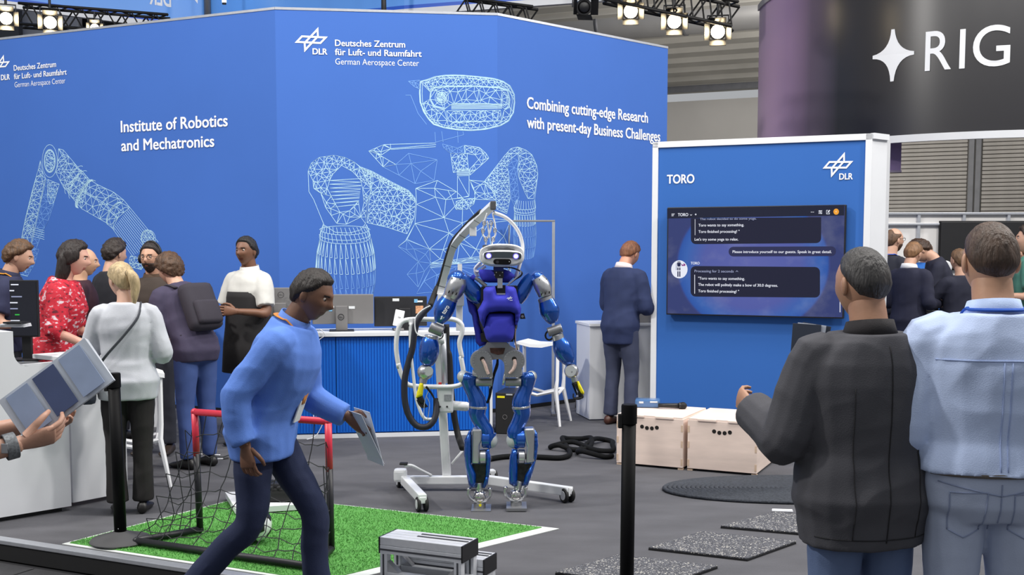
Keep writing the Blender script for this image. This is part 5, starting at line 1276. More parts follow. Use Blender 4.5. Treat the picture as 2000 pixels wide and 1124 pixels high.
# ---- bar stools (white moulded)
M_stool = mat('stool_white', rgb(240, 241, 243), .4, var=.01)
def stool(label, p, rz, h=.80):
    o = thing('bar_stool', label, 'stool', (p.x, p.y, 0), rz, 'white bar stools')
    def seat(bm):
        rings = []
        for k, (x, z, w) in enumerate(((-.23, 0, .12), (-.18, .015, .17), (-.06, -.01, .18), (.06, -.012, .18), (.18, .015, .17), (.23, .0, .12))):
            rings.append([V((x, w*c, h+z+t)) for c, t in ((-1, 0), (1, 0), (1, -.03), (-1, -.03))])
        loft(bm, rings)
    part('seat', o, M_stool, seat, 'auto')
    for sx in (-1, 1):
        for sy in (-1, 1):
            part('leg', o, M_stool, lambda bm: tube(bm, [V((sx*.2, sy*.1, h-.02)), V((sx*.2, sy*.12, h*.55)), V((sx*.19, sy*.13, h*.42)), V((sx*.25, sy*.2, .0))], [.018, .017, .022, .013], 6, squarish=True), 'auto')
        part('foot_rest', o, M_stool, lambda bm: tube(bm, [V((sx*.19, -.13, h*.42)), V((sx*.17, 0, h*.36)), V((sx*.19, .13, h*.42))], .017, 6), 'auto')
    for sy in (-1, 1): part('foot_rest', o, M_stool, lambda bm: tube(bm, [V((-.19, sy*.13, h*.42)), V((0, sy*.12, h*.36)), V((.19, sy*.13, h*.42))], .017, 6), 'auto')
    return o
sp_ = G(1056, 826); stool('white moulded bar stool between the robot and the right white counter', sp_, R(-18), zat(668, sp_.y, 1050))
sp2 = G(333, 958)+V((-.33, .2, 0)); stool('white bar stool half hidden behind the blonde woman', sp2, R(20), .80)
# ---- steel frame rack
f0 = G(1082, 822); fy = f0.y+.5; fr = thing('steel_frame', 'thin grey steel display frame standing behind the robot at the right panel', 'frame', (W(1080, 800, fy).x, fy, 0))
ft = zat(432, fy, 1080); fx = W(1000, 440, fy).x-fr.location.x
part('upright', fr, M_alu, lambda bm: box(bm, (0, 0, ft/2), (.03, .03, ft), None, .004)); part('upright', fr, M_plate, lambda bm: box(bm, (fx-.03, .1, ft/2-.02), (.012, .02, ft-.04)))
part('top_bar', fr, M_plate, lambda bm: box(bm, (fx/2, 0, ft), (abs(fx)+.03, .03, .02), None, .003)); part('foot_bar', fr, M_plate, lambda bm: box(bm, (0, 0, .012), (.04, .4, .024), None, .004)); part('foot_bar', fr, M_plate, lambda bm: box(bm, (fx-.03, .1, .012), (.04, .3, .024), None, .004))
# ---- right counter, laptop, chair
k0 = G(1151, 822); k1 = G(1300, 817); kd = (k1-k0).normalized(); ctr = thing('white_counter', 'plain white counter behind the suited man beside the display wall', 'counter', (k0.x, k0.y, 0), math.atan2(kd.y, kd.x))
kh = zat(633, k0.y, 1155)
part('front_panel', ctr, M_white, lambda bm: box(bm, (.45, .012, kh/2), (.9, .024, kh-.02), None, .002)); part('side_panel', ctr, M_white, lambda bm: box(bm, (.012, .25, kh/2), (.024, .45, kh-.02)))
part('side_panel', ctr, M_white, lambda bm: box(bm, (.888, .25, kh/2), (.024, .45, kh-.02))); part('counter_top', ctr, M_white, lambda bm: box(bm, (.45, .24, kh-.012), (.92, .52, .026), None, .003))
lp = W(1250, 630, k0.y+.16); lap = thing('laptop', 'grey laptop with sticker open on the right white counter', 'laptop', (lp.x, lp.y, kh), math.atan2(kd.y, kd.x))
part('lid', lap, M_mgrey, lambda bm: box(bm, (.0, 0, .12), (.34, .012, .235), Matrix.Rotation(R(-10), 3, 'X'), .004)); part('base', lap, M_mdark, lambda bm: box(bm, (0, .12, .01), (.34, .23, .018), None, .003))
part('sticker', lap, M_stick, lambda bm: box(bm, (-.06, -.02, .18), (.055, .003, .03), Matrix.Rotation(R(-10), 3, 'X')))
cp = G(1139, 806); chs = thing('shell_chair', 'white shell chair with thin metal legs behind the right white counter', 'chair', (cp.x+.24, cp.y+.25, 0), R(-60)); 
ctop = zat(659, cp.y, 1145)
def shell_back(bm):
    rings = []
    for z, y, w in ((.44, -.2, .2), (.47, -.05, .22), (.46, .15, .21), (.5, .2, .21), (.62, .235, .215), (ctop-.04, .26, .2), (ctop, .262, .16)):
        rings.append([V((w*math.cos(R(a)), y-.05*abs(math.cos(R(a)))**2*(1 if z > .5 else 0), z+(.03*abs(math.cos(R(a)))**2 if z < .49 else 0))) for a in range(0, 181, 20)]+[V((w*math.cos(R(a)), y+.012-.05*abs(math.cos(R(a)))**2*(1 if z > .5 else 0), z-.012+(.03*abs(math.cos(R(a)))**2 if z < .49 else 0))) for a in range(180, -1, -20)])
    loft(bm, rings)
part('shell', chs, M_stool, shell_back, True)
for sx in (-1, 1):
    for sy in (-1, 1): part('leg', chs, M_silver, lambda bm: tube(bm, [V((sx*.1, sy*.1, .45)), V((sx*.2, sy*.18, .4)), V((sx*.22, sy*.22, .0))], .009, 8), True)
# ---- black hose on the floor
M_hose = mat('hose_black', rgb(15, 16, 18), .8, var=.2, scale=60, bump=.4, bscale=200, spec=.2)
hpts = [(958, 902), (985, 898), (1020, 897), (1060, 899), (1095, 900), (1113, 893), (1107, 878), (1098, 868), (1110, 862), (1135, 862), (1155, 868), (1150, 880), (1120, 884), (1090, 882), (1075, 879), (1085, 875), (1120, 876), (1160, 884), (1196, 886), (1196, 880), (1196, 868), (1180, 864), (1160, 870), (1140, 878), (1128, 888), (1140, 895), (1180, 898), (1196, 896)]
hs = thing('black_hose', 'thick black corrugated hose coiled on the carpet left of the crates', 'hose', G(1140, 880))
hsl = hs.location.copy()
part('hose_tube', hs, M_hose, lambda bm: tube(bm, spline([G(x, y)-hsl+V((0, 0, .022+.03*(i % 3 == 1)*(i > 6))) for i, (x, y) in enumerate(hpts)], 8), .021, 10), True)
part('hose_end', hs, M_black, lambda bm: cyl(bm, G(958, 902)-hsl+V((0, 0, .022)), G(950, 903)-hsl+V((0, 0, .022)), .026, 12))
# ---- blue case + microphone on the crate
bpy.context.view_layer.update()
cM = cr1.matrix_world
bc = cM @ V((.045, .44, ch_+.004)); case = thing('blue_case', 'small translucent blue plastic case on the left crate behind the black post', 'case', bc, R(-8))
part('case_body', case, mat('case_blue', rgb(74, 112, 160), .2, coat=.4, var=.05), lambda bm: box(bm, (.05, 0, .035), (.2, .13, .065), None, .014))
part('case_label', case, M_stick, lambda bm: box(bm, (.0, -.0655, .045), (.035, .003, .015))); part('case_label', case, M_stick, lambda bm: box(bm, (.1, -.0655, .05), (.06, .003, .012)))
mi = cM @ V((.20, .40, ch_+.03)); mic = thing('microphone', 'black handheld microphone lying on the left crate beside the blue case', 'microphone', mi)
part('mic_handle', mic, M_black, lambda bm: cyl(bm, (0, 0, 0), (.17, -.02, 0), .017, 14, .021), True); part('mic_head', mic, mat('mic_mesh', rgb(30, 30, 32), .6, .4, var=.4, scale=200), lambda bm: ball(bm, (.195, -.023, 0), (.034, .030, .030), 14, 10), True)
part('mic_collar', mic, M_mdark, lambda bm: cyl(bm, (.165, -.02, 0), (.178, -.021, 0), .027, 14))
# ================================================================== STANCHIONS
M_postblk = mat('post_black', rgb(10, 10, 12), .55, var=.1, spec=.12)
def stanchion(label, base, top, r, cassette=True):
    o = thing('belt_post', label, 'post', base, 0, 'black barrier posts'); t = V(top)-V(base)
    part('base_plate', o, mat('base_rubber', rgb(66, 66, 68), .7, var=.08), lambda bm: lathe(bm, [(0, .165), (.008, .17), (.02, .16), (.035, .11), (.055, .045), (.06, .04)], (0, 0, 0), (0, 0, 1), 32), 'auto')
    part('post_tube', o, M_postblk, lambda bm: cyl(bm, (0, 0, .04), t*.94, r, 20), True); part('post_head', o, M_postblk, lambda bm: lathe(bm, [(0, r), (.001, r*1.12), (.075, r*1.12), (.082, r*1.05)], t*.94, t, 20), 'auto')
    part('belt_slot', o, M_blackmatte, lambda bm: box(bm, t*.95+V((-r*1.25, 0, 0)), (r*.6, r*1.0, .06), None, .004)); part('rivet', o, M_silver, lambda bm: ball(bm, V((0, -r, .08)), .003, 8, 6))
    return o
b_ = G(236, 1062)+V((0, 0, .012)); stanchion('black barrier post on a round rubber foot beside the small goal', b_, W(222, 738, b_.y), .034)
tY = 4.72; tp_ = W(1229, 797, tY); stanchion('black barrier post in the right foreground in front of the crates', V((W(1222, 1270, tY).x, tY, -.12)), tp_, .030)
# ================================================================== SMALL GOAL
M_red = mat('goal_red', rgb(208, 48, 70), .4, var=.03); M_goalblk = mat('goal_black', rgb(28, 28, 34), .45, var=.05); M_net = mat('net_cord', rgb(36, 36, 42), .7, var=.1)
gl = G(391, 1046); gr = G(647, 1084); gb = G(267, 1069); gb2 = G(612, 1121)
goal = thing('football_goal', 'small football goal with red and black posts and black net', 'goal', gl)
goal.location.z += .014; GL = goal.location.copy()-V((0, 0, .014)); H_ = .71
gtl = W(380, 810, gl.y); gtr = W(641, 829, gr.y)
def gp(name, m, a, b, r=.02): return part(name, goal, m, lambda bm: cyl(bm, V(a)-GL, V(b)-GL, r, 12), True)
z0 = V((0, 0, .021))
gp('cross_bar', M_red, gtl, gtr); gp('post_upper', M_red, gl.lerp(gtl, .64), gtl); gp('post_upper', M_red, gr.lerp(gtr, .62), gtr); gp('post_lower', M_goalblk, gl+z0, gl.lerp(gtl, .66)); gp('post_lower', M_goalblk, gr+z0, gr.lerp(gtr, .64))
gp('base_bar', M_goalblk, gl+z0, gb+z0); gp('base_bar', M_goalblk, gb+z0, gb2+z0); gp('base_bar', M_goalblk, gr+z0, gb2+z0)
for p in (gtl, gtr, gl+z0, gr+z0, gb+z0, gb2+z0): part('corner_joint', goal, M_red if p.z > .4 else M_goalblk, lambda bm: ball(bm, V(p)-GL, .022, 10, 8), True)
def net(bm):
    nu, nv = 9, 9
    def P(u, v): # u along goal, v from top bar to rear bar
        a = gtl.lerp(gtr, u); b = gb.lerp(gb2, u)+V((0, 0, .03)); p = a.lerp(b, v); s = math.sin(v*math.pi); return p+V((0, .10*s, -.13*s))-GL+V((.012*math.sin(u*37+v*11), 0, .012*math.sin(u*23+v*29)))
    for i in range(nu+1):
        pts = [P(i/nu, v/14) for v in range(15)]; tube(bm, pts, .0028, 4)
    for j in range(nv+1):
        pts = [P(u/18, j/nv)+V((0, 0, -.012*abs(math.sin(u/18*nu*math.pi)))) for u in range(19)]; tube(bm, pts, .0028, 4)
    for A, Bq, Cq in ((gtl, gl, gb), (gtr, gr, gb2)):
        for i in range(1, 6):
            t = i/6; tube(bm, [A.lerp(Bq, t)-GL, (A.lerp(Bq, t)*.5+A.lerp(Cq, t)*.5)-GL+V((0, .01, -.02)), A.lerp(Cq, t)-GL+V((0, 0, .02))], .0028, 4); 
            tube(bm, [Bq.lerp(Cq, t)-GL+V((0, 0, .03)), Bq.lerp(Cq, t).lerp(A, .4*(1-t))-GL, A.lerp(Cq, t)-GL+V((0, 0, .02))], .0028, 4)
part('goal_net', goal, M_net, net)
# ball
bp_ = G(497, 1064); bl = thing('football', 'white football with dark patches lying on the turf in the goal', 'ball', (bp_.x, bp_.y, .115))
bm = B(); ball(bm, (0, 0, 0), .1, 24, 16); obj('ball_skin', bm, M_rwhite, bl, True)
phi = (1+5**.5)/2
for vx in [(0, s1_, s2_*phi) for s1_ in (-1, 1) for s2_ in (-1, 1)]+[(s1_, s2_*phi, 0) for s1_ in (-1, 1) for s2_ in (-1, 1)]+[(s2_*phi, 0, s1_) for s1_ in (-1, 1) for s2_ in (-1, 1)]:
    d = V(vx).normalized(); part('patch', bl, M_black, lambda bm: lathe(bm, [(.094, .034), (.0975, .034), (.1015, .02), (.102, .001)], (0, 0, 0), d, 5))
# white board with a dark device
w0 = G(530, 992); wb = thing('demo_board', 'white floor board carrying a dark tracked device behind the goal', 'device', w0+V((0, 0, .014)))
part('board', wb, M_white, lambda bm: prism(bm, [V((p.x, p.y, 0))-V((w0.x, w0.y, -.004)) for p in (G(440, 977), G(460, 1010), G(619, 1000), G(588, 972))], (0, 0, .035)))
part('device_body', wb, M_black, lambda bm: box(bm, (0.02, .03, .1), (.34, .14, .1), None, .02))
for s in (-1, 1):
    tr_ = part('track', wb, M_rubber, lambda bm: box(bm, (.02, .03+s*.1, .085), (.4, .05, .09), None, .03))
    for k in range(9): part('track_rib', tr_, M_blackmatte, lambda bm: box(bm, (-.16+k*.045, .03+s*.1, .132), (.018, .055, .012)))
wc_ = G(400, 894); cbl = thing('floor_cable', 'thin white cable loop lying on the carpet left of the goal', 'cable', wc_)
part('cable_strand', cbl, M_rwhite, lambda bm: tube(bm, spline([G(x, y)-wc_+V((0, 0, .006)) for x, y in ((430, 891), (400, 889), (372, 891), (360, 896), (372, 900), (400, 900), (436, 898))], 6), .005, 6), True)
part('cable_end', cbl, M_black, lambda bm: cyl(bm, G(436, 898)-wc_+V((0, 0, .006)), G(446, 897)-wc_+V((0, 0, .006)), .008, 8))
# ================================================================== ALUMINIUM STEP
M_prof = mat('profile_alu', rgb(222, 224, 229), .4, .3, var=.04, scale=30); M_grip = mat('grip_strip', rgb(70, 72, 78), .8, var=.1)
SZ = .24
A1 = G(741.6, 1049.6, SZ); Bk1 = G(793, 1036.4, SZ); C1 = G(950, 1053.6, SZ); D1 = G(900, 1069, SZ)
su = ((D1-A1)+(C1-Bk1)).normalized(); sv = V((-su.y, su.x, 0)); SL = ((D1-A1).length+(C1-Bk1).length)/2; SWd = ((Bk1-A1).dot(sv)+(C1-D1).dot(sv))/2
st = thing('aluminium_step', 'two-level step built from silver aluminium profiles on the turf edge', 'step', (A1.x, A1.y, 0), math.atan2(su.y, su.x))
def bench(x0, y0, z, L, w, tag_):
    n = 4; pw = w/n
    for k in range(n):
        pk = part('tread_profile', st, M_prof, lambda bm: box(bm, (x0+L/2, y0+pw*(k+.5), z-.02), (L, pw-.003, .04), None, .003))
        if k in (1, 2): part('grip_strip', pk, M_grip, lambda bm: box(bm, (x0+L*.68, y0+pw*(k+.95), z+.001), (L*.62, .014, .004)))
    for y in (y0+.02, y0+w-.02):
        rl_ = part('side_rail', st, M_prof, lambda bm: box(bm, (x0+L/2, y, z-.062), (L, .04, .042), None, .003))
        part('rail_slot', rl_, M_grip, lambda bm: box(bm, (x0+L/2, y-.0205 if y < y0+w/2 else y+.0205, z-.062), (L, .003, .009)))
        part('bottom_rail', st, M_prof, lambda bm: box(bm, (x0+L/2, y, .045), (L-.08, .04, .04), None, .003))
    part('end_cap', st, M_black, lambda bm: box(bm, (x0+L+.004, y0+w/2, z-.042), (.008, w, .084), None, .002)); part('end_cap', st, M_black, lambda bm: box(bm, (x0-.004, y0+w/2, z-.042), (.008, w, .084), None, .002))
    for x in (x0+.02, x0+L-.02):
        for y in (y0+.02, y0+w-.02):
            lg_ = part('leg_profile', st, M_prof, lambda bm: box(bm, (x, y, (z-.08)/2), (.04, .04, z-.08), None, .003)); part('leg_slot', lg_, M_grip, lambda bm: box(bm, (x, y-.0205, (z-.08)/2), (.009, .003, z-.09)))
            sx = 1 if x < x0+L/2 else -1
            br = part('corner_bracket', st, M_silver, lambda bm: prism(bm, [V((x+sx*.02, y-.018, .066)), V((x+sx*.085, y-.018, .066)), V((x+sx*.02, y-.018, .12))], (0, .036, 0)))
        part('cross_rail', st, M_prof, lambda bm: box(bm, (x, y0+w/2, .045), (.04, w-.08, .04), None, .003))
bench(0, 0, SZ, SL, SWd, 'u')
Q = G(951, 1090, .13)-V((A1.x, A1.y, 0)); qx, qy = Q.dot(su), Q.dot(sv)
bench(qx-SL, SWd+.004, .13, SL, SWd*.85, 'l')
# ================================================================== LEFT COUNTERS
cA0 = G(-170, 1050); cA1 = G(140, 998); ca = (cA1-cA0).normalized(); can = V((-ca.y, ca.x, 0))
cL = (cA1-cA0).length; zt = zat(650, G(0, 1022).y, 5); zl_ = zat(716, G(60, 1010).y, 60)
cnt = thing('white_counter', 'tall white counter with a rounded cut-out in front of the woman in red', 'counter', (cA0.x, cA0.y, 0), math.atan2(ca.y, ca.x))
xc = (G(36, 1014)-cA0).dot(ca)
def prof_counter(th):
    r = .09
    out = [V((0, th, .03)), V((cL, th, .03)), V((cL, th, zl_+.02)), V((cL-.3, th, zl_+.012))]
    for k in range(7):
        t = R(270-90*k/6); out.append(V((xc+r+r*math.cos(t), th, zl_+r+r*math.sin(t))))
    out += [V((xc, th, zt)), V((0, th, zt))]
    return out
part('front_panel', cnt, M_white, lambda bm: prism(bm, prof_counter(0), (0, .03, 0))); part('end_panel', cnt, M_white, lambda bm: box(bm, (cL-.015, .25, (zl_)/2), (.03, .46, zl_-.06)))
part('work_top', cnt, M_mdark, lambda bm: box(bm, (xc/2+.4*0, .27, zl_-.03), (xc*1.0, .46, .03))); part('work_top', cnt, mat('top_grey', rgb(90, 92, 96), .5, var=.04), lambda bm: box(bm, ((xc+cL)/2, .27, zl_-.03), (cL-xc, .46, .03)))
part('high_shelf', cnt, M_white, lambda bm: box(bm, (xc/2, .15, zt-.015), (xc, .24, .03), None, .003)); part('kick_plate', cnt, M_black, lambda bm: box(bm, (cL/2, .04, .03), (cL-.1, .02, .06)))
cB1 = G(250, 971); cB0 = G(143, 992)+V((0, .0, 0)); cb_ = (cB1-cB0).normalized(); cBL = (cB1-cB0).length
cn2 = thing('white_counter', 'low white counter behind the blonde woman, continuing the tall one', 'counter', (cB0.x, cB0.y, 0), math.atan2(cb_.y, cb_.x))
part('front_panel', cn2, M_white, lambda bm: box(bm, (cBL/2, .015, zl_/2+.02), (cBL, .03, zl_-.02), None, .003)); part('end_panel', cn2, M_white, lambda bm: box(bm, (cBL-.015, .2, zl_/2), (.03, .4, zl_-.04))); part('work_top', cn2, M_white, lambda bm: box(bm, (cBL/2, .2, zl_+.015), (cBL+.02, .44, .03), None, .004))
ep = G(343, 834); pnl = thing('white_desk_end', 'white desk end panel standing on the carpet right of the blonde woman', 'desk', (ep.x, ep.y, 0), R(8))
eh = zat(592, ep.y, 320)
part('end_panel', pnl, M_white, lambda bm: box(bm, (-.12, .0, eh/2), (.24, .04, eh), None, .004)); part('desk_top', pnl, M_white, lambda bm: box(bm, (-.3, .35, eh-.015), (.62, .75, .03), None, .004)); part('leg_panel', pnl, M_white, lambda bm: box(bm, (-.55, .35, eh/2), (.04, .7, eh-.03)))
# screen on the counter with status lines
sp0 = W(28, 640, 8.3); dsp = thing('counter_monitor', 'dark monitor with status lines on the left white counter', 'monitor', (W(50, 640, 7.5).x, 7.5, zl_-.015))
sw2 = (W(80, 600, 7.5).x-W(26, 600, 7.5).x); zt2 = zat(543, 7.5, 50)-zl_
part('monitor_body', dsp, M_black, lambda bm: box(bm, (0, 0, zt2-.19), (sw2, .03, .38), None, .005)); part('stand', dsp, M_black, lambda bm: box(bm, (0, .02, (zt2-.3)/2), (.06, .03, zt2-.3))); part('foot', dsp, M_black, lambda bm: box(bm, (0, .02, .006), (.2, .15, .012), None, .003))
part('display', dsp, glow('status_screen', rgb(34, 36, 44), .8), lambda bm: box(bm, (0, -.016, zt2-.19), (sw2-.016, .002, .36)))
for k, (x, w, c) in enumerate(((-.05, .05, M_uit), (-.06, .03, M_uit), (-.05, .07, M_uig), (-.06, .05, M_uit), (-.06, .05, M_uig), (-.03, .03, glow('ui_green', rgb(60, 200, 80), .8)), (-.06, .06, M_uit), (-.04, .05, M_uig))):
    part('status_line', dsp, c, lambda bm: box(bm, (x+w/2-.03, -.018, zt2-.03-k*.04), (w, .002, .008)))
pst = thing('paper_stack', 'stack of white papers under a black folder on the tall counter', 'papers', W(20, 648, 7.25)+V((0, .05, 0)))
pst.location.z = zt
for k in range(3): part('sheet', pst, M_white, lambda bm: box(bm, (0, .03, .004+k*.007), (.16, .12, .006), Matrix.Rotation(R(4*k), 3, 'Z')))
part('folder', pst, M_black, lambda bm: box(bm, (.02, .0, .03), (.13, .1, .012), Matrix.Rotation(R(-10), 3, 'Z'), .003))
# ================================================================== PEOPLE
def union_mesh(bm, voxel, smooth=4, wr=0.0, seed=0.0):
    """fuse overlapping closed shells into one continuous surface"""
    me = bpy.data.meshes.new('tmp'); bmesh.ops.recalc_face_normals(bm, faces=bm.faces[:]); bm.to_mesh(me); bm.free()
    o = bpy.data.objects.new('tmp', me); COL.objects.link(o)
    md = o.modifiers.new('r', 'REMESH'); md.mode = 'VOXEL'; md.voxel_size = voxel
    sm = o.modifiers.new('s', 'SMOOTH'); sm.iterations = smooth; sm.factor = .5
    dg = bpy.context.evaluated_depsgraph_get(); dg.update()
    out = bpy.data.meshes.new_from_object(o.evaluated_get(dg))
    bpy.data.objects.remove(o); bpy.data.meshes.remove(me)
    if wr:
        for v, n in [(v, v.normal.copy()) for v in out.vertices]:
            p = v.co
            a = (.5-abs(noise.noise(V((p.x*5+p.z*3+seed, p.y*5, p.z*8-p.x*4)))))*1.3-.3+noise.noise(V((p.x*14+seed, p.y*14, p.z*9)))*.35
            v.co = p+n*(a*wr)
    return out
def ering(c, rx, ry, n=18, T=None, e=2.3):
    out = []
    for k in range(n):
        a = 2*math.pi*k/n; x = math.copysign(abs(math.cos(a))**(2/e), math.cos(a))*rx; y = math.copysign(abs(math.sin(a))**(2/e), math.sin(a))*ry
        p = V((c[0]+x, c[1]+y, c[2])); out.append(T(p) if T else p)
    return out
def bell(x, s): return math.exp(-(x/s)**2)
def sstep(t): t = max(0.0, min(1.0, t)); return t*t*(3-2*t)
def head_point(u, v, fem=0.0):
    nx, ny, nz = math.sin(v)*math.cos(u), math.sin(v)*math.sin(u), math.cos(v)
    x, y, z = .076*nx, .098*ny, .118*nz
    if z < 0:
        t = -z/.118; x *= 1-.30*t**1.4; y *= (1-.06*t) if ny > 0 else (1-.34*t)
    else:
        x *= 1+.03*nz
    if ny > 0:
        f = sstep(ny*1.6)
        d = .010*bell(x, .009)*bell(z-.010, .022)+.025*bell(x, .0115)*bell(z+.018, .017)+.006*bell(z-.034, .011)*bell(x, .045)
        d -= .011*(bell(x-.031, .016)+bell(x+.031, .016))*bell(z-.014, .012)
        d += .005*(bell(x-.042, .018)+bell(x+.042, .018))*bell(z+.02, .018)+.007*bell(x, .022)*bell(z+.059, .012)-.004*bell(x, .024)*bell(z+.059, .003)+.009*bell(x, .022)*bell(z+.1, .016)
        y += d*f
    return V((x, y, z))
def hairline(ny):
    pts = [(-1, -.078), (-.5, -.06), (-.05, .0), (.25, .03), (.5, .066), (1.0, .074)]
    for (a, za), (b, zb) in zip(pts, pts[1:]):
        if ny <= b: return za+(zb-za)*(ny-a)/(b-a)
    return pts[-1][1]
NU, NV = 56, 44
def head_grid(off):
    vs, fs = [], []
    for j in range(NV+1):
        v = math.pi*j/NV
        for i in range(NU):
            u = 2*math.pi*i/NU; p = head_point(u, v); n = V((p.x/.076**2, p.y/.098**2, p.z/.118**2)).normalized()
            vs.append(p+n*off(p, n))
    for j in range(NV):
        for i in range(NU):
            a = j*NU+i; b = j*NU+(i+1) % NU; fs.append((a, b, b+NU, a+NU))
    return vs, fs
_mcache = {}
def skin_mat(c): return mat('skin_%d_%d_%d' % c, rgb(*c), .5, var=.05, scale=14, bump=.03, bscale=120)
def cloth(c, r=.85, b=.12): return mat('cloth_%d_%d_%d' % c, rgb(*c), r, var=.06, scale=9, bump=b, bscale=240)
def hair_mat(c): return mat('hair_%d_%d_%d' % c, rgb(*c), .55, var=.35, scale=40, stretch=(1, 1, .15), bump=.5, bscale=90)
M_eyew = mat('eye_white', rgb(196, 186, 178), .3, var=.02); M_iris = mat('eye_iris', rgb(50, 36, 28), .2, var=.1)
def hand_geo(bm, w, d, side, nrm, curl=.35, s=1.0, spread=1.0):
    """five-fingered hand at wrist w along d; thumb on side; palm towards nrm"""
    d = V(d).normalized(); nrm = (V(nrm)-d*V(nrm).dot(d)).normalized(); sd_ = V(side)-d*V(side).dot(d); sd_ = (sd_-nrm*sd_.dot(nrm)).normalized()
    def P(a, b, c): return V(w)+d*(a*s)+sd_*(b*s)+nrm*(c*s)
    rings = []
    for t, hw, hh in ((-.02, .026, .020), (.0, .026, .018), (.03, .035, .016), (.06, .041, .0145), (.088, .042, .012), (.096, .036, .008)):
        rings.append([P(t, hw*math.cos(2*math.pi*k/12), hh*math.sin(2*math.pi*k/12)) for k in range(12)])
    loft(bm, rings)
    for k, (b, L, r) in enumerate(((.031, .070, .0086), (.0105, .079, .009), (-.0105, .074, .0086), (-.031, .058, .0076))):
        p = P(.086, b, .0); ang = .1; pts = [P(.07, b, 0), p]; q_ = p
        for j, fr in enumerate((.45, .31, .24)):
            ang += curl*(1.1 if j else .8)+.04*k*curl
            q_ = q_+(d*math.cos(ang)+nrm*math.sin(ang)+sd_*(b*.9*spread))*(L*fr*s); pts.append(q_)
        tube(bm, pts, [r*s, r*1.06*s, r*s, r*.92*s, r*.62*s], 8)
    b0 = P(.012, .022, .006); t1 = P(.045, .052, .012); t2 = P(.072, .060, .02+.02*curl); t3 = P(.094, .056, .028+.045*curl)
    tube(bm, [b0, t1, t2, t3], [.013*s, .0115*s, .0098*s, .0065*s], 8)
def rotx(a): return Matrix.Rotation(a, 3, 'X')
def rotz(a): return Matrix.Rotation(a, 3, 'Z')
def person(label, loc, rz, h, skin=(206, 162, 138), hair=('short', (60, 42, 30)), top=None, bottom=None, lean=0.0, head_yaw=0.0, head_pitch=0.0, arms=None, legs=None, female=False,
           shoes=(24, 22, 22), lanyard=None, collar=None, glasses=False, beard=None, vox=.016, bulk=1.0, twist=0.0, curl=.4, headphones=False, strap=None, extras=None, group=None, head_roll=0.0):
    """top = dict(col, hem, sleeve 0..1, loose, mat); bottom = dict(col)"""
    k = h/1.75; hipz = .93
    Rl = rotz(twist) @ rotx(-lean)
    def T(p):  # bend the upper body about the hips
        p = V(p); q_ = p-V((0, 0, hipz))
        if q_.z > 0:
            f = min(1, q_.z/.18); Rf = rotz(twist*f) @ rotx(-lean*f); q_ = Rf @ q_
        return (q_+V((0, 0, hipz)))*k
    sw = (.148 if female else .168)*bulk**.5
    arms = arms or {}; legs = legs or {}
    A = {}
    for s, nm in ((-1, 'L'), (1, 'R')):
        sh = V((s*sw, -.005, 1.385)); e_d, w_d = arms.get(nm, ((s*.16, -.04, -1), (s*.05, .22, -1)))
        e = sh+V(e_d).normalized()*.285; w = e+V(w_d).normalized()*.255; A[nm] = (sh, e, w)
    Lg = {}
    for s, nm in ((-1, 'L'), (1, 'R')):
        hip = V((s*.088, 0, .92)); kn, an = legs.get(nm, ((s*.098, .012, .50), (s*.105, -.01, .085))); Lg[nm] = (hip, V(kn), V(an))
    tz = [(.86, .155, .108, 0), (.93, .172, .12, -.005), (1.0, .163, .112, 0), (1.08, .148, .105, .004), (1.2, .160, .115, .006), (1.30, .174, .118, .004), (1.37, .168, .106, -.004), (1.415, .138, .09, -.010), (1.445, .10, .078, -.014), (1.475, .072, .066, -.016)]
    if female: tz = [(.86, .165, .112, 0), (.93, .178, .122, -.005), (1.0, .155, .105, 0), (1.08, .128, .092, .002), (1.2, .142, .108, .012), (1.29, .155, .120, .012), (1.37, .146, .098, -.002), (1.415, .118, .082, -.008), (1.445, .086, .07, -.013), (1.475, .062, .06, -.016)]
    tz = [(z, rx*bulk, ry*bulk, y) for z, rx, ry, y in tz]
    def torso(bm, z0, z1, add):
        zs = [z0]+[t[0] for t in tz if z0 < t[0] < z1]+[z1]; rings = []
        for z in zs:
            for a, b in zip(tz, tz[1:]):
                if z <= b[0] or b is tz[-1]:
                    f = max(-.6, min(1, (z-a[0])/(b[0]-a[0]))); rx, ry, yo = [a[i]+(b[i]-a[i])*f for i in (1, 2, 3)]; break
            rings.append(ering((0, yo, z), max(.03, rx+add), max(.03, ry+add), T=T))
        loft(bm, rings)
    def armtube(bm, nm, r, t_end=1.0, start_in=True):
        sh, e, w = A[nm]; s = -1 if nm == 'L' else 1
        pin = V((s*sw*.5, -.01, 1.372)); end = e.lerp(w, max(0, (t_end-.53)/.47)) if t_end > .53 else sh.lerp(e, t_end/.53)
        pts = [pin, sh+V((0, 0, .0)), sh.lerp(e, .5)]
        if t_end > .53: pts += [e, e.lerp(w, .35*((t_end-.53)/.47)+.0), end]
        else: pts = [pin, sh, sh.lerp(end, .5), end]
        sp_ = spline(pts, 4); tube(bm, [T(p) for p in sp_], [x*k for x in r], 12)
    def legtube(bm, nm, r, z_end=None):
        hip, kn, an = Lg[nm]; tube(bm, [p*k for p in spline([hip+V((0, 0, .03)), hip.lerp(kn, .45), kn, kn.lerp(an, .4)+V((0, -.008, 0)), an], 4)], [x*k for x in r], 14)
    # ---- body
    bm = B(); torso(bm, .84, 1.465, -.022)
    hc = V((0, .02, 1.632)); neck0 = V((0, -.022, 1.42)); 
    Rh = Rl @ rotz(head_yaw) @ rotx(-head_pitch) @ Matrix.Rotation(head_roll, 3, 'Y')
    hcw = T(V((0, -.005, 1.50)))+(Rh @ V((0, .025, .120)))*k
    nr = .052 if female else .062
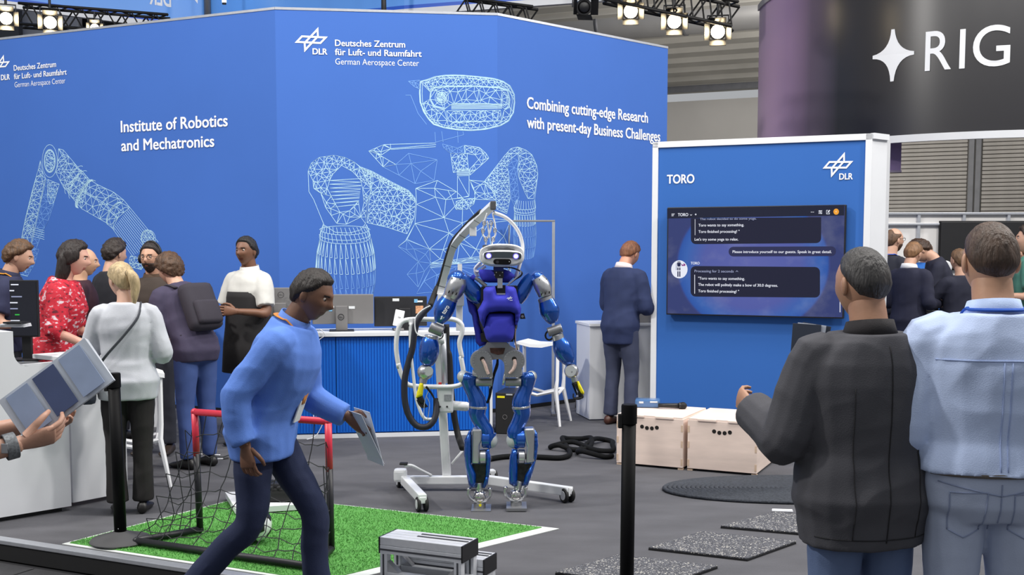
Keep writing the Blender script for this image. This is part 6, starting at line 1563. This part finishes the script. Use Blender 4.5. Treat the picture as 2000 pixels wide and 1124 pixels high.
    tube(bm, [T(neck0), T(V((0, -.014, 1.49))), hcw+(Rh @ V((0, -.02, -.07)))*k, hcw+(Rh @ V((0, -.01, -.02)))*k], [(nr+.012)*k, nr*k, nr*.98*k, nr*.9*k], 14)
    for nm in 'LR':
        armtube(bm, nm, [.05, .05, .045, .041, .039, .034, .028]); legtube(bm, nm, [.078, .07, .052, .05, .036])
    bmesh_body = union_mesh(bm, vox*k, 3)
    verts = [v.co.copy() for v in bmesh_body.vertices]; faces = [tuple(p.vertices) for p in bmesh_body.polygons]; mi = [0]*len(faces)
    bpy.data.meshes.remove(bmesh_body)
    def add(vs, fs, m):
        n = len(verts); verts.extend(vs); faces.extend([tuple(i+n for i in f) for f in fs]); mi.extend([m]*len(fs))
    def hx(p): return hcw+(Rh @ V(p))*k
    hv, hf = head_grid(lambda p, n: 0.0); n0 = len(verts); verts.extend([hx(p) for p in hv])
    for f in hf:
        c = (hv[f[0]]+hv[f[2]])*.5; m = 0
        if c.y > .05 and abs(c.z+.059) < .0085 and abs(c.x) < .024: m = 3
        if c.y > .05 and abs(c.z-.033+abs(abs(c.x)-.03)*.12) < .0038 and .014 < abs(c.x) < .048: m = 4
        faces.append(tuple(i+n0 for i in f)); mi.append(m)
    def add_bm(bm, m):
        bm.verts.ensure_lookup_table(); bm.verts.index_update(); add([v.co.copy() for v in bm.verts], [tuple(v.index for v in f.verts) for f in bm.faces], m); bm.free()
    for s in (-1, 1):
        b = B(); ball(b, hx((s*.031, .0745, .013)), 0.0105*k, 12, 8); add_bm(b, 1)
        b = B(); ball(b, hx((s*.031, .0808, .012)), .0066*k, 10, 6); add_bm(b, 2)
        b = B(); ball(b, hx((s*.077, -.006, -.004)), (.010*k, .018*k, .031*k), 10, 8, Rh @ rotz(s*.35)); add_bm(b, 0)
    for nm in 'LR':
        sh, e, w = A[nm]; s = -1 if nm == 'L' else 1; W_ = T(w); d = W_-T(e)
        b = B(); 
        inw = V((-s, .25, 0)); fwd = V((0, 1, .2))
        hn_ = (arms.get(nm+'_palm') if arms else None); th_ = (arms.get(nm+'_thumb') if arms else None)
        hand_geo(b, W_, d, Rl @ V(th_ or fwd), Rl @ V(hn_ or inw), (arms.get(nm+'_curl', curl) if arms else curl), k*(.93 if female else 1.0)); add_bm(b, 0)
    hcol = hair[1]
    me = bpy.data.meshes.new('person'); me.from_pydata(verts, [], faces)
    lipc = tuple(int(c*.78) for c in skin)
    for m in (skin_mat(skin), M_eyew, M_iris, mat('lip_%d_%d_%d' % lipc, rgb(min(255, int(lipc[0]*1.05)), lipc[1]*.85, lipc[2]*.85), .45, var=.05), hair_mat(hcol)): me.materials.append(m)
    me.polygons.foreach_set('material_index', mi)
    for p in me.polygons: p.use_smooth = True
    me.update()
    o = bpy.data.objects.new('person', me); COL.objects.link(o); o.location = loc; o.rotation_euler = (0, 0, rz); tag(o, label, 'person', group)
    def child(name, bmx, m, smooth=True): return obj(name, bmx, m, o, smooth)
    def child_me(name, mesh, m):
        mesh.name = name; mesh.materials.clear(); mesh.materials.append(m)
        for p in mesh.polygons: p.use_smooth = True
        c = bpy.data.objects.new(name, mesh); COL.objects.link(c); c.parent = o; return c
    # ---- hair
    st = hair[0]; hm = hair_mat(hcol)
    if st != 'bald':
        th = {'short': .013, 'crop': .006, 'long': .02, 'pony': .012, 'curly': .03, 'balding': .009, 'fluffy': .024, 'tied': .012}[st]
        drop = {'long': -.05, 'curly': -.02, 'pony': -.01, 'tied': -.01, 'fluffy': -.0}.get(st, 0.0)
        def off(p, n):
            ny = n.y; zl = hairline(ny)+(drop if ny < .35 else 0)
            m = sstep((p.z-zl)/(.055 if st == 'crop' else .022))
            if st == 'balding': m *= 1-sstep((p.z-.045)/.03)*sstep((p.y+.07)/.05)
            r = noise.noise(V((p.x*55+h*7, p.y*55, p.z*18)))*.35+noise.noise(V((p.x*130, p.y*130, p.z*40+h*9)))*.2
            if st in ('curly', 'fluffy'): r = noise.noise(p*70+V((h, 0, 0)))*.5
            return (th*(1+r)+.002)*m-.007*(1-m)
        gv, gf = head_grid(off); child('hair', ([hx(p) for p in gv], gf), hm)
        if st == 'pony':
            bm = B(); tube(bm, spline([hx((0, -.088, .03)), hx((0, -.118, .035)), hx((.01, -.14, .0)), hx((.02, -.135, -.06)), hx((.015, -.12, -.13)), hx((.01, -.11, -.19))], 5), [.02*k, .028*k, .036*k, .034*k, .024*k, .006*k], 12); child('ponytail', bm, hm)
            bm = B(); tube(bm, [hx((.022*math.cos(a/12*6.283), -.105, .035+.022*math.sin(a/12*6.283))) for a in range(12)], .006*k, 6, closed=True); child('hair_tie', bm, M_black)
        if st == 'tied':
            bm = B(); ball(bm, hx((0, -.115, .0)), (.035*k, .04*k, .045*k), 14, 10); child('hair_bun', bm, hm)
        if st == 'long':
            bm = B(); rings = []
            for z, w_, d_, yo in ((.05, .085, .06, -.045), (-.02, .095, .062, -.045), (-.10, .10, .055, -.05), (-.18, .098, .045, -.06), (-.26, .085, .035, -.075), (-.33, .05, .02, -.08)):
                rings.append([hx((w_*math.cos(2*math.pi*q_/20)*(1+.05*math.sin(q_*5)), yo+d_*math.sin(2*math.pi*q_/20), z)) for q_ in range(20)])
            loft(bm, rings); child('long_hair', bm, hm)
    if beard:
        def offb(p, n):
            m = sstep((-.028-p.z)/.02)*sstep((p.y-.0)/.03)*(1-.9*bell(p.x, .02)*bell(p.z+.059, .008)); return .006*m*(1+.3*noise.noise(p*90))-.006*(1-m)
        gv, gf = head_grid(offb); child('beard', ([hx(p) for p in gv], gf), hair_mat(beard))
    if glasses:
        bm = B()
        for s in (-1, 1):
            tube(bm, [hx((s*.031+.021*math.cos(a/16*6.283), .099, .010+.016*math.sin(a/16*6.283))) for a in range(16)], .0018*k, 6, closed=True); tube(bm, [hx((s*.052, .098, .014)), hx((s*.078, .06, .016)), hx((s*.083, -.01, .014))], .0018*k, 6)
        tube(bm, [hx((-.011, .102, .012)), hx((.011, .102, .012))], .0018*k, 6); child('glasses', bm, M_black)
    if headphones:
        bm = B(); tube(bm, [hx((.092*math.cos(R(a)), -.005, .005+.135*math.sin(R(a)))) for a in range(0, 181, 12)], .009*k, 8, flat=1.5); child('headphone_band', bm, M_black)
        for s in (-1, 1):
            bm = B(); lathe(bm, [(-.018*k, .03*k), (-.008*k, .038*k), (.01*k, .038*k), (.016*k, .028*k)], hx((s*.088, -.005, -.004)), Rh @ V((s, 0, 0)), 16); child('ear_cup', bm, M_black, 'auto')
    # ---- clothes
    top = top or dict(col=(60, 60, 70)); bottom = bottom or dict(col=(30, 32, 40)); lo = top.get('loose', .012)
    bm = B()
    for nm in 'LR': legtube(bm, nm, [.098, .09, .07, .066, bottom.get('cuff', .058)])
    rg = [ering((0, yo, z), rx, ry, T=T if z > .95 else (lambda p: p*k)) for z, rx, ry, yo in ((.83, .13*bulk, .095*bulk, 0), (.88, .168*bulk, .118*bulk, 0), (.95, .178*bulk, .124*bulk, 0), (1.02, .168*bulk, .118*bulk, 0))]
    loft(bm, rg); child_me('trousers', union_mesh(bm, vox*.9*k, 4, .005, h*31), bottom.get('mat') or cloth(bottom['col']))
    bm = B(); torso(bm, top.get('hem', .88), 1.466, lo*.7+.006)
    if top.get('skirt'): loft(bm, [ering((0, 0, z), rx, rx*.8, T=lambda p: p*k) for z, rx in ((.55, .24), (.75, .215), (.95, .185))])
    sl = top.get('sleeve', .97)
    for nm in 'LR':
        if sl > .53: armtube(bm, nm, [.05+lo*.5, .058+lo*.7, .055+lo*.9, .051+lo, .049+lo, .043+lo, .034+lo], sl)
        else: armtube(bm, nm, [.05+lo*.5, .058+lo*.8, .058+lo, .057+lo], sl)
    child_me('jacket' if top.get('jacket') else 'shirt', union_mesh(bm, vox*.85*k, 3, .005+lo*.12, h*17), top.get('mat') or cloth(top['col']))
    if collar:
        bm = B(); n = 20
        rr = [[T(V(((.078+q_)*math.cos(2*math.pi*i/n), -.016+(.076+q_*.8)*math.sin(2*math.pi*i/n), z+.012*math.sin(2*math.pi*i/n)*-1))) for i in range(n)] for q_, z in ((.016, 1.450), (.006, 1.475), (-.002, 1.502), (-.008, 1.500), (.002, 1.455))]
        loft(bm, rr); child('collar', bm, cloth(collar))
    if lanyard:
        bm = B(); pts = []
        for i in range(15):
            a = math.pi*i/14; pts.append(T(V((.078*math.cos(a), -.022-.085*math.sin(a), 1.478-.0*math.sin(a)))))
        f0_ = [T(V((.075, .055, 1.43))), T(V((.06, .125, 1.33))), T(V((.03, .145, 1.22))), T(V((.005, .15, 1.12)))]
        pts = [f0_[3], f0_[2], f0_[1], f0_[0]]+pts+[T(V((-.075, .055, 1.43))), T(V((-.06, .125, 1.33))), T(V((-.03, .145, 1.22))), T(V((-.005, .15, 1.12)))]
        tube(bm, spline(pts, 3), .015*k, 6, flat=.3); child('lanyard', bm, cloth(lanyard))
        bm = B(); box(bm, T(V((0, .158, 1.07))), (.085*k, .006*k, .11*k), Rl); child('badge', bm, M_stick, False)
    if strap:
        bm = B(); pts = [(-.21, -.03, .98), (-.13, -.155, 1.10), (.0, -.165, 1.25), (.09, -.135, 1.37), (.105, -.02, 1.462), (.09, .10, 1.38), (.0, .155, 1.25), (-.13, .15, 1.08), (-.2, .03, .97)]
        tube(bm, spline([T(V(p)) for p in pts], 5), .013*k, 6, flat=.4); child('shoulder_strap', bm, cloth(strap))
    for s, nm in ((-1, 'L'), (1, 'R')):
        an = Lg[nm][2]*k; bm = B(); rings = []; kn = Lg[nm][1]*k; yaw = s*-.12; pit = legs.get(nm+'_foot', 0.0)
        for y, w_, z1, z0 in ((-.075, .026, .055, .012), (-.06, .034, .085, .0), (-.01, .037, .095, .0), (.05, .041, .075, .0), (.11, .046, .052, .0), (.16, .042, .042, .004), (.19, .022, .03, .012)):
            r_ = []
            for q_ in range(12):
                a = 2*math.pi*q_/12; p = V((w_*math.cos(a), y, (z0+z1)/2+(z1-z0)/2*math.sin(a)-.085)); p = rotz(yaw) @ (rotx(pit) @ (p*k)); r_.append(an+p)
            rings.append(r_)
        loft(bm, rings); child('shoe', bm, mat('shoe_%d' % shoes[0], rgb(*shoes), .45, var=.1))
    bpy.context.view_layer.update()
    return o, (lambda p: o.matrix_world @ T(V(p))), (lambda p: o.matrix_world @ hx(p)), {nm: (o.matrix_world @ T(A[nm][2]), (o.matrix_world.to_3x3() @ (T(A[nm][2])-T(A[nm][1]))).normalized()) for nm in 'LR'}, child, T
def seam(pr, garment, name, pts, r=.0022, m=None, side=-1):
    """stitched line on the back (side -1) or front of a garment, dropped onto its surface"""
    o = pr[0]; g = next(c for c in o.children if c.name.split('.')[0] == garment); k = None; bpy.context.view_layer.update()
    dg = bpy.context.evaluated_depsgraph_get(); out = []
    for x, z in pts:
        ok, loc, nrm, i = g.ray_cast(V((x, side*1.5, z)), V((0, -side, 0)))
        if ok: out.append(loc+nrm*r*.6)
    if len(out) > 1:
        bm = B(); tube(bm, out, r, 5); return obj(name, bm, m, o, True)
def at(px, Y, z=0.0):
    p = W(px, 500, Y); return V((p.x, Y, z))
def hgt(py, Y, z0=0.0): return zat(py, Y)-z0
D = R
# bent forearms forward, used several times
BENT = {'L': ((-.25, -.1, -1), (.1, 1, -.05)), 'R': ((.25, -.1, -1), (-.1, 1, -.05))}
# 1 blonde woman, back to us
p = G(256, 1002); wo = person('blonde woman in light grey blazer with ponytail, seen from behind', V((p.x, p.y, 0)), D(14), hgt(510, p.y), skin=(214, 172, 150), hair=('pony', (184, 162, 124)), female=True, bulk=1.12,
    top=dict(col=(196, 199, 206), hem=.80, loose=.02, jacket=True), bottom=dict(col=(30, 27, 28), cuff=.075), arms={'L': ((-.35, .25, -1), (.25, 1, .25)), 'R': ((.3, -.05, -1), (-.35, 1, .1))}, head_yaw=D(35), head_pitch=D(8), strap=(70, 72, 80), legs={'L': ((-.09, .0, .5), (-.085, -.02, .085)), 'R': ((.09, .0, .5), (.085, .0, .085))}, vox=.013)
hb_, hw_ = wo[1]((-.22, -.02, .95)), wo[3]
bag = thing('handbag', 'small dark handbag at the left hip of the blonde woman', 'bag', hb_+V((-.03, -.02, -.02)), D(20))
part('bag_body', bag, cloth((38, 44, 58)), lambda bm: box(bm, (0, 0, -.06), (.1, .2, .15), None, .03)); part('bag_flap', bag, cloth((30, 34, 46)), lambda bm: box(bm, (-.004, -.0, -.02), (.108, .206, .08), None, .02))
tb_ = thing('tablet', 'pale tablet held by the blonde woman in front of the woman in red', 'tablet', wo[3]['L'][0]+wo[3]['L'][1]*.10+V((-.02, 0, .03)), D(14))
part('tablet_body', tb_, M_cap, lambda bm: box(bm, (0, 0, .02), (.20, .012, .15), rotx(D(-50)) @ rotz(0), .005)); part('tablet_screen', tb_, M_black, lambda bm: box(bm, (0, -.006, .028), (.18, .004, .13), rotx(D(-50)), .002))
# 2 woman in red
def dress_mat():
    m = bpy.data.materials.new('red_print_fabric'); m.use_nodes = True; nt = m.node_tree; b = nt.nodes['Principled BSDF']; tc = nt.nodes.new('ShaderNodeTexCoord')
    mp = nt.nodes.new('ShaderNodeMapping'); mp.inputs['Scale'].default_value = (14, 14, 26); mp.inputs['Rotation'].default_value = (.4, .3, 0); nt.links.new(tc.outputs['Object'], mp.inputs[0])
    nz = nt.nodes.new('ShaderNodeTexNoise'); nz.inputs['Scale'].default_value = 1.6; nz.inputs['Detail'].default_value = 3; nt.links.new(mp.outputs[0], nz.inputs[0])
    rp = nt.nodes.new('ShaderNodeValToRGB'); e = rp.color_ramp.elements; e[0].position = .36; e[0].color = rgb(96, 22, 38); e[1].position = .66; e[1].color = rgb(214, 198, 204)
    for pos, c in ((.42, rgb(186, 26, 48)), (.58, rgb(196, 34, 54)), (.62, rgb(206, 150, 160))): x = rp.color_ramp.elements.new(pos); x.color = c
    nt.links.new(nz.outputs[0], rp.inputs[0]); nt.links.new(rp.outputs[0], b.inputs['Base Color']); b.inputs['Roughness'].default_value = .8
    return m
Y = 8.05; pw = person('woman in red patterned dress with long dark hair behind the tall counter', at(92, Y), D(-80), hgt(482, Y)*1.04, skin=(210, 160, 140), hair=('long', (34, 24, 22)), female=True, bulk=1.2, lean=D(14), head_yaw=D(0), head_pitch=D(-4),
    top=dict(col=(180, 30, 50), mat=dress_mat(), hem=.70, sleeve=.6, loose=.028, skirt=True), arms={'L': ((-.3, .35, -1), (.2, 1, -.35)), 'R': ((.3, .2, -1), (-.1, 1, -.3))}, vox=.014)
# 3 boy at the left edge
Y = 8.75; person('young man with brown hair and orange lanyard at the left edge', at(6, Y), D(-75), hgt(466, Y), hair=('fluffy', (92, 66, 44)), top=dict(col=(40, 44, 74), sleeve=.4), lanyard=(226, 150, 40), collar=(36, 40, 66), arms=BENT, head_pitch=D(10), lean=D(6))
# 4 bald man
Y = 9.35; person('bald man in dark maroon shirt standing behind the woman in red', at(158, Y), D(-70), hgt(482, Y), skin=(208, 164, 134), hair=('bald', (70, 50, 40)), top=dict(col=(52, 24, 36)), bottom=dict(col=(30, 30, 36)), arms=BENT, beard=None, head_pitch=D(6))
# 5 dark haired man
Y = 9.95; person('dark-haired man in black shirt turned away beside the bald man', at(218, Y), D(-35), hgt(466, Y), hair=('fluffy', (44, 34, 30)), top=dict(col=(34, 34, 42)), bottom=dict(col=(30, 30, 36)), head_pitch=D(8))
# 6 man with headphones
p = G(318, 886); Y = p.y; person('bearded man with black headphones and glasses facing the camera', at(297, Y), D(172), hgt(474, Y), skin=(196, 150, 124), hair=('short', (40, 32, 28)), beard=(58, 44, 36), glasses=True, headphones=True, top=dict(col=(62, 52, 46), loose=.025, jacket=True, hem=.82), bottom=dict(col=(48, 50, 60)), collar=(78, 60, 46), arms={'L': ((-.25, .1, -1), (.5, 1, .1)), 'R': ((.25, .1, -1), (-.5, 1, .1))}, shoes=(52, 42, 36))
# 7 leaning person with rucksack
Y = 8.6; pl_ = person('person with curly brown hair and dark rucksack leaning over the desk', at(378, Y), D(52), 1.72, hair=('curly', (84, 60, 42)), lean=D(26), top=dict(col=(66, 60, 84), loose=.03, jacket=True, hem=.84), bottom=dict(col=(62, 84, 140)), arms={'L': ((-.2, .5, -1), (.2, 1, .0)), 'R': ((.2, .5, -1), (-.2, 1, .0))}, head_pitch=D(-4))
M_ruck = cloth((52, 48, 58))
rk = thing('rucksack', 'dark rucksack on the back of the leaning person', 'bag', pl_[1]((0, -.19, 1.2)), D(52)); rk.rotation_euler = (D(-26), 0, D(52))
part('pack_body', rk, M_ruck, lambda bm: box(bm, (0, -.02, 0), (.27, .13, .38), None, .055), True); part('pack_pocket', rk, M_ruck, lambda bm: box(bm, (0, -.09, -.07), (.21, .06, .19), None, .028), True)
for s in (-1, 1): part('shoulder_strap', rk, M_ruck, lambda bm: tube(bm, spline([V((s*.1, .06, .2)), V((s*.11, .16, .26)), V((s*.12, .30, .18)), V((s*.14, .32, -.02)), V((s*.14, .1, -.18))], 5), .022, 6, flat=.4), True)
# 8 person in white polo
Y = 9.6; pp_ = person('person with dark tied hair in a white polo shirt and black apron', at(484, Y), D(148), hgt(461, Y), skin=(122, 84, 64), hair=('tied', (26, 22, 22)), top=dict(col=(214, 213, 208), sleeve=.42, loose=.02), bottom=dict(col=(26, 26, 30)), collar=(222, 221, 216), arms={'L': ((-.3, .2, -1), (.55, 1, .1)), 'R': ((.3, .2, -1), (-.55, 1, .0))}, head_yaw=D(8), female=False)
bm = B(); loft(bm, [ering((0, .008, z), rx, ry, T=pp_[5]) for z, rx, ry in ((.62, .235, .19), (.85, .225, .172), (1.0, .205, .156), (1.15, .192, .150), (1.24, .186, .150), (1.29, .17, .148))]); pp_[4]('apron', bm, cloth((34, 32, 34)))
# 9 walking man in blue
Y = 5.35; wk = person('man in blue shirt walking past the goal with an orange lanyard', at(505, Y, -.12), D(-98), 1.76, skin=(116, 82, 64), hair=('short', (34, 27, 24)), lean=D(20), bulk=1.15, head_yaw=D(-6), head_pitch=D(2), top=dict(col=(92, 132, 214), hem=.80, sleeve=.97, loose=.024), bottom=dict(col=(30, 40, 72), cuff=.07), lanyard=(214, 140, 70), collar=(100, 138, 218),
    arms={'R': ((.25, -.3, -1), (.05, .45, -1)), 'L': ((-.16, .4, -1), (.05, 1, -.3))}, legs={'L': ((-.095, .22, .52), (-.095, .24, .10)), 'R': ((.095, -.03, .50), (.095, -.33, .17)), 'R_foot': D(-35)}, vox=.012, shoes=(20, 20, 24))
wp_, wd_ = wk[3]['L']
bk_ = thing('paper_sheet', 'pale folded sheet in the hand of the man walking in blue', 'paper', wp_+wd_*.10+V((0, 0, .0)), D(-60))
part('sheet', bk_, mat('paper_pale', rgb(206, 212, 222), .8, var=.03), lambda bm: box(bm, (0, 0, -.05), (.2, .003, .28), rotx(D(25)), .001)); part('sheet', bk_, MATS['paper_pale'], lambda bm: box(bm, (0, .02, -.05), (.2, .003, .28), rotx(D(15)), .001))
# 10 visitor outside the left edge, hands with brochure reaching in
Y = 3.55
vh = person('visitor at the left edge holding a brochure with both hands', V((W(-250, 600, Y).x, Y, -.12)), D(-72), 1.78, skin=(196, 150, 128), hair=('short', (60, 44, 34)), top=dict(col=(60, 64, 76), sleeve=.45, loose=.02), lean=D(4), arms={'R': ((.25, .5, -.85), (-.32, 1, .28)), 'L': ((-.25, .6, -.85), (.30, 1, .30)), 'R_palm': (-.75, -.1, .65), 'L_palm': (.75, -.1, .65), 'R_thumb': (-.3, .3, .9), 'L_thumb': (.3, .3, .9), 'R_curl': .42, 'L_curl': .42}, vox=.012)
tgt = W(60, 800, Y); hm_ = (vh[3]['R'][0]+vh[3]['L'][0])/2
sh_v = V((tgt.x-hm_.x, tgt.y-hm_.y, 0)); vh[0].location += sh_v; bpy.context.view_layer.update()
(rw, rd), (lw, ld_) = [(vh[3][q_][0]+sh_v, vh[3][q_][1]) for q_ in 'RL']
mid = W(112, 764, Y-.03)
br = thing('brochure', 'rolled pale blue brochure held by the visitor at the left edge', 'brochure', mid)
bdir = V((.80, .12, .60)).normalized(); bside = V((.60, -.25, -.76)).normalized(); bnor = bdir.cross(bside).normalized(); bside = bnor.cross(bdir)
BS = 1 if bnor.y < 0 else -1
MB_ = Matrix((bside, bdir, bnor)).transposed()
M_bro = mat('brochure_paper', rgb(150, 166, 196), .5, var=.12, scale=8); M_bro2 = mat('brochure_cover', rgb(206, 214, 226), .45, var=.06, scale=10)
for kq in range(4):
    part('page', br, M_bro2 if kq in (0, 3) else M_white, lambda bm: box(bm, MB_ @ V((0, .0, -.006+kq*.005)), (.17, .33, .0035), MB_ @ Matrix.Rotation(R(2*kq-3), 3, 'Y'), .001))
for kq in range(3): part('printed_block', br, M_bro if kq != 1 else mat('brochure_navy', rgb(66, 80, 120), .5, var=.1), lambda bm: box(bm, MB_ @ V((0, -.1+kq*.1, BS*.0145)), (.15, .08, .003), MB_))
wt = rw-rd*.035
part_w = thing('wrist_bracelet', 'grey woven bracelet on the wrist of the brochure holder', 'bracelet', wt)
part('bracelet_band', part_w, mat('bracelet_grey', rgb(120, 124, 128), .5, .3, var=.4, scale=120), lambda bm: lathe(bm, [(-.018, .038), (-.016, .041), (.016, .041), (.018, .038)], (0, 0, 0), rd, 20, cap=False), 'auto')
part('bracelet_clasp', part_w, M_silver, lambda bm: box(bm, V((0, -.04, .0)), (.02, .006, .03), None, .002))
# 11, 12 men in the right foreground
Y = 3.8
m1 = person('man with grey cropped hair in dark jacket seen from behind, holding papers', at(1697, Y, -.12), D(12), hgt(478, Y, -.12), skin=(178, 134, 108), hair=('crop', (58, 56, 56)), bulk=1.22, top=dict(col=(72, 72, 78), hem=.77, loose=.034, jacket=True), bottom=dict(col=(92, 110, 146), cuff=.07), collar=(36, 33, 36), head_yaw=D(10), head_pitch=D(4),
    arms={'L': ((-.30, .12, -1), (-.05, .85, .25)), 'R': ((.22, -.05, -1), (-.25, .5, -.8)), 'L_curl': .6}, vox=.010)
lw, ld_ = m1[3]['L']
pb = thing('papers', 'folded brochures held by the man in the dark jacket', 'papers', W(1572, 690, Y+.25), D(-15))
for kq in range(3): part('leaflet', pb, M_bro2 if kq % 2 else mat('leaflet_dark', rgb(52, 60, 76), .5, var=.1), lambda bm: box(bm, (.0+kq*.012, kq*.006, .0), (.10, .004, .21), rotx(D(-8)) @ Matrix.Rotation(D(3+kq*3), 3, 'Y'), .001))
part('hand_grip_card', pb, M_white, lambda bm: box(bm, (.0, .03, -.1), (.09, .004, .1), None, .001))
Y = 3.72
m2 = person('tall man in light blue shirt and pale jeans seen from behind at the right edge', at(1940, Y, -.12), D(-4), hgt(428, Y, -.12), skin=(190, 146, 118), hair=('crop', (72, 54, 42)), bulk=1.16, top=dict(col=(196, 213, 248), hem=.985, loose=.036), bottom=dict(col=(176, 187, 212), cuff=.075), collar=(190, 210, 248), lanyard=(34, 84, 180), head_yaw=D(0), head_pitch=D(4),
    arms={'L': ((-.2, .05, -1), (.25, .9, -.3)), 'R': ((.2, 0, -1), (-.2, .8, -.4))}, vox=.010)
k2 = .0; H2 = hgt(428, 3.72, -.12)/1.75; H1 = hgt(478, 3.8, -.12)/1.75
M_stA = cloth((164, 182, 222)); M_stJ = cloth((142, 154, 184)); M_stD = cloth((34, 34, 38))
def ln(x0, z0, x1, z1, n=16): return [(x0+(x1-x0)*i/n, z0+(z1-z0)*i/n) for i in range(n+1)]
seam(m2, 'shirt', 'yoke_seam', ln(-.19*H2, 1.33*H2, .19*H2, 1.33*H2), .0025, M_stA)
seam(m2, 'shirt', 'back_pleat', ln(-.012*H2, 1.325*H2, -.010*H2, 1.0*H2), .0022, M_stA); seam(m2, 'shirt', 'back_pleat', ln(.012*H2, 1.325*H2, .010*H2, 1.0*H2), .0022, M_stA)
seam(m2, 'trousers', 'belt', ln(-.18*H2, .99*H2, .18*H2, .99*H2), .014, cloth((120, 112, 104)))
for sx in (-1, 1):
    c_ = sx*.09*H2
    seam(m2, 'trousers', 'back_pocket', ln(c_-.055, .93*H2, c_+.055, .935*H2)+ln(c_+.055, .935*H2, c_+.05, .81*H2)+ln(c_+.05, .81*H2, c_, .785*H2)+ln(c_, .785*H2, c_-.05, .81*H2)+ln(c_-.05, .81*H2, c_-.055, .93*H2), .0022, M_stJ)
seam(m2, 'trousers', 'yoke_seam', ln(-.17*H2, .96*H2, 0, .925*H2)+ln(0, .925*H2, .17*H2, .96*H2), .0022, M_stJ); seam(m2, 'trousers', 'centre_seam', ln(0, .96*H2, 0, .80*H2), .0022, M_stJ)
seam(m1, 'jacket', 'back_seam', ln(0, 1.43*H1, 0, .80*H1, 30), .0022, M_stD); seam(m1, 'jacket', 'hem_seam', ln(-.2*H1, .81*H1, .2*H1, .81*H1), .0022, M_stD)
for sx in (-1, 1): seam(m1, 'jacket', 'side_seam', ln(sx*.12*H1, 1.3*H1, sx*.11*H1, .81*H1, 24), .002, M_stD)
# 13 suited man at the counter
p = G(1206, 824); m3_ = person('man in dark navy suit with ginger hair at the right white counter', V((p.x, p.y-.2, 0)), D(-42), hgt(463, p.y-.2), skin=(206, 150, 124), hair=('short', (130, 84, 56)), top=dict(col=(36, 48, 86), hem=.76, loose=.026, jacket=True), bottom=dict(col=(58, 64, 88), cuff=.07), collar=(226, 214, 216), lean=D(7), head_pitch=D(22), arms={'L': ((-.2, .3, -1), (.2, 1, .12)), 'R': ((.25, .2, -1), (-.1, 1, .12))}, shoes=(70, 40, 30), legs={'L': ((-.09, .02, .5), (-.10, -.01, .085)), 'R': ((.10, .05, .5), (.12, .02, .085))})
# 14.. visitors at the stand behind (right)
Yb = 12.3
def bgp(label, px, py, rz, hair, top, Yo=0.0, **kw):
    Y = Yb+Yo; return person(label, at(px, Y), D(rz), hgt(py, Y)*(1.0 if not kw.get('lean') else kw.pop('hk', 1.08)), hair=hair, top=top, vox=.018, group='visitors at the rear stand', **kw)
bgp('bearded balding man with glasses at the rear stand beside the display wall', 1742, 444, -70, ('balding', (96, 72, 54)), dict(col=(34, 36, 48)), .2, glasses=True, beard=(84, 62, 48), lanyard=(40, 90, 190))
bgp('young man in navy suit with white collar at the rear stand', 1778, 469, -48, ('short', (128, 94, 64)), dict(col=(32, 34, 56), jacket=True, hem=.78, loose=.02), -.5, collar=(232, 232, 234), arms=BENT, head_pitch=D(18))
bgp('man in bright blue shirt and dark jacket facing the camera at the rear stand', 1808, 465, 150, ('balding', (120, 92, 70)), dict(col=(48, 112, 196)), 1.3, arms=BENT, head_pitch=D(25))
bgp('young man with dark brown hair and glasses bending over the white device', 1864, 470, 78, ('fluffy', (62, 42, 30)), dict(col=(34, 36, 54), sleeve=.5), .6, lean=D(24), glasses=True, head_pitch=D(25), arms={'L': ((-.15, .7, -1), (.1, 1, -.1)), 'R': ((.15, .7, -1), (-.1, 1, -.1))})
bgp('brown-haired visitor in navy jacket, back to us, half behind the tall man', 1876, 486, 20, ('short', (104, 78, 56)), dict(col=(34, 36, 54), jacket=True, loose=.02), -.6, arms={'L': ((-.5, .6, -.8), (-.5, 1, .1)), 'R': ((.3, .2, -1), (-.1, 1, .0))})
bgp('dark-haired visitor in green shirt at the right edge of the rear stand', 2012, 440, 60, ('fluffy', (50, 38, 30)), dict(col=(84, 140, 124), sleeve=.4), -.9, arms=BENT)
bgp('visitor with glasses and short brown hair beside the right frame edge', 1996, 470, 85, ('short', (116, 86, 64)), dict(col=(40, 40, 50)), .5, glasses=True, arms=BENT, head_pitch=D(14))
# table with a white device at the rear stand
tY = Yb+.65; tt = thing('rear_table', 'black-topped table at the rear stand between the visitors', 'table', at(1800, tY)); thz = zat(612, tY, 1800)
part('table_top', tt, M_black, lambda bm: box(bm, (.0, 0, thz), (.56, .5, .03), None, .004))
for sx in (-1, 1):
    for sy in (-1, 1): part('leg', tt, M_alu, lambda bm: box(bm, (sx*.25, sy*.2, thz/2), (.04, .04, thz), None, .004))
dv = thing('optical_device', 'white measuring device on a column at the rear stand', 'device', at(1828, tY, thz+.015)); dz = zat(545, tY, 1838)-thz
part('column', dv, M_silver, lambda bm: cyl(bm, (-.05, 0, 0), (-.05, 0, dz), .03, 14), True); part('column', dv, M_black, lambda bm: cyl(bm, (.02, 0, 0), (.02, 0, dz), .025, 14), True)
part('arm', dv, M_rwhite, lambda bm: beam(bm, (-.2, -.02, dz-.03), (.02, -.02, dz+.08), .09, .05, bevel=.01)); part('head', dv, M_rwhite, lambda bm: lathe(bm, [(0, .06), (.02, .075), (.1, .075), (.12, .05)], (.1, -.06, dz+.12), (0, 1, 0), 18), 'auto'); part('base', dv, M_mdark, lambda bm: box(bm, (0, 0, .012), (.22, .2, .024), None, .005))
